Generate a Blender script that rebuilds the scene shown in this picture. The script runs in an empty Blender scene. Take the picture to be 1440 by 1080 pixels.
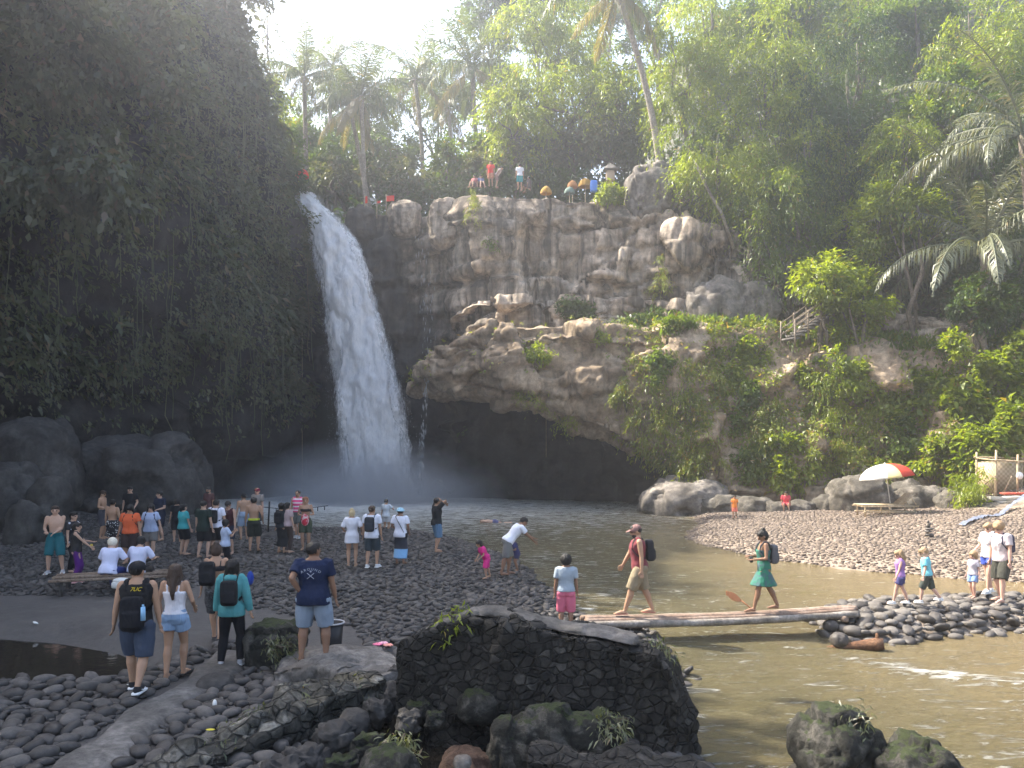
import bpy, math, random
import numpy as np
from mathutils import Vector, Matrix, Euler
F, HY, CX, CAMZ = 1165.0, 628.0, 720.0, 3.7
SC = bpy.context.scene
COL = SC.collection
R = random.Random(7)
NR = np.random.RandomState(11)
A = np.array

def P(px, py, Y):
    return A([(px - CX) / F * Y, Y, CAMZ + (HY - py) / F * Y])
def G(px, py, z=0.3):
    Y = F * (CAMZ - z) / (py - HY)
    return A([(px - CX) / F * Y, Y, z])

# ---------------------------------------------------------------- noise
def _h(ix, iy, iz, s):
    with np.errstate(over='ignore'):
        n = (ix.astype(np.int64) * 374761393 + iy.astype(np.int64) * 668265263 + iz.astype(np.int64) * 1274126177 + s * 974634777) & 0xFFFFFFFF
        n = ((n ^ (n >> 13)) * 1274126177) & 0xFFFFFFFF
        n = ((n ^ (n >> 16)) * 2246822519) & 0xFFFFFFFF
        n = n ^ (n >> 15)
    return (n & 0xFFFFFF) / float(0xFFFFFF)
def vnoise(p, s=0):
    p = np.asarray(p, float); i = np.floor(p).astype(np.int64); f = p - i
    f = f * f * (3 - 2 * f); r = 0
    for dx in (0, 1):
        for dy in (0, 1):
            for dz in (0, 1):
                w = (f[:, 0] if dx else 1 - f[:, 0]) * (f[:, 1] if dy else 1 - f[:, 1]) * (f[:, 2] if dz else 1 - f[:, 2])
                r = r + w * _h(i[:, 0] + dx, i[:, 1] + dy, i[:, 2] + dz, s)
    return r * 2 - 1
def fbm(p, o=4, s=0, g=.5):
    a, r, p = 1.0, 0, np.asarray(p, float)
    for k in range(o):
        r = r + a * vnoise(p * 2 ** k + k * 7.3, s + k); a *= g
    return r
def cells(p, s=0):
    """nearest cell: facet height value, edge distance"""
    p = np.asarray(p, float); i = np.floor(p).astype(np.int64)
    d1 = np.full(len(p), 9.); d2 = np.full(len(p), 9.); hv = np.zeros(len(p)); tl = np.zeros(len(p))
    for dx in (-1, 0, 1):
        for dy in (-1, 0, 1):
            for dz in (-1, 0, 1):
                c = [i[:, 0] + dx, i[:, 1] + dy, i[:, 2] + dz]
                q = np.stack([c[k] + .5 + .8 * (_h(*c, s + 10 + k) - .5) for k in range(3)], 1)
                v = p - q; d = np.sqrt((v ** 2).sum(1))
                h = _h(*c, s + 20); t = sum((_h(*c, s + 30 + k) - .5) * v[:, k] for k in range(3))
                n = d < d1
                d2 = np.where(n, d1, np.minimum(d2, d)); hv = np.where(n, h, hv); tl = np.where(n, t, tl)
                d1 = np.where(n, d, d1)
    return hv - .5, tl, d2 - d1
def rockd(p, sc, s=0, amp=1., crack=.35):
    q = np.asarray(p) / A(sc); q = q + .09 * np.stack([vnoise(q * 1.7, s + 50 + k) for k in range(3)], 1)
    h, t, e = cells(q, s); h2, t2, e2 = cells(q * 2.7 + 5, s + 3)
    return amp * (h + 1.3 * t - crack * np.clip(1 - e / .1, 0, 1) + .2 * (h2 + 1.3 * t2) - .1 * np.clip(1 - e2 / .1, 0, 1)) + amp * .07 * fbm(q * 7, 3, s + 9)

def blockd(p, w, h, s=0):
    """jointed rock: beds of blocks, every block with its own face"""
    x = p[:, 0] + .55 * p[:, 1]; z = p[:, 2]; z0 = 0 * x
    zz = z / h + .3 * vnoise(np.stack([x * .13, z0, z0], 1), s) + .05 * vnoise(np.stack([x * 1.3, z, z0], 1), s + 1); ly = np.floor(zz).astype(np.int64); fz = zz - ly; o = z0.astype(np.int64)
    ww = w * (.7 + .7 * _h(ly, o, o, s + 2)); xx = x / ww + _h(ly, o, o, s + 3) * 7 + .12 * vnoise(np.stack([z * .7, x * .3, z0], 1), s + 4); cl_ = np.floor(xx).astype(np.int64); fx = xx - cl_
    a, b, c = _h(ly, cl_, o, s + 5) - .5, _h(ly, cl_, o, s + 6) - .5, _h(ly, cl_, o, s + 7) - .5
    ex = np.minimum(fx, 1 - fx) * ww; ez = np.minimum(fz, 1 - fz) * h; e = np.minimum(ex, ez)
    return a + b * (fz - .5) * .9 + c * (fx - .5) * 1.1 - .22 * np.clip(1 - e / .22, 0, 1)
# ---------------------------------------------------------------- mesh
def mk(name, V, Fs, mat=None, parent=None, smooth=False, mi=None):
    V = np.asarray(V, np.float32).reshape(-1, 3)
    if not isinstance(Fs, list): Fs = [Fs]
    Fs = [np.asarray(f, np.int32) for f in Fs if len(f)]
    me = bpy.data.meshes.new(name)
    me.vertices.add(len(V)); me.vertices.foreach_set('co', V.ravel())
    nl = sum(f.size for f in Fs); npol = sum(len(f) for f in Fs)
    me.loops.add(nl); me.polygons.add(npol)
    me.loops.foreach_set('vertex_index', np.concatenate([f.ravel() for f in Fs]))
    tot = np.concatenate([np.full(len(f), f.shape[1], np.int32) for f in Fs])
    st = np.concatenate([[0], np.cumsum(tot)[:-1]]).astype(np.int32)
    me.polygons.foreach_set('loop_start', st)
    if smooth: me.polygons.foreach_set('use_smooth', np.ones(npol, bool))
    if mi is not None: me.polygons.foreach_set('material_index', np.asarray(mi, np.int32))
    me.update(calc_edges=True); me.validate()
    for m in (mat if isinstance(mat, (list, tuple)) else [mat]):
        if m: me.materials.append(m)
    return link(name, me, parent)
def link(name, me, parent=None):
    o = bpy.data.objects.new(name, me); COL.objects.link(o)
    if parent is not None: o.parent = parent
    return o
def tag(o, label=None, cat=None, group=None, kind=None):
    if label: o['label'] = label
    if cat: o['category'] = cat
    if group: o['group'] = group
    if kind: o['kind'] = kind
    return o
def empty(name, loc=(0, 0, 0), rz=0, label=None, cat=None, group=None):
    o = bpy.data.objects.new(name, None); COL.objects.link(o); o.empty_display_size = .1
    o.location = tuple(map(float, loc)); o.rotation_euler = (0, 0, rz)
    return tag(o, label, cat, group)
def copy_tree(o, parent=None):
    c = o.copy(); COL.objects.link(c)
    if parent: c.parent = parent
    for ch in [x for x in SC.objects if x.parent == o]: copy_tree(ch, c)
    return c
def gridf(nu, nv, wrap=False):
    a = np.arange(nu if wrap else nu - 1)[:, None]; b = np.arange(nv - 1)[None, :]
    a2 = (a + 1) % nu
    return np.stack([a * nv + b, a2 * nv + b, a2 * nv + b + 1, a * nv + b + 1], -1).reshape(-1, 4)
class MB:
    """collects shapes for one mesh"""
    def __init__(s): s.V = []; s.F = []; s.n = 0
    def add(s, V, Fs):
        V = np.asarray(V, float).reshape(-1, 3)
        for f in (Fs if isinstance(Fs, list) else [Fs]): s.F.append(np.asarray(f) + s.n)
        s.V.append(V); s.n += len(V); return s
    def loft(s, rings, cap=True):
        """rings: list of (n,3) arrays, same n"""
        n = len(rings[0]); m = len(rings); V = np.concatenate(rings)
        f = gridf(m, n).tolist() if False else None
        a = np.arange(m - 1)[:, None] * n; b = np.arange(n)[None, :]; b2 = (b + 1) % n
        q = np.stack([a + b, a + b2, a + n + b2, a + n + b], -1).reshape(-1, 4)
        fs = [q]
        if cap:
            V = np.concatenate([V, [rings[0].mean(0)], [rings[-1].mean(0)]])
            k = np.arange(n); k2 = (k + 1) % n
            fs.append(np.stack([np.full(n, m * n), k2, k], 1))
            fs.append(np.stack([np.full(n, m * n + 1), (m - 1) * n + k, (m - 1) * n + k2], 1))
        return s.add(V, fs)
    def tube(s, pts, rad, n=8, cap=True, flat=None):
        pts = np.asarray(pts, float); m = len(pts)
        rad = np.full(m, rad) if np.isscalar(rad) else np.asarray(rad, float)
        T = np.gradient(pts, axis=0); T /= np.linalg.norm(T, axis=1)[:, None] + 1e-9
        up = A([0, 0, 1.]) if abs(T[0][2]) < .9 else A([1., 0, 0])
        rings = []; u = np.cross(T[0], up); u /= np.linalg.norm(u) + 1e-9
        a = np.arange(n) / n * 2 * np.pi
        for k in range(m):
            u = u - T[k] * u.dot(T[k]); u /= np.linalg.norm(u) + 1e-9
            v = np.cross(T[k], u)
            rings.append(pts[k] + rad[k] * (np.cos(a)[:, None] * u + np.sin(a)[:, None] * v * (flat or 1)))
        return s.loft([r[::-1] for r in rings], cap)
    def box(s, c, sz, M=None, bev=0):
        x, y, z = A(sz) / 2
        V = A([[a * x, b * y, d * z] for a in (-1, 1) for b in (-1, 1) for d in (-1, 1)])
        if bev:
            return s.rbox(c, sz, M, bev)
        if M is not None: V = V @ A(M)[:3, :3].T
        return s.add(V + A(c), A([[0, 1, 3, 2], [4, 6, 7, 5], [0, 4, 5, 1], [2, 3, 7, 6], [0, 2, 6, 4], [1, 5, 7, 3]]))
    def rbox(s, c, sz, M=None, bev=.05, n=16, m=8):
        """superellipsoid rounded box"""
        e = .35
        th = np.linspace(-np.pi / 2, np.pi / 2, m + 1); ph = np.arange(n) / n * 2 * np.pi
        sg = lambda v, p: np.sign(v) * np.abs(v) ** p
        rings = []
        for t in th:
            rings.append(np.stack([sg(np.cos(t), e) * sg(np.cos(ph), e) * sz[0] / 2, sg(np.cos(t), e) * sg(np.sin(ph), e) * sz[1] / 2, np.full(n, float(sg(np.sin(t), e))) * sz[2] / 2], 1))
        if M is not None: rings = [r @ A(M)[:3, :3].T for r in rings]
        return s.loft([r + A(c) for r in rings])
    def ell(s, c, r, M=None, n=14, m=9):
        th = np.linspace(-np.pi / 2, np.pi / 2, m + 1); ph = np.arange(n) / n * 2 * np.pi
        rings = [np.stack([np.cos(t) * np.cos(ph) * r[0], np.cos(t) * np.sin(ph) * r[1], np.full(n, np.sin(t) * r[2])], 1) for t in th]
        if M is not None: rings = [q @ A(M)[:3, :3].T for q in rings]
        return s.loft([q + A(c) for q in rings])
    def arr(s):
        V = np.concatenate(s.V); by = {}
        for f in s.F: by.setdefault(f.shape[1], []).append(f)
        return V, [np.concatenate(x) for x in by.values()]
    def build(s, name, mat, parent=None, smooth=True):
        V, fs = s.arr(); return mk(name, V, fs, mat, parent, smooth)
def rot(ax, deg):
    return A(Matrix.Rotation(math.radians(deg), 3, ax))
def ico(sub=2):
    import bmesh
    bm = bmesh.new(); bmesh.ops.create_icosphere(bm, subdivisions=sub, radius=1)
    V = A([v.co[:] for v in bm.verts]); Fc = A([[v.index for v in f.verts] for f in bm.faces]); bm.free()
    return V, Fc

# ---------------------------------------------------------------- materials
MATS = {}
def nmat(name, fn):
    if name in MATS: return MATS[name]
    m = bpy.data.materials.new(name); m.use_nodes = True; nt = m.node_tree; nt.nodes.clear()
    out = nt.nodes.new('ShaderNodeOutputMaterial')
    def N(t, **kw):
        n = nt.nodes.new('ShaderNode' + t)
        for k, v in kw.items():
            if k[0] == '_': setattr(n, k[1:], v)
            else:
                key = k.replace('__', ' ')
                inp = n.inputs[int(key[1:])] if key[0] == 'i' and key[1:].isdigit() else n.inputs[key]
                if hasattr(v, 'is_linked') or isinstance(v, bpy.types.NodeSocket): nt.links.new(v, inp)
                elif isinstance(v, (tuple, list)) and len(v) == 3 and inp.type == 'RGBA': inp.default_value = (*v, 1)
                else: inp.default_value = v
        return n
    def L(a, b): nt.links.new(a, b)
    fn(N, L, out); MATS[name] = m; return m
def ramp(N, fac, stops, interp='LINEAR'):
    r = N('ValToRGB', Fac=fac); cr = r.color_ramp; cr.interpolation = interp
    while len(cr.elements) < len(stops): cr.elements.new(.5)
    for e, (p, c) in zip(cr.elements, stops):
        e.position = p; e.color = (*c, 1) if isinstance(c, (tuple, list)) else (c, c, c, 1)
    return r.outputs[0]
def mix(N, f, a, b, mode='MIX'):
    n = N('Mix', _data_type='RGBA', _blend_type=mode)
    for k, v in ((0, f), (6, a), (7, b)):
        if isinstance(v, bpy.types.NodeSocket): n.id_data.links.new(v, n.inputs[k])
        else: n.inputs[k].default_value = v if k == 0 or len(v) == 4 else (*v, 1)
    return n.outputs[2]
def math_(N, op, a, b=0.5, c=None, clamp=False):
    n = N('Math', _operation=op, i0=a, i1=b); n.use_clamp = clamp
    if c is not None: n.inputs[2].default_value = c
    return n.outputs[0]
def noise(N, vec, sc, det=6, rough=.6, dist=0):
    return N('TexNoise', Vector=vec, Scale=sc, Detail=det, Roughness=rough, Distortion=dist).outputs[0]
def plain(name, col, rough=.7, spec=.3, var=.15, sc=20, metal=0, bump=.15, coat=0):
    def f(N, L, out):
        co = N('TexCoord').outputs['Object']; nz = noise(N, co, sc, 5)
        c = mix(N, math_(N, 'MULTIPLY', nz, 1), tuple(x * (1 - var) for x in col), tuple(min(1, x * (1 + var)) for x in col))
        b = N('Bump', Height=nz, Strength=bump, Distance=.02)
        p = N('BsdfPrincipled', Base__Color=c, Roughness=rough, Metallic=metal, Normal=b.outputs[0]); p.inputs['Specular IOR Level'].default_value = spec
        L(p.outputs[0], out.inputs[0])
    return nmat(name, f)
def rock(name, c1, c2, c3, sc=.5, moss=None, mossamt=.5, streak=0, rough=.85, bump=1., bd=.08, wet=0, spec=.3, wet_shade_zone=False, mas=0):
    def f(N, L, out):
        co = N('TexCoord').outputs['Object']
        n1 = noise(N, co, sc, 8, .65, .4); n2 = noise(N, co, sc * 6, 8, .7); n3 = noise(N, co, sc * 30, 4, .6)
        col = ramp(N, n1, [(.3, c1), (.5, c2), (.68, c3)])
        col = mix(N, .75, col, ramp(N, n2, [(.3, .25), (.55, 1.), (.72, 1.5)]), 'MULTIPLY')
        if streak:
            mp = N('Mapping', Vector=co, Scale=(1.1, 1.1, .07)).outputs[0]
            st = noise(N, mp, .9, 6, .65, .3)
            col = mix(N, streak, col, ramp(N, st, [(.40, .08), (.5, .7), (.6, 1.35)]), 'MULTIPLY')
            mp = N('Mapping', Vector=co, Scale=(.12, .12, 1.6)).outputs[0]
            st = noise(N, mp, 1.2, 5, .6, .5)
            col = mix(N, streak * .5, col, ramp(N, st, [(.4, .5), (.5, 1.), (.65, 1.15)]), 'MULTIPLY')
        if wet_shade_zone:      # spray-wet rock by the falls; the dark also paints in the recess shade
            sx = N('SeparateXYZ', Vector=N('NewGeometry').outputs['Position']); u = math_(N, 'MULTIPLY_ADD', sx.outputs[0], .09, 1.02); u.node.inputs[2].default_value = .62
            v = math_(N, 'MULTIPLY', sx.outputs[2], .045); u = math_(N, 'ADD', math_(N, 'ADD', u, v), math_(N, 'MULTIPLY', n1, .6))
            col = mix(N, ramp(N, u, [(.92, .86), (1.3, 0.)] if False else [(.0, 1.), (1., 0.)]) if False else ramp(N, math_(N, 'MULTIPLY', u, .5), [(.46, .88), (.62, 0.)]), col, (.035, .034, .034))
        if moss:
            nz = N('SeparateXYZ', Vector=N('NewGeometry').outputs['Normal']).outputs[2]
            mf = math_(N, 'MULTIPLY', nz, .55); mf = math_(N, 'ADD', mf, noise(N, co, sc * 3, 6, .7))
            col = mix(N, ramp(N, mf, [(1.05 - mossamt, 0.), (1.2 - mossamt, 1.)]), col, mix(N, n3, tuple(x * .5 for x in moss), tuple(x * 1.5 for x in moss)))
        h = math_(N, 'ADD', math_(N, 'MULTIPLY', n2, .7), math_(N, 'MULTIPLY', n3, .25))
        if mas:      # rubble masonry: stones set in mortar
            mp = N('Mapping', Vector=mix(N, .06, co, N('TexNoise', Vector=co, Scale=3.).outputs[1]), Scale=(1, 1, 1.5)).outputs[0]
            vd = N('TexVoronoi', Vector=mp, Scale=mas, _feature='DISTANCE_TO_EDGE').outputs['Distance']; vc = N('TexVoronoi', Vector=mp, Scale=mas).outputs['Color']
            col = mix(N, 1., col, ramp(N, N('SeparateXYZ', Vector=vc).outputs[0], [(0, .6), (.6, 1.05), (.85, 1.4), (1., 2.6)]), 'MULTIPLY'); st_ = ramp(N, vd, [(0., 0.), (.10, 1.)]); col = mix(N, st_, mix(N, .6, col, (.008, .008, .007)), col)
            h = math_(N, 'ADD', h, math_(N, 'MULTIPLY', st_, 1.4))
        b = N('Bump', Height=h, Strength=bump, Distance=bd)
        rg = math_(N, 'MULTIPLY_ADD', n2, -.5 * wet, rough)
        rg.node.inputs[2].default_value = rough
        p = N('BsdfPrincipled', Base__Color=col, Roughness=rg, Normal=b.outputs[0]); p.inputs['Specular IOR Level'].default_value = spec
        L(p.outputs[0], out.inputs[0])
    return nmat(name, f)
def leafm(name, c1, c2, trans=.5, dead=None, deadp=.04, ns=.35, gloss=.025, tcol=None):
    """leaf: diffuse + translucent, tint per leaf and per clump"""
    def f(N, L, out):
        g = N('NewGeometry'); rnd = g.outputs['Random Per Island']
        co = N('TexCoord').outputs['Object']; nz = noise(N, co, ns, 3, .6)
        t = math_(N, 'ADD', math_(N, 'MULTIPLY', rnd, .55), math_(N, 'MULTIPLY_ADD', nz, 1.5, -.3)); t.node.use_clamp = True
        t2 = math_(N, 'MULTIPLY_ADD', nz, 1.6, c=-.55); 
        t = math_(N, 'ADD', math_(N, 'MULTIPLY', rnd, .5), t2, clamp=True)
        col = mix(N, t, c1, c2)
        if dead: col = mix(N, ramp(N, rnd, [(1 - deadp - .005, 0.), (1 - deadp, 1.)]), col, dead)
        d = N('BsdfDiffuse', Color=col)
        tc = mix(N, 1., col, tcol or (1.4, 1.38, .42), 'MULTIPLY')
        tr = N('BsdfTranslucent', Color=tc)
        m = N('MixShader', Fac=trans); L(d.outputs[0], m.inputs[1]); L(tr.outputs[0], m.inputs[2])
        gl = N('BsdfGlossy', Color=(1, 1, 1), Roughness=.4)
        m2 = N('MixShader', Fac=gloss); L(m.outputs[0], m2.inputs[1]); L(gl.outputs[0], m2.inputs[2])
        L(m2.outputs[0], out.inputs[0])
    return nmat(name, f)
# ---------------------------------------------------------------- camera, sun, sky
cam = bpy.data.cameras.new('camera'); co_ = bpy.data.objects.new('camera', cam); COL.objects.link(co_)
cam.sensor_width = 36; cam.lens = 36 * F / 1440; cam.shift_y = (HY - 540) / 1440; cam.clip_end = 3000; cam.clip_start = .1
co_.location = (0, 0, CAMZ); co_.rotation_euler = (math.radians(90), 0, 0); SC.camera = co_
SUN_AZ, SUN_EL = math.radians(-64), math.radians(48)
sd = Vector((math.sin(SUN_AZ) * math.cos(SUN_EL), math.cos(SUN_AZ) * math.cos(SUN_EL), math.sin(SUN_EL)))
sl = bpy.data.lights.new('sun', 'SUN'); sl.energy = 5.0; sl.angle = math.radians(.5); sl.color = (1, .93, .8)
so = bpy.data.objects.new('sun', sl); COL.objects.link(so); so.location = (-40, 40, 60)
so.rotation_euler = sd.to_track_quat('Z', 'Y').to_euler()
w = bpy.data.worlds.new('World'); SC.world = w; w.use_nodes = True
nt = w.node_tree; bg = nt.nodes['Background']
sky = nt.nodes.new('ShaderNodeTexSky'); sky.sky_type = 'NISHITA'; sky.sun_disc = False
sky.sun_elevation = SUN_EL; sky.sun_rotation = SUN_AZ; sky.air_density = 1.2; sky.dust_density = 3.5; sky.ozone_density = 1
nt.links.new(sky.outputs[0], bg.inputs[0]); bg.inputs[1].default_value = .135
SC.view_settings.view_transform = 'Standard'; SC.view_settings.look = 'None'
SC.view_settings.exposure = 1.9; SC.view_settings.gamma = 1
cy = SC.cycles
cy.use_denoising = True
try: cy.denoiser = 'OPENIMAGEDENOISE'
except Exception: pass
cy.max_bounces = 6; cy.diffuse_bounces = 3; cy.glossy_bounces = 2; cy.transmission_bounces = 4; cy.transparent_max_bounces = 10; cy.volume_bounces = 1
cy.volume_step_rate = 2; cy.volume_max_steps = 96; cy.caustics_reflective = False; cy.caustics_refractive = False
cy.sample_clamp_indirect = 6; cy.use_adaptive_sampling = True; cy.adaptive_threshold = .02

# ---------------------------------------------------------------- outlines on the ground
def wpoly(pts, z=0.): return [tuple(G(x, y, z)[:2]) for x, y in pts]
LAND_L = [(-90, 47), (-27, 47)] + wpoly([(270, 712), (330, 738), (420, 747), (560, 747), (640, 757), (700, 779), (745, 800), (778, 832), (800, 856), (835, 874), (905, 888), (958, 930), (968, 1050)]) + [(2.3, 7.2), (3., 5.2), (6, 1.5), (9, -6), (9, -90), (-90, -90)]
LAND_R = wpoly([(962, 723), (985, 736), (955, 757), (985, 768), (1010, 772), (1080, 786), (1150, 795), (1240, 805), (1330, 813), (1440, 822), (1600, 828)]) + [(60, 22), (90, 60), (20, 60), (11, 52)]
CAUSE = wpoly([(1148, 868), (1172, 894), (1230, 906), (1300, 896), (1440, 886), (1700, 882), (1900, 850), (1700, 838), (1440, 847), (1330, 848), (1250, 852), (1180, 857)])
PUD1 = wpoly([(-260, 890), (0, 893), (100, 900), (190, 915), (232, 935), (205, 958), (150, 968), (60, 968), (0, 962), (-260, 975)], .12)
PUD2 = wpoly([(480, 1062), (520, 1020), (580, 1000), (660, 996), (720, 1010), (760, 1090), (740, 1170), (600, 1200), (470, 1150)], 0)
PLATEAU = [(-120, 300), (-120, 20), (-38, 20), (-33, 33), (-29, 42), (-25, 50), (-21, 58), (-16.5, 66), (-13, 64.5), (-8, 63.5), (-5, 61), (0, 59), (8, 58), (14, 56), (20, 54.5), (25, 52), (30, 49), (38, 43), (45, 38), (60, 20), (150, 20), (150, 300)]
def sdf(x, y, poly):
    """positive inside"""
    x = np.asarray(x, float); y = np.asarray(y, float)
    d = np.full(x.shape, 1e9); ins = np.zeros(x.shape, bool); n = len(poly)
    for k in range(n):
        x1, y1 = poly[k]; x2, y2 = poly[(k + 1) % n]
        dx, dy = x2 - x1, y2 - y1
        t = np.clip(((x - x1) * dx + (y - y1) * dy) / (dx * dx + dy * dy + 1e-12), 0, 1)
        d = np.minimum(d, np.hypot(x - x1 - t * dx, y - y1 - t * dy))
        c = ((y1 > y) != (y2 > y)) & (x < (x2 - x1) * (y - y1) / (y2 - y1 + 1e-12) + x1)
        ins ^= c
    return np.where(ins, d, -d)
def sm(x, a, b):
    t = np.clip((x - a) / (b - a), 0, 1); return t * t * (3 - 2 * t)
def ground(x, y):
    x = np.atleast_1d(np.asarray(x, float)); y = np.atleast_1d(np.asarray(y, float))
    p = np.stack([x, y, 0 * x], 1)
    z = np.full(x.shape, -.9)
    dl = sdf(x, y, LAND_L) + .25 * vnoise(p * .9, 3); dr = sdf(x, y, LAND_R) + .3 * vnoise(p * .8, 4)
    zl = np.interp(dl, [-3, -.3, 0, .8, 3], [-.9, -.25, 0, .22, .3]) + .05 * fbm(p * .5, 3, 5) * sm(dl, 0, 2)
    zr = np.interp(dr, [-3, -.3, 0, .8, 3, 12], [-.9, -.25, 0, .2, .32, .85]) + .06 * fbm(p * .5, 3, 6) * sm(dr, 0, 2)
    z = np.maximum(np.maximum(z, zl), zr)
    dc = sdf(x, y, CAUSE)
    z = np.maximum(z, np.interp(dc, [-1, -.2, 0, .5], [-.9, -.2, 0, .25]))
    z = z + 1.6 * sm(-y, -4.5, 1.0) * sm(sdf(x, y, LAND_L), 0, 1.5)         # rises towards the viewer
    z = z + 1.6 * sm(x, 19, 30) * sm(y, 24, 34)
    z = z + 3.5 * sm(-x, 19, 33) * sm(y, 20, 36)
    for pd, dep, lv in ((PUD1, .22, .12), (PUD2, .5, 0)):
        s_ = sdf(x, y, pd); z = np.where(s_ > -.8, np.minimum(z, lv + .12 - dep * sm(s_, -.4, .9) + .25 * sm(-s_, 0, .8)), z)
    dp = sdf(x, y, PLATEAU); k = sm(dp, 0, 1.5)
    zp = 20.4 + 1.2 * fbm(p * .12, 3, 8)
    zp = zp + 14 * sm(-x, 17.5, 25)
    zp = zp - 10.5 * sm(x, 9, 21) * sm(-y, -60, -50) + 0.
    zp = zp + 24 * sm(dp, 7, 30) * sm(x, 12, 24) + 14 * sm(dp, 18, 60)
    zp = zp - .9 * sm(-np.abs(x + 14.6 + (y - 62) * .12), -2.6, -1.4) * (y > 58)
    return np.where(dp > 0, z * (1 - k) + zp * k, z)
def gz(x, y): return float(ground(x, y)[0])

gx = np.concatenate([-np.geomspace(420, 48, 14), np.arange(-45, 45, .3), np.geomspace(46, 420, 14)])
gy = np.concatenate([-np.geomspace(420, 8, 14), np.arange(-6, 84, .3), np.geomspace(86, 620, 16)])
XX, YY = np.meshgrid(gx, gy, indexing='ij')
ZZ = ground(XX.ravel(), YY.ravel())
def m_ground(N, L, out):
    co = N('TexCoord').outputs['Object']
    n1 = noise(N, co, .5, 6, .6); n2 = noise(N, co, 6, 8, .7); n3 = noise(N, co, 60, 3, .6)
    c = ramp(N, n1, [(.35, (.050, .046, .044)), (.55, (.072, .066, .062)), (.7, (.10, .09, .08))])
    sx = N('SeparateXYZ', Vector=co)
    far = math_(N, 'MULTIPLY', ramp(N, math_(N, 'MULTIPLY', sx.outputs[0], .1), [(.55, 0.), (.75, 1.)]), 1.)
    c = mix(N, far, c, ramp(N, n2, [(.3, (.20, .155, .115)), (.7, (.33, .26, .2))]))
    hi = ramp(N, math_(N, 'MULTIPLY', sx.outputs[2], .1), [(.35, 0.), (.6, 1.)])
    c = mix(N, hi, c, ramp(N, n1, [(.3, (.03, .045, .015)), (.7, (.07, .06, .03))]))
    c = mix(N, .6, c, ramp(N, n2, [(.3, .55), (.6, 1.), (.75, 1.3)]), 'MULTIPLY')
    h = math_(N, 'ADD', n2, math_(N, 'MULTIPLY', n3, .3))
    b = N('Bump', Height=h, Strength=.9, Distance=.05)
    p = N('BsdfPrincipled', Base__Color=c, Roughness=ramp(N, n1, [(.4, .55), (.6, .9)]), Normal=b.outputs[0])
    L(p.outputs[0], out.inputs[0])
MG = nmat('ground_soil', m_ground)
tag(mk('ground', np.stack([XX.ravel(), YY.ravel(), ZZ], 1), gridf(len(gx), len(gy)), MG, None, True), kind='structure')

# ---------------------------------------------------------------- water
FALLX, FALLY = -11.2, 56.5
def m_water(N, L, out):
    co = N('TexCoord').outputs['Object']
    mp = N('Mapping', Vector=co, Rotation=(0, 0, .5), Scale=(.5, 1.3, 1)).outputs[0]
    n1 = noise(N, mp, 2.2, 6, .65, .8); n2 = noise(N, mp, 12, 5, .7, .5); nb = noise(N, co, .16, 4, .5)
    sx = N('SeparateXYZ', Vector=co)
    c = ramp(N, nb, [(.35, (.09, .078, .036)), (.65, (.145, .12, .06))])
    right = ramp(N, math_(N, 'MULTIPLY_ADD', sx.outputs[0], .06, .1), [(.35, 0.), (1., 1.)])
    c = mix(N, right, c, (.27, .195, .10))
    dist = N('VectorMath', _operation='DISTANCE', i0=co, i1=(FALLX, FALLY, 0)).outputs['Value']
    fall = ramp(N, math_(N, 'MULTIPLY', dist, 1 / 34.), [(.1, 1.), (.3, .62), (.65, .36), (1., .0)])
    # rapids: streaks of foam, plus water highlights painted as pale streaks
    fo = noise(N, N('Mapping', Vector=co, Rotation=(0, 0, .35), Scale=(.55, 2.1, 1)).outputs[0], 2.6, 10, .74, 1.2)
    rp = N('VectorMath', _operation='DISTANCE', i0=N('Mapping', Vector=co, Location=(-6.1, -12.6, 0), Rotation=(0, 0, 0)).outputs[0], i1=(0, 0, 0)).outputs['Value']
    x_ = sx.outputs[0]; y_ = sx.outputs[1]
    ln = math_(N, 'ADD', math_(N, 'MULTIPLY', x_, .78), y_)                # line through the wake of the log
    wk = math_(N, 'ABSOLUTE', math_(N, 'SUBTRACT', ln, 18.9)); wk = ramp(N, wk, [(0., .75), (.9, 0.)])
    wk = math_(N, 'MULTIPLY', wk, ramp(N, math_(N, 'MULTIPLY', x_, .1), [(.57, 0.), (.62, 1.)]))
    near = ramp(N, math_(N, 'MULTIPLY', y_, 1 / 36.), [(.2, .30), (.6, .12), (.85, .02)])  # more pale streaks up close, standing in for highlights on the ripples
    shore = N('VectorMath', _operation='DISTANCE', i0=N('Mapping', Vector=co, Scale=(1, .45, 1)).outputs[0], i1=(1.2, 10.2, 0)).outputs['Value']
    shore = ramp(N, math_(N, 'MULTIPLY', shore, .2), [(.2, .35), (1., 0.)])
    th = math_(N, 'ADD', math_(N, 'ADD', math_(N, 'MULTIPLY', fall, .36), math_(N, 'MULTIPLY', near, .3)), math_(N, 'ADD', math_(N, 'MULTIPLY', wk, .16), math_(N, 'MULTIPLY', shore, .2)))
    f = math_(N, 'ADD', fo, th)
    foam = ramp(N, f, [(.63, 0.), (.74, .85), (.95, 1.)])
    c = mix(N, foam, c, (.8, .8, .76))
    h = math_(N, 'ADD', n1, math_(N, 'MULTIPLY', n2, .5)); h = math_(N, 'ADD', h, math_(N, 'MULTIPLY', foam, .3))
    b = N('Bump', Height=h, Strength=.95, Distance=.2)
    p = N('BsdfPrincipled', Base__Color=c, Roughness=mix(N, foam, (.13, .13, .13), (.7, .7, .7)), IOR=1.33, Normal=b.outputs[0])
    L(p.outputs[0], out.inputs[0])
MW = nmat('river_water', m_water)
wx = np.arange(-45, 75, .4); wy = np.arange(3, 66, .35)
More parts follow.
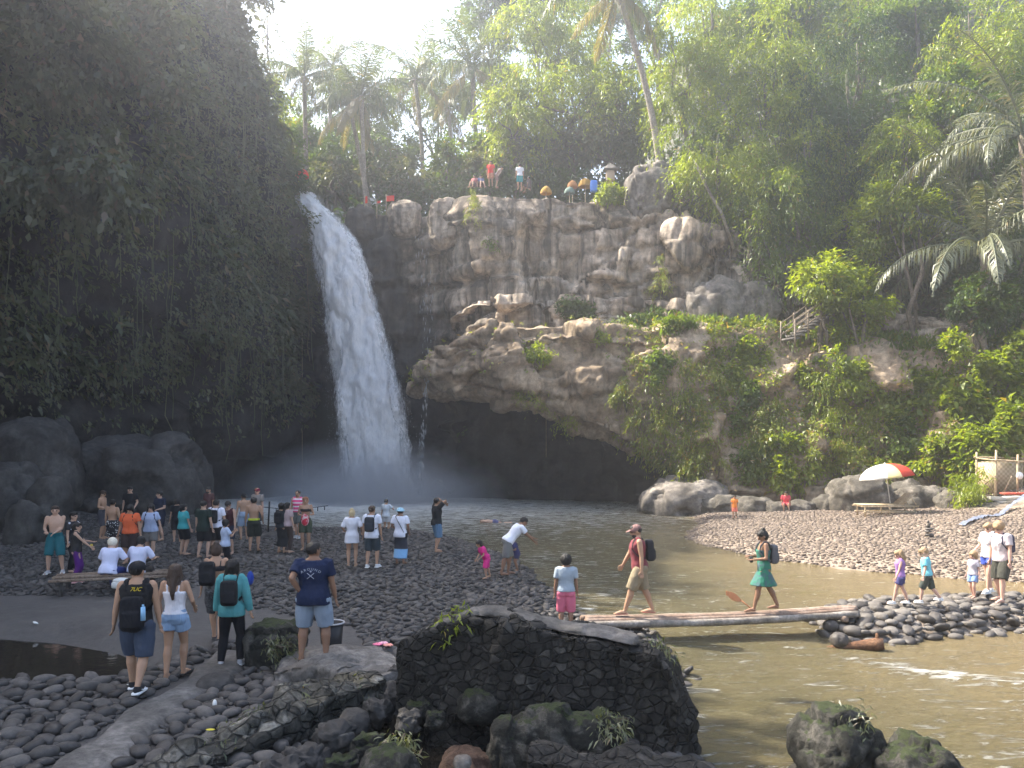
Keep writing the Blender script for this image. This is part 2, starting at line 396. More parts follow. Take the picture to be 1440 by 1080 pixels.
WX, WY = np.meshgrid(wx, wy, indexing='ij'); wp = np.stack([WX.ravel(), WY.ravel(), 0 * WX.ravel()], 1)
rip = .022 * fbm(wp * [.9, 1.6, 1], 3, 2) + .12 * np.exp(-((wp[:, 0] - FALLX) ** 2 + (wp[:, 1] - FALLY) ** 2) / 60) * fbm(wp * 1.2, 3, 4)
wk = np.exp(-((wp[:, 1] + .78 * wp[:, 0] - 18.9) / .45) ** 2) * sm(wp[:, 0], 5.8, 6.3) * np.exp(-(wp[:, 0] - 6) / 6)
wp[:, 2] = rip + .07 * wk * (1 + fbm(wp * 3, 2, 3))
tag(mk('river', wp, gridf(len(wx), len(wy)), MW, None, True), kind='structure')
def m_pud(N, L, out):
    co = N('TexCoord').outputs['Object']
    b = N('Bump', Height=noise(N, co, 5, 3, .5), Strength=.06, Distance=.05)
    p = N('BsdfPrincipled', Base__Color=(.022, .018, .014), Roughness=.05, IOR=1.33, Normal=b.outputs[0]); L(p.outputs[0], out.inputs[0])
cx2 = np.mean(PUD2, 0)
tag(mk('puddle', [[a, b_, .035] for a, b_ in PUD2] + [[*cx2, .035]], A([[k, (k + 1) % len(PUD2), len(PUD2)] for k in range(len(PUD2))]), nmat('puddle_water', m_pud)), kind='structure')
px_ = [q for q in PUD1]; cxy = np.mean(px_, 0)
pv = [[a + (a - cxy[0]) * .12, b_ + (b_ - cxy[1]) * .3, .12] for a, b_ in px_]
tag(mk('puddle', pv + [[*cxy, .12]], A([[k, (k + 1) % len(pv), len(pv)] for k in range(len(pv))]), nmat('puddle_water', m_pud)), kind='structure')

# ---------------------------------------------------------------- cliffs
def resample(path, step):
    path = np.asarray(path, float); s = np.concatenate([[0], np.cumsum(np.linalg.norm(np.diff(path[:, :2], axis=0), axis=1))])
    n = int(s[-1] / step) + 1; t = np.linspace(0, s[-1], n)
    return np.stack([np.interp(t, s, path[:, k]) for k in range(path.shape[1])], 1), t, s
def smooth1(a, k):
    ker = np.ones(k) / k; pad = np.pad(a, ((k // 2, k // 2), (0, 0)), 'edge')
    return np.stack([np.convolve(pad[:, j], ker, 'valid') for j in range(a.shape[1])], 1)
def cliff(name, path, profs, step, vstep, disp, mat):
    """profs: per path point the same number of (out, z) pairs. Returns the mesh data too"""
    path = A(path, ) if False else np.asarray(path, float)
    data = np.concatenate([path, np.asarray(profs, float).reshape(len(path), -1)], 1)
    D, t, s = resample(data, step); D[:, :2] = smooth1(D[:, :2], 2 * int(1.2 / step) + 1); D[:, 2:] = smooth1(D[:, 2:], 2 * int(.7 / step) + 1)
    T = np.gradient(D[:, :2], axis=0); T /= np.linalg.norm(T, axis=1)[:, None]
    Nn = np.stack([T[:, 1], -T[:, 0]], 1)        # to the right of travel = towards the viewer
    pr = D[:, 2:].reshape(len(D), -1, 2)
    seg = np.linalg.norm(np.diff(pr, axis=1), axis=2).mean(0); cs = np.concatenate([[0], np.cumsum(seg)])
    m = int(cs[-1] / vstep) + 1; tv = np.linspace(0, cs[-1], m)
    W = np.zeros((m, pr.shape[1]))
    for k in range(pr.shape[1]): e = np.zeros(pr.shape[1]); e[k] = 1; W[:, k] = np.interp(tv, cs, e)
    q = np.einsum('mk,nkd->nmd', W, pr)
    V = np.zeros((len(D), m, 3)); V[:, :, 0] = D[:, None, 0] + Nn[:, None, 0] * q[:, :, 0]; V[:, :, 1] = D[:, None, 1] + Nn[:, None, 1] * q[:, :, 0]; V[:, :, 2] = q[:, :, 1]
    # normals of the smooth surface
    du = np.gradient(V, axis=0); dv = np.gradient(V, axis=1); nn = np.cross(du, dv); nn /= np.linalg.norm(nn, axis=2)[:, :, None] + 1e-9
    Vf = V.reshape(-1, 3); d = disp(Vf, nn.reshape(-1, 3))
    Vf = Vf + nn.reshape(-1, 3) * d[:, None]
    o = mk(name, Vf, gridf(len(D), m), mat, None, False)
    return o, Vf.reshape(len(D), m, 3), nn
STEP = 1.
RUP = rock('cliff_rock', (.25, .185, .13), (.44, .35, .265), (.58, .48, .38), .35, (.05, .06, .025), -.03, .8, .85, 1., .14, wet_shade_zone=True)
RLO = rock('shelf_rock', (.22, .155, .10), (.38, .285, .195), (.52, .41, .30), .5, (.10, .10, .035), .05, .35, .9, 1., .12)
RLW = rock('dark_wet_shade_rock', (.02, .019, .018), (.035, .032, .03), (.06, .054, .05), .5, (.02, .03, .01), 0, .5, .7, 1., .12)  # near-black wet rock; paints the shade on the cave's back wall
# upper cliff
up = [(-16.4, 65), (-12.8, 62.6), (-11.4, 61.2), (-9, 60.4), (-7.4, 60.6), (-5.4, 60), (-4, 57.5), (-2.5, 56.3), (0, 56), (4, 55.6), (8, 55.2), (12, 53.8), (15, 52), (18, 50.5), (23, 49), (27, 46)]
tops = [20.6, 20.8, 21.0, 20.8, 20.4, 20.4, 20.9, 20.8, 20.7, 20.4, 19.8, 18.6, 15.4, 13.4, 11.6, 10.3]
base = [-1, -1, -1, -1, -1, 3, 9, 10, 10, 10, 10, 10, 9.7, 9.4, 9, 8.8]
prf = []
for k, (t_, b_) in enumerate(zip(tops, base)):
    h = t_ - b_; mid = b_ + .32 * h
    if k < 6:
        prf.append([(-4.5, b_ - 1), (-3.8, b_ + .2 * h), (-1.2, b_ + .38 * h), (-.5, b_ + .6 * h), (.35, b_ + .85 * h), (-.3, t_), (-2, t_ + .1), (-6, t_ - 1)])
    else:
        prf.append([(1.5, b_ - 1), (1.1, mid - 1.2), (1.35, mid), (.1, mid + .25), (.3, b_ + .85 * h), (-.35, t_), (-1.8, t_ + .1), (-6, t_ - 1)])
def dsp_up(p, n):
    d = rockd(p, (5, 5, 6), 1, 1.5, .2) + 2.0 * blockd(p, 3.4, 3.9, 2) + .75 * blockd(p, 1.5, 1.5, 12) + .06 * fbm(p * 2.5, 3, 7)
    fl = 1 - sm(n[:, 2], .6, .95) * .6
    lay = .28 * np.abs(vnoise(p * [.15, .15, 1.1], 8))
    return (d - lay) * fl * (1 - .65 * sm(p[:, 2], 17.5, 20.5))
cu, VU, NU = cliff('upper_cliff', up, prf, .14, .14, dsp_up, RUP); tag(cu, kind='structure')
# lower shelf with the cave under it
lo = [(-6.4, 57.5), (-6.2, 54.5), (-4.6, 51.8), (-2, 50.6), (0, 50), (2.5, 49.8), (5, 49.4), (7.5, 48.6), (9.6, 47.9), (11, 47.5), (14, 47), (17, 46), (20, 44.6), (23, 43), (26.5, 41), (31, 38), (38, 32)]
ltop = [8.6, 9.0, 10.3, 11.0, 11.3, 11.2, 11.1, 11.0, 10.9, 10.9, 10.6, 10.0, 9.3, 9., 9., 9., 9.]
lbot = [7.0, 7.2, 6.9, 6.7, 6.0, 5.3, 4.4, 3.4, 2.0, .8, .4, .3, .3, .4, .5, .5, .5]
pl = []
for k, (t_, b_) in enumerate(zip(ltop, lbot)):
    if k <= 8:
        c = [1, 1, 1, 1, 1, 1, .9, .7, .35][k]
        pl.append([(-7.5 * c, b_ + 1.2), (-6.5 * c, b_ + .9), (-4.5 * c, b_ + .5), (-1.2, b_ - .1), (0, b_ + .35), (.5, b_ + .4 * (t_ - b_)), (.1, t_ - .7), (-.7, t_), (-3, t_ + .15), (-9, t_ - .2)])
    else:
        pl.append([(2.2, -1.2), (1.9, b_), (1.7, b_ + .8), (1.3, b_ + 1.8), (1., b_ + 3), (.5, b_ + .5 * (t_ - b_)), (-.9, t_ - 1.1), (-2.2, t_), (-3, t_ + .25), (-10, t_ + .6)])
def dsp_lo(p, n):
    d = rockd(p, (4.2, 4.2, 3.2), 21, 1.2, .2) + .7 * blockd(p, 2.6, 1.7, 23) + .25 * blockd(p, .9, .6, 27) + .22 * fbm(p * .8, 5, 22)
    cave = sm(p[:, 1], 50, 53) * sm(-p[:, 2], -8, -5) * sm(-p[:, 0], -10, -7)
    return d * (1 - sm(n[:, 2], .6, .95) * .65) * (1 - .5 * cave)
cl, VL, NL = cliff('shelf_cliff', lo, pl, .13, .13, dsp_lo, RLO); tag(cl, kind='structure')
# back wall of the cave under the shelf, its shade painted by dark rock
cvw = [(-13.2, 62.5), (-9, 61.3), (-5, 60.6), (0, 58.6), (4, 57.2), (7, 55.3), (9.3, 52.6), (10.6, 50), (11.6, 47.8)]
pcv = [[(.6, -1.2), (.2, 2), (0, 5), (.8, 9)]] * 3 + [[(.6, -1.2), (.2, 2), (0, 5), (.8, 9.6)]] * 3 + [[(.4, -1.2), (.3, .8), (.2, 2.2), (.1, 3.4)]] * 3
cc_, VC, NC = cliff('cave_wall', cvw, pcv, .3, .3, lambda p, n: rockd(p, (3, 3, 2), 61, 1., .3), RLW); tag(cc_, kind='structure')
# left wall
lw = [(-44, 8), (-37, 20), (-31.5, 31), (-27.5, 40), (-24, 47), (-20.8, 53), (-18, 58), (-16.2, 60.8), (-15.2, 64)]
lt = [36, 37, 38, 38, 37.5, 35, 30, 23.6, 21.6]
pw = [[(-1.5, -1), (-2.2, 3), (-.2, 6.5), (1.6, t_ * .35), (2.6, t_ * .6), (1.6, t_ * .85), (.2, t_), (-2.5, t_ + .6), (-9, t_)] for t_ in lt]
pw[-1] = [(0, -1), (0, 3), (0, 6.5), (.2, 9), (.3, 14), (.2, 19), (0, 21.4), (-1, 21.6), (-3, 21.)]
pw[-2] = [(-1.5, -1), (-1.5, 3), (-.2, 6.5), (.7, 9), (.8, 14), (.6, 20), (0, 23), (-1.5, 23.6), (-6, 23.)]
def dsp_lw(p, n):
    return rockd(p, (4.5, 4.5, 5), 41, 1.7, .3) + .5 * fbm(p * .5, 5, 42)
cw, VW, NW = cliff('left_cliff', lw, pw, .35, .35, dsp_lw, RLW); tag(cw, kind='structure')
# ---------------------------------------------------------------- leaves
def unit(v): return v / (np.linalg.norm(v, axis=-1, keepdims=True) + 1e-9)
def leafgeo(C, D, Nn, L, W, fold=.25):
    n = len(C); D = unit(D); S = unit(np.cross(D, Nn)); Nn = np.cross(S, D)
    L = np.broadcast_to(L, n)[:, None]; W = np.broadcast_to(W, n)[:, None]
    m = C + D * L * .45 + Nn * W * fold
    V = np.stack([C, m + S * W * .5, C + D * L, m - S * W * .5], 1)
    V[:, 2] -= Nn * L * .12
    return V.reshape(-1, 3), np.arange(n * 4).reshape(n, 4)
def crown_pts(blobs, ncl, per, sig, rs, shell=.72):
    """blobs (c, r). clump centres near the shell, leaves scattered round each clump"""
    b = A([list(c) + list(r) for c, r in blobs], float); vol = (b[:, 3] * b[:, 5] + b[:, 3] * b[:, 4]) ; k = rs.choice(len(b), ncl, p=vol / vol.sum())
    d = unit(rs.normal(size=(ncl, 3))); rr = shell + (1.02 - shell) * rs.rand(ncl, 1); rr[rs.rand(ncl) < .15] *= .7
    cc = b[k, :3] + d * b[k, 3:] * rr
    if ncl > 60:      # foliage gathers in layered pads with gaps between them
        npd = max(14, int(ncl / 14)); j = rs.randint(npd, size=ncl); rad = b[k[j], 3:]
        cc = cc[j] + rs.normal(size=(ncl, 3)) * rad * A([.2, .2, .085]); d = d[j]
    C = np.repeat(cc, per, 0) + rs.normal(size=(ncl * per, 3)) * A(sig); O = np.repeat(d, per, 0)
    return C, O
def crown(blobs, n, size, rs, droop=.4, per=9, sig=.3, wr=.38, shell=.72):
    C, O = crown_pts(blobs, max(4, n // per), per, sig, rs, shell)
    D = O * .7 + rs.normal(size=C.shape) * .55; D[:, 2] -= droop
    Nn = rs.normal(size=C.shape) * .5 + A([0, 0, 1.]) + O * .5
    L = size * (.65 + .7 * rs.rand(len(C)))
    return leafgeo(C, D, Nn, L, L * wr)
def sprays(blobs, n, size, rs, slen=1.4, per=12, wr=.22):
    """hanging sprays: leaves along drooping twigs (bamboo, creepers)"""
    ns = max(4, n // per); C0, O = crown_pts(blobs, ns, 1, .05, rs, .6)
    t = np.linspace(.1, 1, per)[None, :, None]; h = unit(O * A([1, 1, .4]) + rs.normal(size=O.shape) * .35)
    ln = slen * (.6 + .7 * rs.rand(ns, 1, 1))
    pos = C0[:, None] + h[:, None] * ln * t * .75 + A([0, 0, -1.]) * ln * t ** 2 * .75
    pos = pos.reshape(-1, 3) + rs.normal(size=(ns * per, 3)) * .05
    D = np.repeat(h, per, 0) * .5 + rs.normal(size=pos.shape) * .5 + A([0, 0, -.8])
    Nn = rs.normal(size=pos.shape) * .6 + A([0, 0, .8]) + np.repeat(O, per, 0) * .4; L = size * (.6 + .8 * rs.rand(len(pos)))
    return leafgeo(pos, D, Nn, L, L * wr)
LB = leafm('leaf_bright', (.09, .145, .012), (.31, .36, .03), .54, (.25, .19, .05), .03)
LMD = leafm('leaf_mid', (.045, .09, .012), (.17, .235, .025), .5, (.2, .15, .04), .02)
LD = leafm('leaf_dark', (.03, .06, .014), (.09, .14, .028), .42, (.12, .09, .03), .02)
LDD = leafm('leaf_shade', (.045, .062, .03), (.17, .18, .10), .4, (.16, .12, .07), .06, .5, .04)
LY = leafm('leaf_yellowish', (.10, .14, .015), (.28, .31, .04), .5, (.3, .2, .07), .08)
LP = leafm('palm_leaflet', (.05, .08, .02), (.13, .16, .045), .42, (.28, .19, .07), .05, .3, .04)
LPD = leafm('palm_leaflet_dry', (.15, .125, .04), (.25, .20, .065), .45, None, 0, .3, .06)
LSP = leafm('sugar_palm_leaflet', (.085, .10, .05), (.20, .21, .13), .3, (.25, .2, .1), .05, .3, .04)
BARK = rock('bark', (.10, .08, .06), (.16, .13, .10), (.24, .2, .16), 2, (.05, .07, .02), .3, 0, .9, .8, .03)
PBARK = rock('palm_bark', (.20, .165, .13), (.30, .26, .21), (.40, .35, .29), 1.5, None, 0, 0, .9, .8, .03)
def surf_idx(V):
    return (V[..., 0] / V[..., 1] * F + CX), (HY - (V[..., 2] - CAMZ) / V[..., 1] * F)
_SU = [(v, *surf_idx(v)) for v in (VU, VL, VW)]
def hit(px, py, which=(0, 1)):
    best = None
    for k in which:
        v, x, y = _SU[k]; d = np.hypot(x - px, y - py); m = d < max(4.5, d.min() + .5)
        q = v[m]; j = q[:, 1].argmin()
        if best is None or q[j, 1] < best[1]: best = q[j]
    return best
def trunk_mesh(mb, p0, p1, r0, r1, rs, wob=.3, n=9):
    t = np.linspace(0, 1, n)[:, None]; pts = A(p0) * (1 - t) + A(p1) * t
    pts[1:-1] += rs.normal(size=(n - 2, 3)) * wob * A([1, 1, .2]) * .35
    mb.tube(pts, r0 + (r1 - r0) * t[:, 0] ** .8 , 8)
TREEN = [0]
def tree(label, c, r, mat, n=4500, size=.38, kind='crown', group=None, name='broadleaf_tree', cat='tree', trunkr=.28, base=None, nb=7, seed=None, slen=1.6, wr=None, droop=.4, bark=None, flat=1):
    TREEN[0] += 1; rs = np.random.RandomState(seed or 100 + TREEN[0])
    c = A(c, float); r = A(r if hasattr(r, '__len__') else (r, r, r), float)
    blobs = [(c, r * .62)]
    for k in range(nb):
        d = unit(rs.normal(size=3)); d[2] = d[2] * .8 + .1
        blobs.append((c + d * r * .66, r * (.28 + .2 * rs.rand())))
    gb = base if base is not None else (c[0], c[1], gz(c[0], c[1]) - .2)
    root = empty(name, gb, 0, label, cat, group)
    if kind == 'crown': V, f = crown(blobs, n, size, rs, droop, 9, size * .75, wr or .42)
    else: V, f = sprays(blobs, n, size, rs, slen, 12, wr or .24)
    mk('crown', V - A(gb), f, mat, root)
    mb = MB(); top = c + A([0, 0, r[2] * .2])
    trunk_mesh(mb, A([0, 0, 0.]), top - A(gb), trunkr, trunkr * .35, rs, .8)
    for b_, q in blobs[1:5]:
        s = A([0, 0, 0.]) * .4 + (top - A(gb)) * (.55 + .3 * rs.rand()); trunk_mesh(mb, s, b_ - A(gb), trunkr * .4, .04, rs, .5, 6)
    mb.build('trunk', bark or BARK, root)
    return root
def shrub(label, px, py, wpx, hpx, mat, n=900, size=.28, kind='crown', name='shrub', cat='shrub', which=(0, 1), group=None, depth=.6, off=.2, slen=.9, wr=None, Y=None):
    TREEN[0] += 1; rs = np.random.RandomState(500 + TREEN[0])
    h = hit(px, py, which) if Y is None else P(px, py, Y); m = h[1] / F; c = h + A([0, -off, 0]); r = A([wpx / 2 * m, depth, hpx / 2 * m])
    blobs = [(c, r * .7)] + [(c + A([rs.uniform(-.7, .7), rs.uniform(-.3, .5), rs.uniform(-.8, .8)]) * r, r * A([.45, .6, .4]) * rs.uniform(.6, 1.1)) for _ in range(7)]
    gb = c + A([0, depth * .8, -r[2] * .5]); root = empty(name, gb, 0, label, cat, group)
    V, f = crown(blobs, int(n * 1.7), size, rs, .4, 8, size * .7, wr or .45, .55) if kind == 'crown' else sprays(blobs, int(n * 2), size, rs, slen, 10, wr or .2)
    mk('foliage', V - gb, f, mat, root)
    mb = MB()
    for _ in range(6):
        e = c + rs.uniform(-.6, .6, 3) * r; trunk_mesh(mb, A([0, 0, 0.]), e - gb, .035, .012, rs, .25, 5)
    mb.build('stem', BARK, root); return root

# ---------------------------------------------------------------- palms
def frond_mesh(nm, L, e0, drp, ll, nl, hang, rs, mat, w=.05, curl=0):
    """frond along +x, starts at elevation e0 and bends down"""
    t = np.linspace(0, 1, 16); ang = e0 - drp * t ** 1.3; ds = L / 15
    x = np.concatenate([[0], np.cumsum(np.cos(ang[:-1]) * ds)]); z = np.concatenate([[0], np.cumsum(np.sin(ang[:-1]) * ds)])
    y = curl * t ** 2 * L
    pts = np.stack([x, y, z], 1)
    tl = np.linspace(.13, .995, nl); C = np.stack([np.interp(tl, t, pts[:, k]) for k in range(3)], 1)
    T = unit(np.stack([np.interp(tl, t, np.gradient(pts[:, k])) for k in range(3)], 1)); Vs = []; Fs = []; n0 = 0
    ln = ll * np.sin(np.clip(tl * 1.05, 0, 1) * np.pi * .93 + .2) ** .6
    for s in (-1, 1):
        side = unit(np.cross(T, A([0, 0, 1.]))) * s
        D = side * 1.0 + T * .55 + A([0, 0, -1.]) * hang * (.5 + .8 * rs.rand(nl, 1)) + rs.normal(size=C.shape) * .17
        D = unit(D); mid = C + D * ln[:, None] * .5; tip = C + unit(D + A([0, 0, -.9]) * (hang + .25)) * ln[:, None]
        wv = unit(np.cross(D, side * .2 + A([0, 0, 1.]))) * w; wv = unit(T - D * (T * D).sum(1)[:, None]) * w
        q = np.stack([C - wv * .3, C + wv * .3, mid + wv * .55, tip, mid - wv * .55], 1).reshape(-1, 3)
        i = np.arange(nl)[:, None] * 5 + n0
        Vs.append(q); Fs.append(np.concatenate([i + A([[0, 1, 2]]), i + A([[0, 2, 4]]), i + A([[4, 2, 3]])], 0)); n0 += len(q)
    mb = MB(); mb.add(np.concatenate(Vs), np.concatenate(Fs)); mb.tube(pts, np.linspace(.055, .012, 16) * (L / 5), 5)
    V, fs = mb.arr(); o = mk(nm, V, fs, mat, None); me = o.data; bpy.data.objects.remove(o); return me
_rs = np.random.RandomState(5)
FR = {}
def frset(key, L, ll, nl, mat, dry, w, extra=0):
    FR[key] = [frond_mesh('frond', L, 1.25, 1.0, ll, nl, .05, _rs, mat, w), frond_mesh('frond', L, .85, 1.35, ll, nl, .25, _rs, mat, w, .08),
               frond_mesh('frond', L, .55, 1.7, ll, nl, .5, _rs, mat, w, -.06), frond_mesh('frond', L, .15, 1.6, ll, nl, .8, _rs, mat, w), frond_mesh('frond', L * .9, -.5, 1.0, ll, nl, 1., _rs, dry, w, .05)]
frset('coco', 4.6, 1.05, 46, LP, LPD, .055)
frset('sugar', 8.6, 1.35, 46, LSP, LSP, .075)
def palm(label, base, top, key, nf, r0, r1, seed, name='coconut_palm', sc=1., spread=1., azs=None):
    rs = np.random.RandomState(seed); base = A(base, float); top = A(top, float)
    root = empty(name, base, 0, label, 'palm tree', 'palms around the gorge')
    mb = MB(); n = 14; t = np.linspace(0, 1, n)[:, None]; bend = np.cross(unit(top - base), A([0, 1, 0.]))
    pts = (top - base) * t + A([1, .3, 0]) * (np.sin(t * np.pi)) * rs.uniform(-.5, .5)
    rad = r1 + (r0 - r1) * np.exp(-t[:, 0] * 3.5) ; rad[-1] *= 1.2
    mb.tube(pts, rad, 9); mb.build('trunk', PBARK if key == 'coco' else BARK, root)
    for k in range(nf):
        u = (k + .5) / nf; v = min(4, int(u * 5 + rs.uniform(-.4, .4))); v = max(0, v if key == 'coco' else min(v, 3)); me = FR[key][v]
        if v == 4 and rs.rand() < .35: me = FR[key][3]
        az = k * 2.4 + rs.uniform(-.3, .3) if azs is None else azs[k % len(azs)] + rs.uniform(-.15, .15)
        o = link('frond', me, root); s = sc * rs.uniform(.8, 1.1)
        o.location = tuple(top - base); o.rotation_euler = (rs.uniform(-.3, .3), rs.uniform(-.15, .15) * spread, az); o.scale = (s, s, s)
    if key == 'coco':
        for k in range(4):
            m = MB(); a = k * 1.6 + seed; m.ell((0, 0, 0), (.13, .13, .16)); c = m.build('coconut', nmat('coconut', lambda N, L, out: L(N('BsdfPrincipled', Base__Color=(.16, .17, .04)).outputs[0], out.inputs[0])) , root)
            c.location = tuple(top - base + A([.28 * math.cos(a), .28 * math.sin(a), -.25]))
    return root
def gb(px, py, Y):
    p = P(px, py, Y); return (p[0], p[1], gz(p[0], p[1]) - .1)
def pal(label, bx, tx, ty, Y, nf=20, r1=.16, seed=1, sc=1., dY=0):
    t = P(tx, ty, Y + dY); b = P(bx, 300, Y); palm(label, (b[0], b[1], gz(b[0], b[1]) - .1), t, 'coco', nf, .3, r1, seed, sc=sc)
pal('coconut palm with a straight trunk beside the red parasol above the falls', 438, 428, 108, 67, 22, .17, 1, 1.05)
pal('leaning coconut palm with a pale twin trunk rising above the waterfall lip', 529, 508, 135, 64.5, 24, .16, 2, 1.1)
pal('coconut palm standing close behind the twin trunk, its crown half hidden', 521, 492, 150, 66, 18, .15, 3, 1.)
pal('hazy coconut palm with hanging dry fronds right of the twin trunks', 590, 583, 112, 72, 22, .17, 4, 1.1)
pal('tall coconut palm under the dark treetop, trunk leaning to the left', 690, 664, 96, 69, 24, .18, 5, 1.25, -1)
_b = P(931, 236, 57.2); palm('long leaning coconut palm whose crown is cut off by the top of the photo', tuple(_b - A([0, 0, .6])), P(868, -14, 56), 'coco', 26, .3, .19, 6, sc=1.35)
pal('faint coconut palm far back between the two trunks', 470, 468, 95, 78, 18, .17, 7, 1.05)
pal('coconut palm of the far row, low crown behind the hedge', 636, 630, 150, 80, 18, .17, 8, 1.)

# ---------------------------------------------------------------- trees behind and beside the cliffs
gBK = 'trees on the plateau behind the cliff'
def T(label, px, py, Y, wpx, hpx, mat, n, size=.38, kind='crown', name='broadleaf_tree', depth=None, grp=gBK, **k):
    m = Y / F; return tree(label, P(px, py, Y), (wpx / 2 * m, depth or wpx / 2 * m, hpx / 2 * m), mat, n, size, kind, grp, name, **k)
T('bright weeping bamboo clump spilling over the cliff top above the yellow parasols', 800, 150, 63, 205, 215, LB, 16000, .36, 'spray', 'bamboo_clump', 3.5, slen=2.2)
T('smaller bright bamboo at the left foot of the weeping clump', 728, 190, 62, 100, 110, LB, 6000, .34, 'spray', 'bamboo_clump', 2.5, slen=1.6)
T('pale green bamboo rising behind the weeping clump up to the palm crown', 790, 60, 68, 170, 140, LB, 9000, .38, 'spray', 'bamboo_clump', 3.5, slen=2.2)
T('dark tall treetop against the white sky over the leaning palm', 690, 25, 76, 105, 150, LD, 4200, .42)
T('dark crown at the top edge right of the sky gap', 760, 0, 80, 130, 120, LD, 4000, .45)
T('bright yellow green shrub tree where the left cliff meets the sky', 370, 170, 66, 90, 120, LB, 3000, .36)
T('dark green bush tree growing at the rim left of the red parasol', 392, 222, 63.5, 80, 100, LMD, 2600, .32, 'crown', 'broadleaf_tree', 2)
T('slim bare stemmed tree with wispy branches in front of the white sky', 376, 40, 76, 46, 180, LDD, 420, .3, trunkr=.16)
T('round shrub tree with light leaves beside the foot of the bamboo', 630, 235, 67, 110, 80, LMD, 2600, .42)
T('light leaved bush between the palms and the bamboo', 690, 215, 66, 80, 90, LMD, 2200, .42)
T('low dark tree in the gap behind the palm trunks', 560, 215, 74, 120, 100, LD, 3200, .42)
T('dark low tree behind the pale twin trunk', 480, 225, 72, 120, 110, LD, 3200, .42)
T('dim tree beside the straight palm trunk at the rim', 420, 200, 74, 110, 130, LMD, 3200, .4)
k = 0
for px, py, Y, w_, h_, mt, ds in (
    (380, 185, 84, 150, 150, LD, 'leftmost hazy tree of the far row over the left cliff'), (450, 190, 86, 150, 130, LMD, 'hazy tree of the far row behind the straight palm trunk'),
    (535, 180, 88, 170, 130, LD, 'hazy tree of the far row directly behind the twin palm trunks'), (615, 175, 86, 160, 150, LMD, 'hazy tree of the far row under the palm with dry fronds'),
    (690, 140, 84, 150, 170, LD, 'hazy tree of the far row left of the weeping bamboo'), (770, 90, 88, 190, 200, LMD, 'hazy tree of the far row behind the tall bamboo'),
    (860, 70, 82, 180, 230, LD, 'dark tree of the far row behind the long leaning palm trunk'), (930, 20, 84, 180, 200, LMD, 'tree of the far row right of the long leaning palm trunk'),
    (880, 175, 68, 130, 150, LD, 'dark tree in the hollow behind the small roofed shrine'), (800, 215, 70, 180, 90, LDD, 'shaded thicket tree behind the yellow parasols'), (740, 235, 69, 120, 70, LDD, 'shaded bushy tree behind the visitor in the white shirt'),
    (570, 262, 68, 130, 60, LDD, 'low shaded bush tree behind the red flags'), (470, 255, 70, 120, 60, LDD, 'low shaded bush tree behind the red parasol'), (650, 255, 70, 110, 50, LD, 'low tree behind the visitors on the cliff edge')):
    T(ds, px, py, Y, w_, h_, mt, 3600, .46)
# right hillside
gR = 'trees of the right hillside'
for ds, px, py, Y, w_, h_, mt, n, sz, kd in (
    ('feathery pale tree reaching over the cliff right of the long palm trunk', 965, 110, 58, 160, 190, LB, 6500, .36, 'spray'),
    ('sunlit feathery tree with a bare slanting stem above the upper stairs', 1010, 210, 54, 150, 210, LB, 6500, .32, 'spray'),
    ('tall yellow green vine draped tree in the middle of the right slope', 1075, 130, 55, 170, 260, LB, 8500, .34, 'spray'),
    ('dark creeper covered tree in the shaded fold of the right slope', 1190, 130, 54, 190, 250, LD, 8500, .34, 'spray'),
    ('creeper curtain tree hanging down to the wooden rail stairs', 1110, 300, 51, 140, 230, LMD, 6500, .32, 'spray'),
    ('dark hollow tree behind the creeper curtain', 1180, 290, 53, 160, 230, LD, 6500, .34, 'spray'),
    ('bright leafy tree right above the stair rail', 1165, 400, 47.5, 130, 110, LB, 3600, .34, 'crown'),
    ('yellow green broadleaf tree between the creepers and the sugar palm', 1235, 320, 49, 120, 150, LB, 4200, .34, 'crown'),
    ('tree with glowing yellow leaves at the top right corner', 1395, 60, 52, 170, 170, LB, 6500, .36, 'spray'),
    ('mid green tree at the top edge between the two bright trees', 1290, 50, 58, 180, 160, LMD, 6500, .38, 'crown'),
    ('pale tree at the top edge above the feathery tree', 1000, 10, 66, 170, 130, LB, 5000, .4, 'spray'),
    ('green tree at the top edge above the vine draped tree', 1110, -10, 64, 180, 140, LMD, 5000, .4, 'crown'),
    ('mid green tree at the top edge above the dark fold', 1210, 20, 62, 180, 120, LB, 5000, .4, 'spray'),
    ('brownish creeper laden tree behind the sugar palm crown', 1400, 200, 49, 150, 230, LD, 7000, .3, 'spray'),
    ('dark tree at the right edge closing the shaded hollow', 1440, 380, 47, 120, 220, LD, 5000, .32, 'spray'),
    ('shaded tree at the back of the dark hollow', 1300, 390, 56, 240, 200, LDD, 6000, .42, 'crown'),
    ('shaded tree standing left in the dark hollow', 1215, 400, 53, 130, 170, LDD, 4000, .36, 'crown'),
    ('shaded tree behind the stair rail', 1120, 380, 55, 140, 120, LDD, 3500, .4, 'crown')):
    T(ds, px, py, Y, w_, h_, mt, int(n * 1.7), sz * .85, kd, 'broadleaf_tree', None, gR, slen=1.9 if kd == 'spray' else 1)
